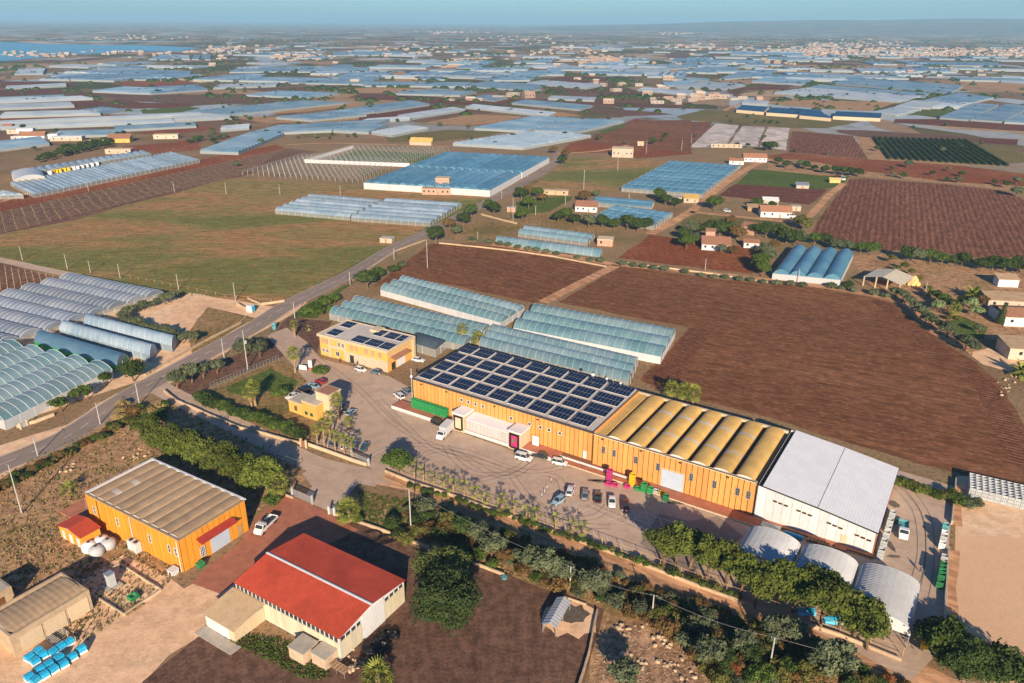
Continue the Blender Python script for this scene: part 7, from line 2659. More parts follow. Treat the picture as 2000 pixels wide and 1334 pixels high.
for i, (col, n) in enumerate([('greyp', 2), ('yellowp', 1), ('greyp', 2), ('darkgreen', 3), ('darkgreen', 3), ('green', 3), ('darkgreen', 3), ('darkgreen', 2)]):
    crates(MF, 132.0, 5.5 - i * 1.3, n, col, lambda lv: '%s crate in pile %s at the lower right wall' % (lv, ORD[i]), 'crates at the lower right wall')
for i, col in enumerate(['pink', 'yellowp', 'yellowp', 'yellowp', 'yellowp']):
    crates(MF, 131.4, -17.6 - i * 1.15, 2, col, lambda lv: '%s %s crate, pile %s right of the arched sheds' % (lv, 'pink' if i == 0 else 'yellow', ORD[i]), 'bright crates right of the arched sheds')
for i in range(3):
    crates(Frame(P(1812 - i, 1252 + i * 4), (1, 0)), 0, 0, 1, 'yellowp', lambda lv: 'yellow crate at the tree edge, %s below the pink pile' % ORD[i], None) if False else None

# blue wrapped bales, lower left
bales = [(59, 1290), (70, 1297), (76, 1278), (85, 1285), (105, 1279), (121, 1268), (137, 1259), (161, 1274), (143, 1288), (117, 1291), (126, 1302), (97, 1303), (106, 1313), (80, 1313), (88, 1324), (59, 1329), (70, 1335)]
m = MB()
prof = [(-.62, .0), (-.66, .75), (-.55, 1.05), (.0, 1.14), (.55, 1.05), (.66, .75), (.62, .0)]
m = loft([[(x, y * .98, z) for y, z in prof] for x in (-.62, -.3, .05, .35, .62)])
bale_me = m.mesh('bale')
bale_me.materials.append(M['bluep'])
m2 = MB()
m2.box(WORLD, -.6, .6, -.6, .6, 0, .14)
pal_me = m2.mesh('pallet')
pal_me.materials.append(M['wood'])
m3 = MB()
m3.box(WORLD, -.64, .64, -.69, .69, .14, .55)
low_me = m3.mesh('wrap')
low_me.materials.append(M['whitesheet'])
for k, (x, y) in enumerate(bales):
    q = P(x, y)
    t = thing('wrapped_pallet', 'blue film-wrapped pallet load by the ochre store, %s of the cluster from the left' % ORD[k], 'wrapped pallet', q, 'blue wrapped pallet loads', MF.yaw + 1.57 + rr.uniform(-.15, .15))
    inst('pallet', pal_me, t)
    inst('wrap', low_me, t)
    inst('load', bale_me, t, (0, 0, .16), scale=(1, 1, rr.uniform(.92, 1.12)))
for k, (x, y) in enumerate([(92, 1250), (101, 1243), (110, 1236)]):
    f = Frame(P(x, y), (MF.u.x, MF.u.y))
    m = MB()
    for j in range(5):
        m.bar(f.p(-2.2, j * .28, .25 + .1 * (j % 2)), f.p(2.2, j * .28, .25), .11, n=5)
    tag(part('pipe_bundle', m, M['metal'] if k != 1 else M['darkmetal']), 'bundle of long %s pipes before the ochre store, %s from the left' % (['silver', 'dark', 'grey'][k], ORD[k]), 'pipes')
for k, (x, y) in enumerate([(116, 1232), (124, 1240), (135, 1252), (151, 1262), (163, 1264)]):
    m = MB()
    q = P(x, y)
    m.bar(q, q + Vector((0, 0, 2.2)), .09)
    tag(part('stake', m, M['timber']), 'upright wooden stake beside the blue pallets, %s from the left' % ORD[k], 'stake')

# ================================================================== walls, fences, gates


def zfor(base, top):
    b_ = P(*base)
    lo, hi = 0.0, 30.0
    for _ in range(30):
        z = (lo + hi) / 2
        c = _M @ np.array([b_.x, b_.y, z - CAMH])
        y = 667 + F * c[1] / c[2]
        if y > top[1]:
            lo = z
        else:
            hi = z
    return lo


def stonewall(pts, h, label, th=.3, mat='wall', fr=None, name='stone_wall', step=3.0):
    w = [P(*p) for p in pts] if fr is None else [fr.p(*p) for p in pts]
    t = thing(name, label, 'wall', (w[0] + w[-1]) / 2)
    for i in range(len(w) - 1):
        a, b_ = w[i], w[i + 1]
        L = (b_ - a).length
        n = max(1, round(L / step))
        f = Frame(a, b_ - a)
        for j in range(n):
            m = MB()
            hh = h * rr.uniform(.93, 1.07) if mat == 'wall' else h
            m.box(f, L * j / n + .01, L * (j + 1) / n - .01, -th / 2 + rr.uniform(-.03, .03), th / 2 + rr.uniform(-.03, .03), 0, hh)
            part('wall_section', m, M[mat], t)
    return t


stonewall([(33, 836), (70, 826), (106, 812)], .9, 'low cream wall at the corner of the teal greenhouse', mat='cream')
stonewall([(270, 727), (284, 734), (330, 708), (400, 668), (470, 632), (482, 620)], .8, 'long low cream wall on the upper side of the main road', mat='wall')
stonewall([(462, 597), (485, 608), (494, 612)], 1.3, 'short cream gate wall beside the white container')
stonewall([(484, 584), (510, 596), (556, 590)], .9, 'curved low cream wall at the meadow corner')
stonewall([(320, 765), (345, 785), (380, 800), (430, 822), (470, 838), (520, 850), (560, 862), (588, 868)], .8, 'stone wall under the dark hedge along the dirt track')
stonewall([(600, 870), (640, 884), (690, 902), (716, 910)], .9, 'cream wall between the slim palms and the dirt track', mat='cream')
stonewall([(752, 922), (800, 942), (860, 962), (930, 986), (1000, 1012), (1070, 1036), (1140, 1062), (1250, 1102), (1370, 1150), (1520, 1204), (1640, 1243), (1760, 1292)], .7, 'very long low cream wall under the car park fence', step=4)
stonewall([(515, 951), (540, 962), (572, 974)], .6, 'low cream wall left of the sliding gate')
stonewall([(646, 1002), (690, 1018), (745, 1037), (800, 1058), (838, 1072)], .7, 'low cream wall between the dark yard and the scrub')
stonewall([(924, 1102), (955, 1114), (985, 1125)], .7, 'short piece of cream wall right of the big trees')
stonewall([(1166, 1196), (1150, 1280), (1128, 1350)], .8, 'wall on the right side of the dark yard beside the rubble', mat='wall')
stonewall([(1105, 1168), (1145, 1182)], .35, 'low broken kerb behind the ash-covered patch')
stonewall([(1866, 940), (1858, 1025)], 1.0, 'upper piece of the right yard wall', mat='concrete')
stonewall([(1852, 1075), (1846, 1160), (1842, 1240)], 1.0, 'lower piece of the right yard wall', mat='concrete')
stonewall([(690, 548), (728, 520), (770, 492), (830, 470)], .6, 'rough stone bank on the right side of the main road')
stonewall([(858, 476), (900, 480), (940, 484), (1010, 492), (1080, 502), (1185, 522)], .7, 'stone wall along the lane above the brown field')
stonewall([(940, 420), (985, 432), (1010, 438)], .9, 'pale wall below the green lawn')
stonewall([(120, 805 + 60), (60, 905), (0, 935)], .5, 'low edging wall between the road bushes and the stony plot') if False else None
stonewall([(157, 1149), (234, 1103), (315, 1154), (243, 1202), (157, 1149)], .45, 'low square wall of the small fenced plot by the orange hall', th=.25, mat='cream')
stonewall([(1205, 520), (1300, 530), (1420, 545), (1500, 551)], .5, 'pale kerb wall of the lane below the red field', mat='cream') if False else None
stonewall([(1205, 512), (1380, 534), (1500, 552)], .5, 'pale kerb wall along the lane below the red field', mat='cream')


def fence(pts, h, sp, label, mat='timber', rails=(.5, .95), pr=.07, fr=None, mesh_=None, cat='fence'):
    w = [P(*p) for p in pts] if fr is None else [fr.p(*p) for p in pts]
    t = thing('fence', label, cat, (w[0] + w[-1]) / 2)
    for i in range(len(w) - 1):
        a, b_ = w[i], w[i + 1]
        n = max(1, round((b_ - a).length / sp))
        for j in range(n + (1 if i == len(w) - 2 else 0)):
            m = MB()
            q = a.lerp(b_, j / n)
            m.bar(q, q + Vector((rr.uniform(-.04, .04), 0, h)), pr, n=5)
            part('post', m, M[mat], t)
        for r_ in rails:
            m = MB()
            m.bar(a + Vector((0, 0, h * r_)), b_ + Vector((0, 0, h * r_)), .04)
            part('rail', m, M[mat], t)
    return t


fence([(760, 916), (860, 953), (1000, 1003), (1140, 1053), (1250, 1093), (1370, 1140), (1520, 1194), (1640, 1233), (1762, 1282)], 2.0, 4.2, 'long fence of wooden posts and rails between the car park and the dirt track', rails=(.25, .95))
fence([(602, 864), (640, 878), (690, 896), (716, 904)], 1.6, 3.2, 'wooden post fence in front of the slim palms')
fence([(412, 758), (470, 733), (545, 703)], 1.7, 1.2, 'grey railing on the wall beside the office garden', 'metal', rails=(.1, .5, .97), pr=.04)
fence([(560, 700), (610, 678)], 1.5, 1.2, 'grey railing by the office gate', 'metal', rails=(.1, .97), pr=.04) if False else None
fence([(160, 1145), (234, 1100), (313, 1151), (243, 1198), (160, 1145)], 1.5, 2.6, 'thin post fence round the small square plot', 'darkmetal', rails=(.97,), pr=.04)
fence([(318, 574), (230, 605), (140, 636), (40, 668)], 1.4, 4, 'wire fence before the dusty greenhouse block', 'timber', rails=(.97, .5))
fence([(530, 590), (440, 580), (350, 562), (240, 540)], 1.2, 5, 'wire fence between meadow and dusty greenhouses', 'timber', rails=(.97,))


def gate(a, b_, h, label, mat='metal', posts='white'):
    A, B = P(*a), P(*b_)
    f = Frame(A, B - A)
    L = (B - A).length
    t = thing('sliding_gate', label, 'gate', (A + B) / 2)
    n = max(4, int(L / .28))
    for i in range(n):
        m = MB()
        m.box(f, L * i / n + .04, L * i / n + .2, -.03, .03, .15, h)
        part('slat', m, M[mat], t)
    m = MB()
    m.box(f, 0, L, -.05, -.031, .1, .25).box(f, 0, L, -.05, -.031, h - .15, h).box(f, 0, .08, -.05, -.031, .25, h - .15).box(f, L - .08, L, -.05, -.031, .25, h - .15)
    part('frame', m, M[mat], t)
    for u in (-.3, L + .05):
        m = MB()
        m.box(f, u, u + .35, -.2, .2, 0, h + .4)
        part('gate_post', m, M[posts], t)


gate((572, 968), (609, 984), 1.9, 'grey sliding gate standing open left of the red yard entrance', posts='greyp')
gate((688, 893), (719, 909), 1.7, 'grey sliding gate of the car park between palms and round tree', posts='greyp')
gate((644, 1004), (652, 1006), 1.6, 'short white gate post panel right of the red yard entrance', posts='white')
gate((589, 872), (597, 875), 1.9, 'small red pedestrian gate beside the slim palms', 'tile', posts='cream')
gate((42, 838), (53, 832), 1.4, 'small white gate at the teal greenhouse corner', 'white', posts='cream')

# poles and lines
POLES = [((272.7, 791), (268, 748), 'concrete pole at the road edge in front of the olive corner'), ((196, 828), (191, 787), 'concrete pole at the road edge, second from the left group'), ((74, 890), (67, 853), 'concrete pole at the road edge nearest the left edge'),
         ((43, 1003), (23, 908), 'tall pale pole on the stony plot left of the orange hall'), ((484, 722), (478, 643), 'tall pole with a transformer by the office railing'), ((438, 700), (434, 662), 'thin pole beside the round grey tree'),
         ((576, 622), (574, 590), 'pole beside the shaggy garden palm'), ((803, 1038), (801, 955), 'tall pole between the dark yard and the dirt track'), ((1113, 1147), (1113, 1107), 'pole in the middle of the scrub belt'), ((1272, 1217), (1277, 1162), 'white pole in the scrub with a guy wire'),
         ((1503, 1304), (1508, 1245), 'white pole in the lower right scrub'), ((835, 524), (833, 457), 'very tall pole at the corner of the upper brown field'), ((1140, 370), (1140, 331), 'tall pole alone in the rough pasture'), ((684, 556), (685, 531), 'roadside pole at the big dark tree'),
         ((770, 507), (770, 485), 'roadside pole above the dark shrubs'), ((895, 430), (894, 419), 'short roadside pole by the pale greenhouse'), ((945, 407), (944, 391), 'roadside pole near the salmon house'), ((44, 508), (39, 482), 'meadow pole at the far left'), ((132, 526), (128, 497), 'second meadow pole from the left'),
         ((177, 533), (173, 509), 'third meadow pole from the left'), ((235, 544), (232, 516), 'fourth meadow pole from the left'), ((349, 566), (346, 535), 'fifth meadow pole, above the dusty greenhouses'), ((460, 587), (456, 552), 'sixth meadow pole, above the white container'), ((173, 373), (172, 354), 'pole before the low left greenhouses'),
         ((341, 376), (340, 355), 'pole at the upper meadow corner'), ((442, 379), (440, 357), 'pole in the upper meadow'), ((547, 381), (545, 360), 'pole above the pale greenhouses'), ((665, 382), (665, 362), 'pole by the pale greenhouse pair'), ((1206, 333), (1206, 309), 'pole in the pasture by the block house'), ((1377, 528), (1377, 505), 'white pole on the lane in the middle'),
         ((1271, 446), (1271, 429), 'pole behind the dark tree row'), ((1228, 397), (1228, 378), 'pole between the two blue greenhouses'), ((1417, 458), (1417, 440), 'pole behind the villa'), ((1104, 400), (1104, 375), 'pole at the green lawn'), ((1558, 552), (1559, 525), 'thin pole before the four-arch greenhouse'),
         ((1805, 581), (1807, 551), 'thick pole beside the hay bales'), ((1002, 432), (1002, 385), 'tall pole beside the tiny lawn hut'), ((1065, 480), (1065, 468), 'pole at the single low tunnel'), ((1046, 420), (1046, 402), 'pole in the lawn, right'), ((933, 472), (933, 453), 'pole by the red soil heaps'), ((1262, 300), (1262, 275), 'pole right of the block house'),
         ((1331, 295), (1331, 273), 'pole before the ploughed field'), ((1350, 280), (1350, 263), 'pole beside the first mulched field'), ((980, 388), (980, 370), 'pair of poles at the road bend'), ((1030, 346), (1030, 343), 'short post at the bend')]
tops = {}
for k, (b_, tp, lab) in enumerate(POLES):
    h = max(3, min(13, zfor(b_, tp)))
    q = P(*b_)
    t = thing('utility_pole', lab, 'pole', q)
    far = q.length > 260
    m = MB()
    m.bar(q, q + Vector((0, 0, h)), .17 if not far else .16, n=7, r2=.10 if not far else .11)
    part('shaft', m, M['pole'], t)
    m = MB()
    m.bar(q + Vector((-.6, .2, h - .2)), q + Vector((.6, -.2, h - .2)), .05)
    part('crossarm', m, M['darkmetal'], t)
    for sx in (-.5, .5):
        m = MB()
        m.bar(q + Vector((sx, -.33 * sx, h - .15)), q + Vector((sx, -.33 * sx, h + .1)), .05, n=5)
        part('insulator', m, M['pole'], t)
    tops[k] = q + Vector((0, 0, h))
m = MB()
q = tops[4]
m.bar(q + Vector((.5, 0, -4.2)), q + Vector((.5, 0, -3.2)), .35, n=8)
tag(part('transformer', m, M['greyp']), 'grey transformer hanging on the tall pole by the office', 'transformer')


def cable(a, b_, label, sag=1.0, off=0.0):
    m = MB()
    pr = None
    for i in range(13):
        t = i / 12
        p = a.lerp(b_, t) + Vector((0, 0, -4 * sag * t * (1 - t)))
        if pr is not None:
            m.bar(pr, p, .02, n=3)
        pr = p
    tag(part('power_cable', m, M['cable']), label, 'cable')


EDGE = P(2010, 1420) + Vector((0, 0, 7))
for a, b_, lab in ((tops[7], tops[8], 'power cable sagging from the tall yard pole to the scrub pole'), (tops[8], tops[9], 'power cable between the two middle scrub poles'), (tops[9], tops[10], 'power cable between the last two scrub poles'),
                   (tops[10], EDGE, 'power cable leaving at the lower right'), (tops[4], tops[11], 'long power cable from the office pole to the field pole'), (tops[3], tops[2], 'power cable beside the main road, left part'),
                   (tops[2], tops[1], 'power cable beside the main road, middle part'), (tops[1], tops[0], 'power cable beside the main road, right part'), (tops[0], tops[5], 'power cable towards the round grey tree'),
                   (tops[11], tops[16], 'power cable along the road towards the bend'), (tops[11], tops[37], 'power cable over the low tunnel')):
    cable(a, b_, lab)
cable(P(560, 925) + Vector((0, 0, 5)), tops[7], 'power cable crossing over the right gate palm')

# parking lines, road marks, tyre marks
zp = zr(850, 880, .25)
LINES = [((1030, 460), (1145, 400)), ((1135, 490), (1245, 435)), ((1245, 525), (1355, 470)), ((1340, 550), (1460, 510)), ((1445, 575), (1570, 540)), ((1570, 540), (1535, 460)), ((1550, 610), (1680, 570)), ((1680, 570), (1640, 485)), ((1355, 470), (1340, 415)), ((1465, 505), (1430, 430)),
         ((1780, 600), (1750, 530)), ((1880, 605), (1850, 550)), ((1655, 640), (1745, 618)), ((1232, 625), (1272, 705)), ((1335, 670), (1380, 745)), ((1443, 698), (1490, 780)), ((1550, 732), (1570, 770)), ((1570, 540), (1680, 572)), ((1740, 522), (1970, 600)), ((1970, 600), (2000, 650))]
for a, b_ in LINES:
    A, B = P(*zp(*a)), P(*zp(*b_))
    f = Frame(A, B - A)
    m = MB()
    L = (B - A).length
    m.add([f.p(0, -.07, .068), f.p(L, -.07, .068), f.p(L, .07, .068), f.p(0, .07, .068)], [(0, 1, 2, 3)])
    part('parking_line', m, M['paint'], kind='structure')
m = MB()
for i in range(0, len(road) - 4):
    q = road[i]
    if q.length > 420:
        break
    d = (road[i + 1] - road[i]).normalized()
    nrm = Vector((-d.y, d.x, 0))
    L = (road[i + 1] - road[i]).length
    m.add([q + nrm * .08 + Vector((0, 0, .078)), q - nrm * .08 + Vector((0, 0, .078)), q + d * L * .5 - nrm * .08 + Vector((0, 0, .078)), q + d * L * .5 + nrm * .08 + Vector((0, 0, .078))], [(0, 1, 2, 3)])
    for s_ in (3.9, -3.9):
        a_, c_ = q + nrm * s_, road[i + 1] + nrm * s_
        m.add([a_ + nrm * .06 + Vector((0, 0, .078)), a_ - nrm * .06 + Vector((0, 0, .078)), c_ - nrm * .06 + Vector((0, 0, .078)), c_ + nrm * .06 + Vector((0, 0, .078))], [(0, 1, 2, 3)])
part('road_marking', m, M['paint'], kind='structure')
rub = plain('tyre_rubber_marks', (.20, .165, .14), .9, .25, .8)
TY = [[(760, 935), (810, 900), (860, 880), (950, 905), (1030, 930)], [(700, 905), (780, 870), (900, 880), (1000, 915), (1060, 920), (1130, 905)], [(820, 860), (900, 890), (960, 925), (1000, 930), (1050, 900)], [(870, 870), (890, 900), (930, 925), (1010, 925)],
      [(1060, 925), (1090, 935), (1100, 960), (1095, 985)], [(1050, 985), (1100, 1010), (1160, 1010), (1190, 985)], [(1000, 930), (1040, 980), (1100, 1020), (1200, 1030)], [(740, 780), (800, 840), (850, 880), (930, 900)], [(620, 700), (700, 760), (760, 820), (820, 860)],
      [(900, 940), (950, 935), (1010, 915), (1040, 890)], [(1260, 1000), (1400, 1060), (1560, 1100)], [(1750, 950), (1790, 1000), (1800, 1080), (1780, 1160)], [(1770, 950), (1810, 1010), (1815, 1100), (1800, 1180)], [(1150, 985), (1230, 1020), (1300, 1050)]]
m = MB()
for pts in TY:
    w = [P(*p) for p in pts]
    for off in (-.8, .8):
        prev = None
        for i in range(len(w) - 1):
            p0, p1, p2, p3 = w[max(0, i - 1)], w[i], w[i + 1], w[min(len(w) - 1, i + 2)]
            for j in range(8):
                t = j / 8
                q = .5 * ((2 * p1) + (p2 - p0) * t + (2 * p0 - 5 * p1 + 4 * p2 - p3) * t * t + (3 * p1 - p0 - 3 * p2 + p3) * t ** 3)
                if prev is not None:
                    d = (q - prev).normalized()
                    nr = Vector((-d.y, d.x, 0))
                    a, b_ = prev + nr * off, q + nr * off
                    m.add([a + nr * .07 + Vector((0, 0, .064)), a - nr * .07 + Vector((0, 0, .064)), b_ - nr * .07 + Vector((0, 0, .064)), b_ + nr * .07 + Vector((0, 0, .064))], [(0, 1, 2, 3)])
                prev = q
tm = part('tyre_marks', m, rub, kind='stuff')
tm['label'] = 'dark curved tyre marks on the yard'
oil = plain('oil_stain', (.13, .10, .075), .6, .3, .8)


def blob(x, y, a, b_, mat, name, z=.066, lab=None, kind='structure'):
    m = MB()
    c = P(x, y)
    n = 18
    m.poly([c + Vector((math.cos(2 * math.pi * i / n) * a * rr.uniform(.7, 1.15), math.sin(2 * math.pi * i / n) * b_ * rr.uniform(.7, 1.15), z)) for i in range(n)])
    return part(name, m, mat, kind=kind)


for x, y, a, b_ in ((1178, 940, 3.2, .7), (1162, 938, 2.0, .5), (1323, 982, 2.2, .8), (1750, 1020, 1.8, 1.0), (1738, 1065, .8, 2.2), (1745, 1087, 1.5, .5), (1746, 985, 1.2, 1.6), (1765, 1018, 1.6, .6)):
    blob(x, y, a, b_, oil, 'oil_stain')

# small things
t = thing('info_board', 'white information board on short legs on the office lawn', 'sign', P(592, 727))
f = Frame(P(585, 725), P(600, 727) - P(585, 725))
m = MB().box(f, 0, 2.6, -.05, .05, .7, 2.2)
part('board', m, M['white'], t)
for u in (.2, 2.4):
    part('leg', MB().box(f, u - .06, u + .06, -.04, .04, 0, .69), M['metal'], t)
part('print', MB().box(f, .3, 2.3, -.07, -.051, 1.0, 1.25).box(f, .3, 1.6, -.07, -.051, 1.5, 1.62), M['greyp'], t)
f = Frame(P(603, 720), (1, -.3))
t = thing('pillar_sign', 'upright white pillar sign with a red foot on the office lawn', 'sign', P(606, 720))
part('board', MB().box(f, 0, 1.3, -.12, .12, .5, 2.9), M['white'], t)
part('foot', MB().box(f, .05, 1.25, -.1, .1, 0, .49), M['pink'] if False else M['redroof'], t)
t = thing('bottle_bank', 'teal bottle bank on the verge of the main road', 'recycling bin', P(536, 643))
f = Frame(P(536, 643), (1, 0))
part('body', MB().lathe(f, [(.6, 0), (.75, .4), (.75, 1.9), (.5, 2.4), (.15, 2.6)], 12), M['teal'], t)
part('hatch', MB().box(f, -.25, .25, -.82, -.74, 1.5, 1.8), M['black'], t)
t = thing('container', 'small white and blue container beside the gate wall across the road', 'container', P(488, 611))
f = Frame(P(482, 610), P(494, 612) - P(482, 610))
part('body', MB().box(f, 0, 2.4, 0, 1.8, .1, 2.6), M['white'], t)
part('side_panel', MB().box(f, 2.41, 2.44, .05, 1.75, .2, 2.5), M['bluep'], t)
part('base', MB().box(f, .1, 2.3, .1, 1.7, 0, .09), M['darkmetal'], t)
t = thing('switch_cabinet', 'tall pale grey cabinet in the small square plot', 'cabinet', P(214, 1142))
f = Frame(P(208, 1146), (MF.u.x, MF.u.y))
part('body', MB().box(f, 0, 1.4, 0, 1.3, .3, 3.0), M['greyp'], t)
part('lid', MB().box(f, -.08, 1.48, -.08, 1.38, 3.01, 3.1), M['metal'], t)
part('base', MB().box(f, -.8, 2.2, -.8, 2.1, 0, .29), M['concrete'], t)
t = thing('well_box', 'small green open-topped concrete well in the square plot', 'well', P(257, 1170))
f = Frame(P(248, 1171), (MF.u.x, MF.u.y))
m = MB()
for a in ((0, 1.6, 0, .25), (0, 1.6, 1.35, 1.6), (0, .25, .26, 1.34), (1.35, 1.6, .26, 1.34)):
    m.box(f, a[0], a[1], a[2], a[3], 0, .8)
part('wall', m, M['green'], t)
part('floor', MB().box(f, .25, 1.35, .25, 1.35, .3, .35), M['concrete'], t)
t = thing('kennel', 'white dog kennel at the corner of the orange hall', 'kennel', P(335, 1122))
f = Frame(P(328, 1122), (MF.u.x, MF.u.y))
part('body', MB().box(f, 0, 1.5, 0, 1.5, 0, 1.1), M['white'], t)
part('roof', MB().box(f, -.12, 1.62, -.12, 1.62, 1.11, 1.2), M['white'], t)
part('opening', MB().box(f, .45, 1.05, -.03, -.005, .1, .75), M['black'], t)
t = thing('green_skip', 'dark green rubbish skip against the orange hall front', 'bin', P(392, 1110))
f = Frame(P(387, 1112), (MF.v.x, MF.v.y))
part('body', loft([[f.p(u, v, z) for v, z in ((-.5, .15), (-.7, .9), (-.6, 1.2), (.6, 1.2), (.7, .9), (.5, .15))] for u in (0, 1.3)]), M['darkgreen'], t)
part('lid', MB().box(f, -.05, 1.35, -.62, .62, 1.21, 1.27), M['green'], t)
for k, (x, y) in enumerate([(248, 1204), (262, 1196)]):
    f = Frame(P(x, y), (MF.v.x, MF.v.y))
    m = MB()
    for j in range(6):
        m.box(f, 0, 2.0, j * .24, j * .24 + .18, .25, .32)
        m.box(f, 0, 2.0, j * .24, j * .24 + .18, .0, .08)
    m.box(f, 0, .12, 0, 1.4, .09, .24).box(f, 1.88, 2.0, 0, 1.4, .09, .24)
    tag(part('pallet', m, M['wood']), '%s orange-brown wooden pallet leaning by the square plot' % ['left', 'right'][k], 'pallet')
for k, (x, y, r_) in enumerate([(727, 1047, 2.1), (751, 1054, 1.7), (762, 1052, 1.5)]):
    m = MB()
    c = P(x, y)
    for lp in range(4):
        rr_ = r_ * (1 - .12 * lp)
        pr = None
        for i in range(25):
            a = 2 * math.pi * i / 24
            p = c + Vector((math.cos(a) * rr_ + lp * .15, math.sin(a) * rr_, .14 + .06 * lp))
            if pr is not None:
                m.bar(pr, p, .05, n=3)
            pr = p
    tag(part('pipe_coil', m, M['black']), '%s coil of black irrigation pipe on the dark yard' % ['left', 'middle', 'right'][k], 'pipe coil')
ST = Frame(P(1060, 1235), P(1090, 1182) - P(1060, 1235))
t = thing('feed_shelter', 'small ridged white sheet shelter on legs at the ash-covered corner', 'shelter', ST.p(4, 1))
LS = 7.2
for j, (va, vb, za, zb) in enumerate(((-.2, 1.2, 2.0, 2.7), (1.2, 2.6, 2.7, 2.0))):
    m = MB()
    vs = []
    for i in range(21):
        u = -.2 + (LS + .4) * i / 20
        vs += [ST.p(u, -va, za + (.05 if i % 2 else 0)), ST.p(u, -vb, zb + (.05 if i % 2 else 0))]
    m.add(vs, [(2 * i, 2 * i + 1, 2 * i + 3, 2 * i + 2) for i in range(20)])
    part('roof_sheet', m, M['archsheet'], t)
for u in (0, LS / 2, LS):
    for v in (0, -2.4):
        part('leg', MB().bar(ST.p(u, v, 0), ST.p(u, v, 2.1), .08), M['metal'], t)
part('back_panel', MB().box(ST, 0, LS, -.05, .0, .2, 1.9), M['metal'], t)
blob(1115, 1210, 5.5, 4.5, S['sand'], 'ash_patch', .06)
blob(1120, 1200, 3.2, 2.6, M['darkmetal'] if False else oil, 'burnt_patch', .07)
for k, (x, y, a) in enumerate([(728, 1275, 2.2), (745, 1262, 2.4), (757, 1247, 1.8), (735, 1290, 1.6), (705, 1296, 1.2), (770, 1240, 1.3)]):
    me = CROWN['small'][k % 3]
    v, f_ = leafcloud(NPR, [(0, 0, .35, .9, .5), (.7, .3, .3, .7, .4), (-.6, .2, .3, .7, .45)], 60, .28, core=.95)
    me = mesh_np('heap', v, f_, M['black'])
    tag(inst('plastic_heap', me, None, P(x, y), k, scale=a * .75), 'heap of black plastic sheeting by the red-roofed hall, %s in the row' % ORD[k], 'plastic heap', 'black plastic heaps')
t = thing('trailer_frame', 'slatted metal trailer frame at the foot of the two concrete huts', 'trailer', P(665, 1315))
f = Frame(P(640, 1305), P(680, 1330) - P(640, 1305))
for j in range(6):
    part('slat', MB().box(f, .7 * j, .7 * j + .5, 0, 1.4, 1.0, 1.06), M['wood'], t)
for v in (0, 1.35):
    part('rail', MB().bar(f.p(0, v, .95), f.p(4.1, v, .95), .05), M['metal'], t)
for u in (.2, 2.1, 4.0):
    for v in (0, 1.35):
        part('leg', MB().bar(f.p(u, v, 0), f.p(u, v, .95), .05), M['metal'], t)
for k, (x, y) in enumerate([(1058, 970), (1063, 963), (1068, 955), (1076, 940)]):
    t = thing('bollard', 'small white bollard on the yard, %s of four in a line' % ORD[k], 'bollard', P(x, y), 'white bollards on the yard')
    f = Frame(P(x, y), (1, 0))
    part('base', MB().lathe(f, [(.22, 0), (.22, .08)], 8), M['black'], t)
    part('post', MB().lathe(f, [(.07, .08), (.07, .95), (.02, 1.0)], 8), M['white'], t)
t = thing('sheet_bundle', 'long bundle of galvanised sheets by the white hall', 'sheet metal', MF.p(99, -2.6))
for j in range(5):
    part('sheet', MB().box(MF, 97.6, 101.6, -2.9 + j * .3, -2.65 + j * .3, .05 + j * .05, .4 + j * .05), M['metal'], t)
f = MF
m = MB()
m.bar(MF.p(102.8, -2.6, .45), MF.p(106.4, -2.8, .45), .45, n=10)
tag(part('film_roll', m, M['bluep']), 'thick blue plastic roll lying by the white hall', 'plastic roll')
t = thing('rack_pile', 'pile of rusty brown racks along the white hall base', 'rack pile', MF.p(109, -2.4))
for j in range(7):
    part('rack', MB().box(MF, 107.2 + j * .7, 107.7 + j * .7, -2.8, -1.6, 0, .5 + .15 * (j % 3)), M['tile'], t)
for k, (x, y) in enumerate([(985, 1130)]):
    tag(part('green_tub', MB().lathe(Frame(P(x, y), (1, 0)), [(.5, 0), (.65, .5), (.6, .52)], 10), M['teal']), 'small green tub at the wall by the big trees', 'tub')
for k, (x, y) in enumerate([(1572, 1195), (1625, 1212)]):
    tag(part('blue_tarpaulin', loft([[Vector(P(x, y)) + Vector((u, v, z)) for v, z in ((-1.1, 0), (-.8, .5), (.1, .8), (.9, .45), (1.2, 0))] for u in (-1.6, -.5, .6, 1.7)]), M['bluep']), '%s blue tarpaulin heap showing under the pines' % ['left', 'right'][k], 'tarpaulin')

# rubble: single stones that show, the rest as stuff
st_me = []
for k in range(4):
    m = MB()
    vs = []
    for i in range(4):
        for j in range(6):
            a = 2 * math.pi * j / 6
            ph = math.pi * (i + .5) / 4
            r_ = rr.uniform(.8, 1.15)
            vs.append((math.sin(ph) * math.cos(a) * r_, math.sin(ph) * math.sin(a) * r_ * .8, .35 + math.cos(ph) * .6 * r_))
    m.add(vs, [(i * 6 + j, (i + 1) * 6 + j, (i + 1) * 6 + (j + 1) % 6, i * 6 + (j + 1) % 6) for i in range(3) for j in range(6)] + [tuple(range(6)), tuple(range(18, 24))[::-1]])
    me = m.mesh('stone')
    me.materials.append(M['wall'])
    st_me.append(me)
pile = [(1215, 1225, 6), (1240, 1225, 8), (1290, 1248, 8), (1315, 1258, 8), (1345, 1270, 8), (1198, 1240, 6), (1300, 1300, 12), (1250, 1300, 14), (1210, 1290, 12), (1355, 1325, 8), (700, 1290, 9), (690, 1300, 8), (132, 917, 5), (140, 912, 4), (272, 880, 8), (262, 890, 6), (1960, 760, 12), (1975, 740, 10)]
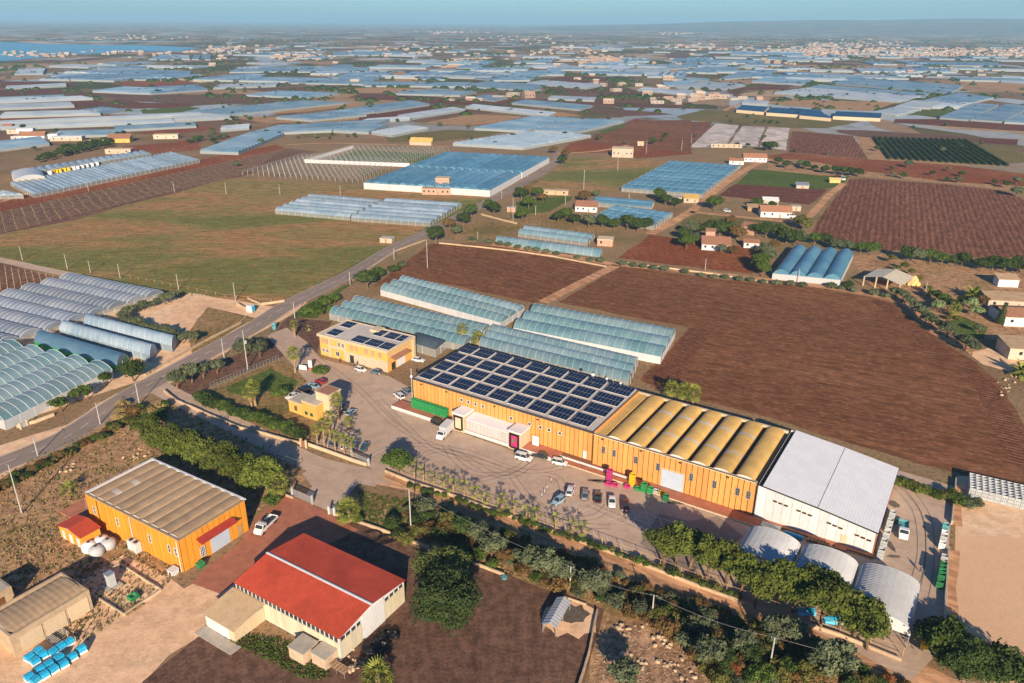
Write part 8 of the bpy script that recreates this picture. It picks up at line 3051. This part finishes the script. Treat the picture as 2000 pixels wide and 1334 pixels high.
for x, y, n in pile:
    for k in range(n):
        tag(inst('stone', rr.choice(st_me), None, P(x + rr.gauss(0, 11), y + rr.gauss(0, 6)), rr.uniform(0, 6), scale=rr.uniform(.18, .55)), 'loose pale stone on the rough ground ' + ('right of the ash patch' if 1100 < x < 1500 else 'by the road plot' if x < 400 else 'beside the red-roofed hall' if x < 800 else 'at the right edge'), 'stone', 'loose stones on the rough ground')
V, Fc = [], []
for k in range(3500):
    poly = [(0, 930), (250, 805), (330, 790), (520, 870), (560, 960), (300, 1160), (160, 1240), (0, 1200)] if k % 3 else [(1180, 1215), (1340, 1260), (1400, 1340), (1150, 1340)]
    xs, ys = [p[0] for p in poly], [p[1] for p in poly]
    x, y = rr.uniform(min(xs), max(xs)), rr.uniform(min(ys), max(ys))
    if not inpoly(x, y, poly):
        continue
    q = P(x, y)
    s = rr.uniform(.05, .2)
    n = len(V)
    for dx, dy, dz in ((-1, -1, 0), (1, -1, 0), (1, 1, 0), (-1, 1, 0), (0, 0, 1.1)):
        V.append((q.x + dx * s * rr.uniform(.6, 1.2), q.y + dy * s * rr.uniform(.6, 1.2), dz * s))
    Fc += [(n, n + 1, n + 4), (n + 1, n + 2, n + 4), (n + 2, n + 3, n + 4), (n + 3, n, n + 4)]
o = inst('gravel', mesh_np('gravel', V, Fc, M['wall']))
o['kind'] = 'stuff'
o['label'] = 'scattered gravel and small stones'


# ================================================================== people
skinm = plain('skin', (.45, .27, .19), .6, .05)
hairm = plain('hair', (.03, .02, .015), .7, .05)
CL = {'navy': plain('navy_cloth', (.03, .05, .14), .9), 'black': plain('black_cloth', (.02, .02, .022), .9), 'jeans': plain('jeans', (.05, .08, .14), .9), 'brown': plain('brown_cloth', (.14, .08, .05), .9)}


def skinmesh(name, verts, edges, radii, mat, parent):
    me = bpy.data.meshes.new(name)
    me.from_pydata(verts, edges, [])
    me.materials.append(mat)
    o = bpy.data.objects.new(name, me)
    link(o, parent)
    md = o.modifiers.new('skin', 'SKIN')
    md.use_smooth_shade = True
    for i, r_ in enumerate(radii):
        sv = me.skin_vertices[0].data[i]
        sv.radius = (r_, r_ * .85)
        sv.use_root = i == 0
    sb = o.modifiers.new('sub', 'SUBSURF')
    sb.levels = sb.render_levels = 1
    return o


def person(x, y, face, top, legs, label):
    t = thing('person', label, 'person', P(x, y) + Vector((0, 0, .06)), yaw=face)
    body_v = [(0, 0, .95), (0, 0, 1.15), (0, 0, 1.38), (0, 0, 1.50), (.01, 0, 1.60), (.02, 0, 1.72), (0, .19, 1.40), (.03, .26, 1.12), (.10, .25, .88), (.13, .25, .78), (0, -.19, 1.40), (-.02, -.26, 1.12), (.06, -.26, .88), (.09, -.26, .78),
              (0, .10, .88), (.05, .11, .48), (.02, .12, .08), (.12, .13, .03), (0, -.10, .88), (-.04, -.11, .48), (-.10, -.12, .08), (0, -.13, .03)]
    body_e = [(0, 1), (1, 2), (2, 3), (3, 4), (4, 5), (2, 6), (6, 7), (7, 8), (8, 9), (2, 10), (10, 11), (11, 12), (12, 13), (0, 14), (14, 15), (15, 16), (16, 17), (0, 18), (18, 19), (19, 20), (20, 21)]
    rad = [.14, .12, .15, .06, .085, .075, .06, .045, .035, .03, .06, .045, .035, .03, .085, .06, .04, .035, .085, .06, .04, .035]
    skinmesh('body', body_v, body_e, rad, skinm, t)
    skinmesh('jacket', [body_v[i] for i in (0, 1, 2, 6, 7, 8, 10, 11, 12)], [(0, 1), (1, 2), (2, 3), (3, 4), (4, 5), (2, 6), (6, 7), (7, 8)], [.165, .15, .175, .085, .068, .055, .085, .068, .055], CL[top], t)
    skinmesh('trousers', [body_v[i] for i in (0, 14, 15, 16, 18, 19, 20)], [(0, 1), (1, 2), (2, 3), (0, 4), (4, 5), (5, 6)], [.15, .105, .08, .06, .105, .08, .06], CL[legs], t)
    m = MB()
    m.lathe(Frame((0, 0), (1, 0)), [(.07, 1.66), (.10, 1.70), (.095, 1.77), (.04, 1.82)], 8)
    me = m.mesh('hair')
    me.materials.append(hairm)
    inst('hair', me, t, (-.015, 0, 0))
    return t


person(1797, 1118, 2.2, 'navy', 'navy', 'person in dark blue work clothes walking on the right yard')
person(664, 709, .6, 'black', 'black', 'person in black standing before the office entrance')
person(691, 719, 3.0, 'brown', 'jeans', 'person in a brown jacket behind the white hatchback at the office')
person(698, 715, -1.2, 'navy', 'black', 'person in a navy jacket leaning by the white hatchback at the office')
# ================================================================== houses far out, the town at the right
FW = [plain('far_wall_' + str(i), c, .9, .06, .1) for i, c in enumerate([(.33, .27, .22), (.32, .23, .18), (.36, .32, .28), (.29, .20, .16)])]
FR_ = [plain('far_roof_' + str(i), c, .9, .1, .1) for i, c in enumerate([(.40, .26, .17), (.55, .50, .42), (.42, .36, .30)])]
far_cache = []
for k in range(10):
    m = MB()
    w, d, h = rr.uniform(.8, 1.6), rr.uniform(.7, 1.0), rr.uniform(.34, .6)
    m.box(WORLD, -w / 2, w / 2, -d / 2, d / 2, 0, h, 0, 1)
    if k % 2:
        m.add([(-w / 2, -d / 2, h), (w / 2, -d / 2, h), (w / 2, 0, h + .17), (-w / 2, 0, h + .17), (w / 2, d / 2, h), (-w / 2, d / 2, h)], [(0, 1, 2, 3), (3, 2, 4, 5), (0, 3, 5), (1, 4, 2)], 1)
    for j in range(3):
        u = -w / 2 + w * (j + .5) / 3
        m.box(WORLD, u - .05, u + .05, -d / 2 - .012, -d / 2 - .001, h * .35, h * .65, 2)
    me = m.mesh('far_house')
    for q in (FW[k % 4], FR_[k % 3], M['glass']):
        me.materials.append(q)
    far_cache.append(me)
r = random.Random(5)
n = 0
ZN = [(90, 112, 90, 4), (200, 105, 110, 3), (330, 103, 80, 3), (560, 118, 120, 10), (700, 108, 120, 6), (850, 112, 140, 8), (1000, 125, 160, 8), (1200, 115, 140, 7), (1160, 150, 90, 8), (960, 190, 40, 5), (1240, 170, 60, 5), (1350, 195, 80, 6), (420, 140, 200, 14), (1850, 140, 80, 5), (1650, 110, 160, 6), (1450, 130, 200, 12)]
while n < 150:
    cx_, cy_, sx, sy = r.choice(ZN)
    x, y = r.gauss(cx_, sx), r.gauss(cy_, sy)
    if not (0 < x < 2000 and 78 < y < 240) or (x < 410 and y < 123 - x * .055):
        continue
    if x < 410 and y < 102:
        continue
    q = P(x, y)
    s = r.uniform(8, 13)
    tag(inst('far_house', r.choice(far_cache), None, q, r.uniform(-.5, .5), scale=s), 'small pale house far out on the hazy plain, ' + zone(x) + (', near the horizon' if y < 108 else ''), 'house', 'houses far out on the plain')
    n += 1
n = 0
while n < 150:
    x = r.uniform(1560, 2010) if r.random() < .8 else r.uniform(1380, 1700)
    y = 98 + r.random() * 14 * min(1, (x - 1500) / 300 + .25)
    q = P(x, y)
    tag(inst('town_house', r.choice(far_cache), None, q, r.uniform(-.4, .4), scale=(r.uniform(8, 14), 10, r.uniform(8, 14))), 'reddish pale block of the town at the right, ' + ('outskirts' if x < 1700 else 'centre' if x < 1880 else 'right end'), 'house', 'blocks of the town at the right')
    n += 1
# beyond the limit: one mass
mb = MB()
for k in range(900):
    if k < 420:
        x = r.uniform(1560, 2030)
        y = 94 + r.random() * 17
    else:
        cx_, cy_ = r.choice([(885, 64), (1320, 66), (60, 108), (240, 103), (400, 99), (600, 110), (800, 95), (1100, 100), (1350, 92), (1500, 100), (1700, 84), (450, 95), (250, 75), (1000, 78), (1620, 90)])
        x, y = r.gauss(cx_, 45 if cy_ > 70 else 28), r.gauss(cy_, 3.5 if cy_ > 70 else 1.2)
    if y < 60 or (x < 400 and 81 < y < 122 - x * .055 and y < 101):
        continue
    q = P(x, y)
    s = 9 * (1 + q.length / 9000)
    f = Frame(q, (1, r.uniform(-.3, .3)))
    mb.box(f, 0, s * r.uniform(.7, 1.7), 0, s * .6, 0, s * r.uniform(.25, .55), r.randrange(4), 4 + r.randrange(3))
o = part('distant_houses', mb, FW + FR_, kind='stuff')
o['label'] = 'specks of houses and villages towards the horizon'
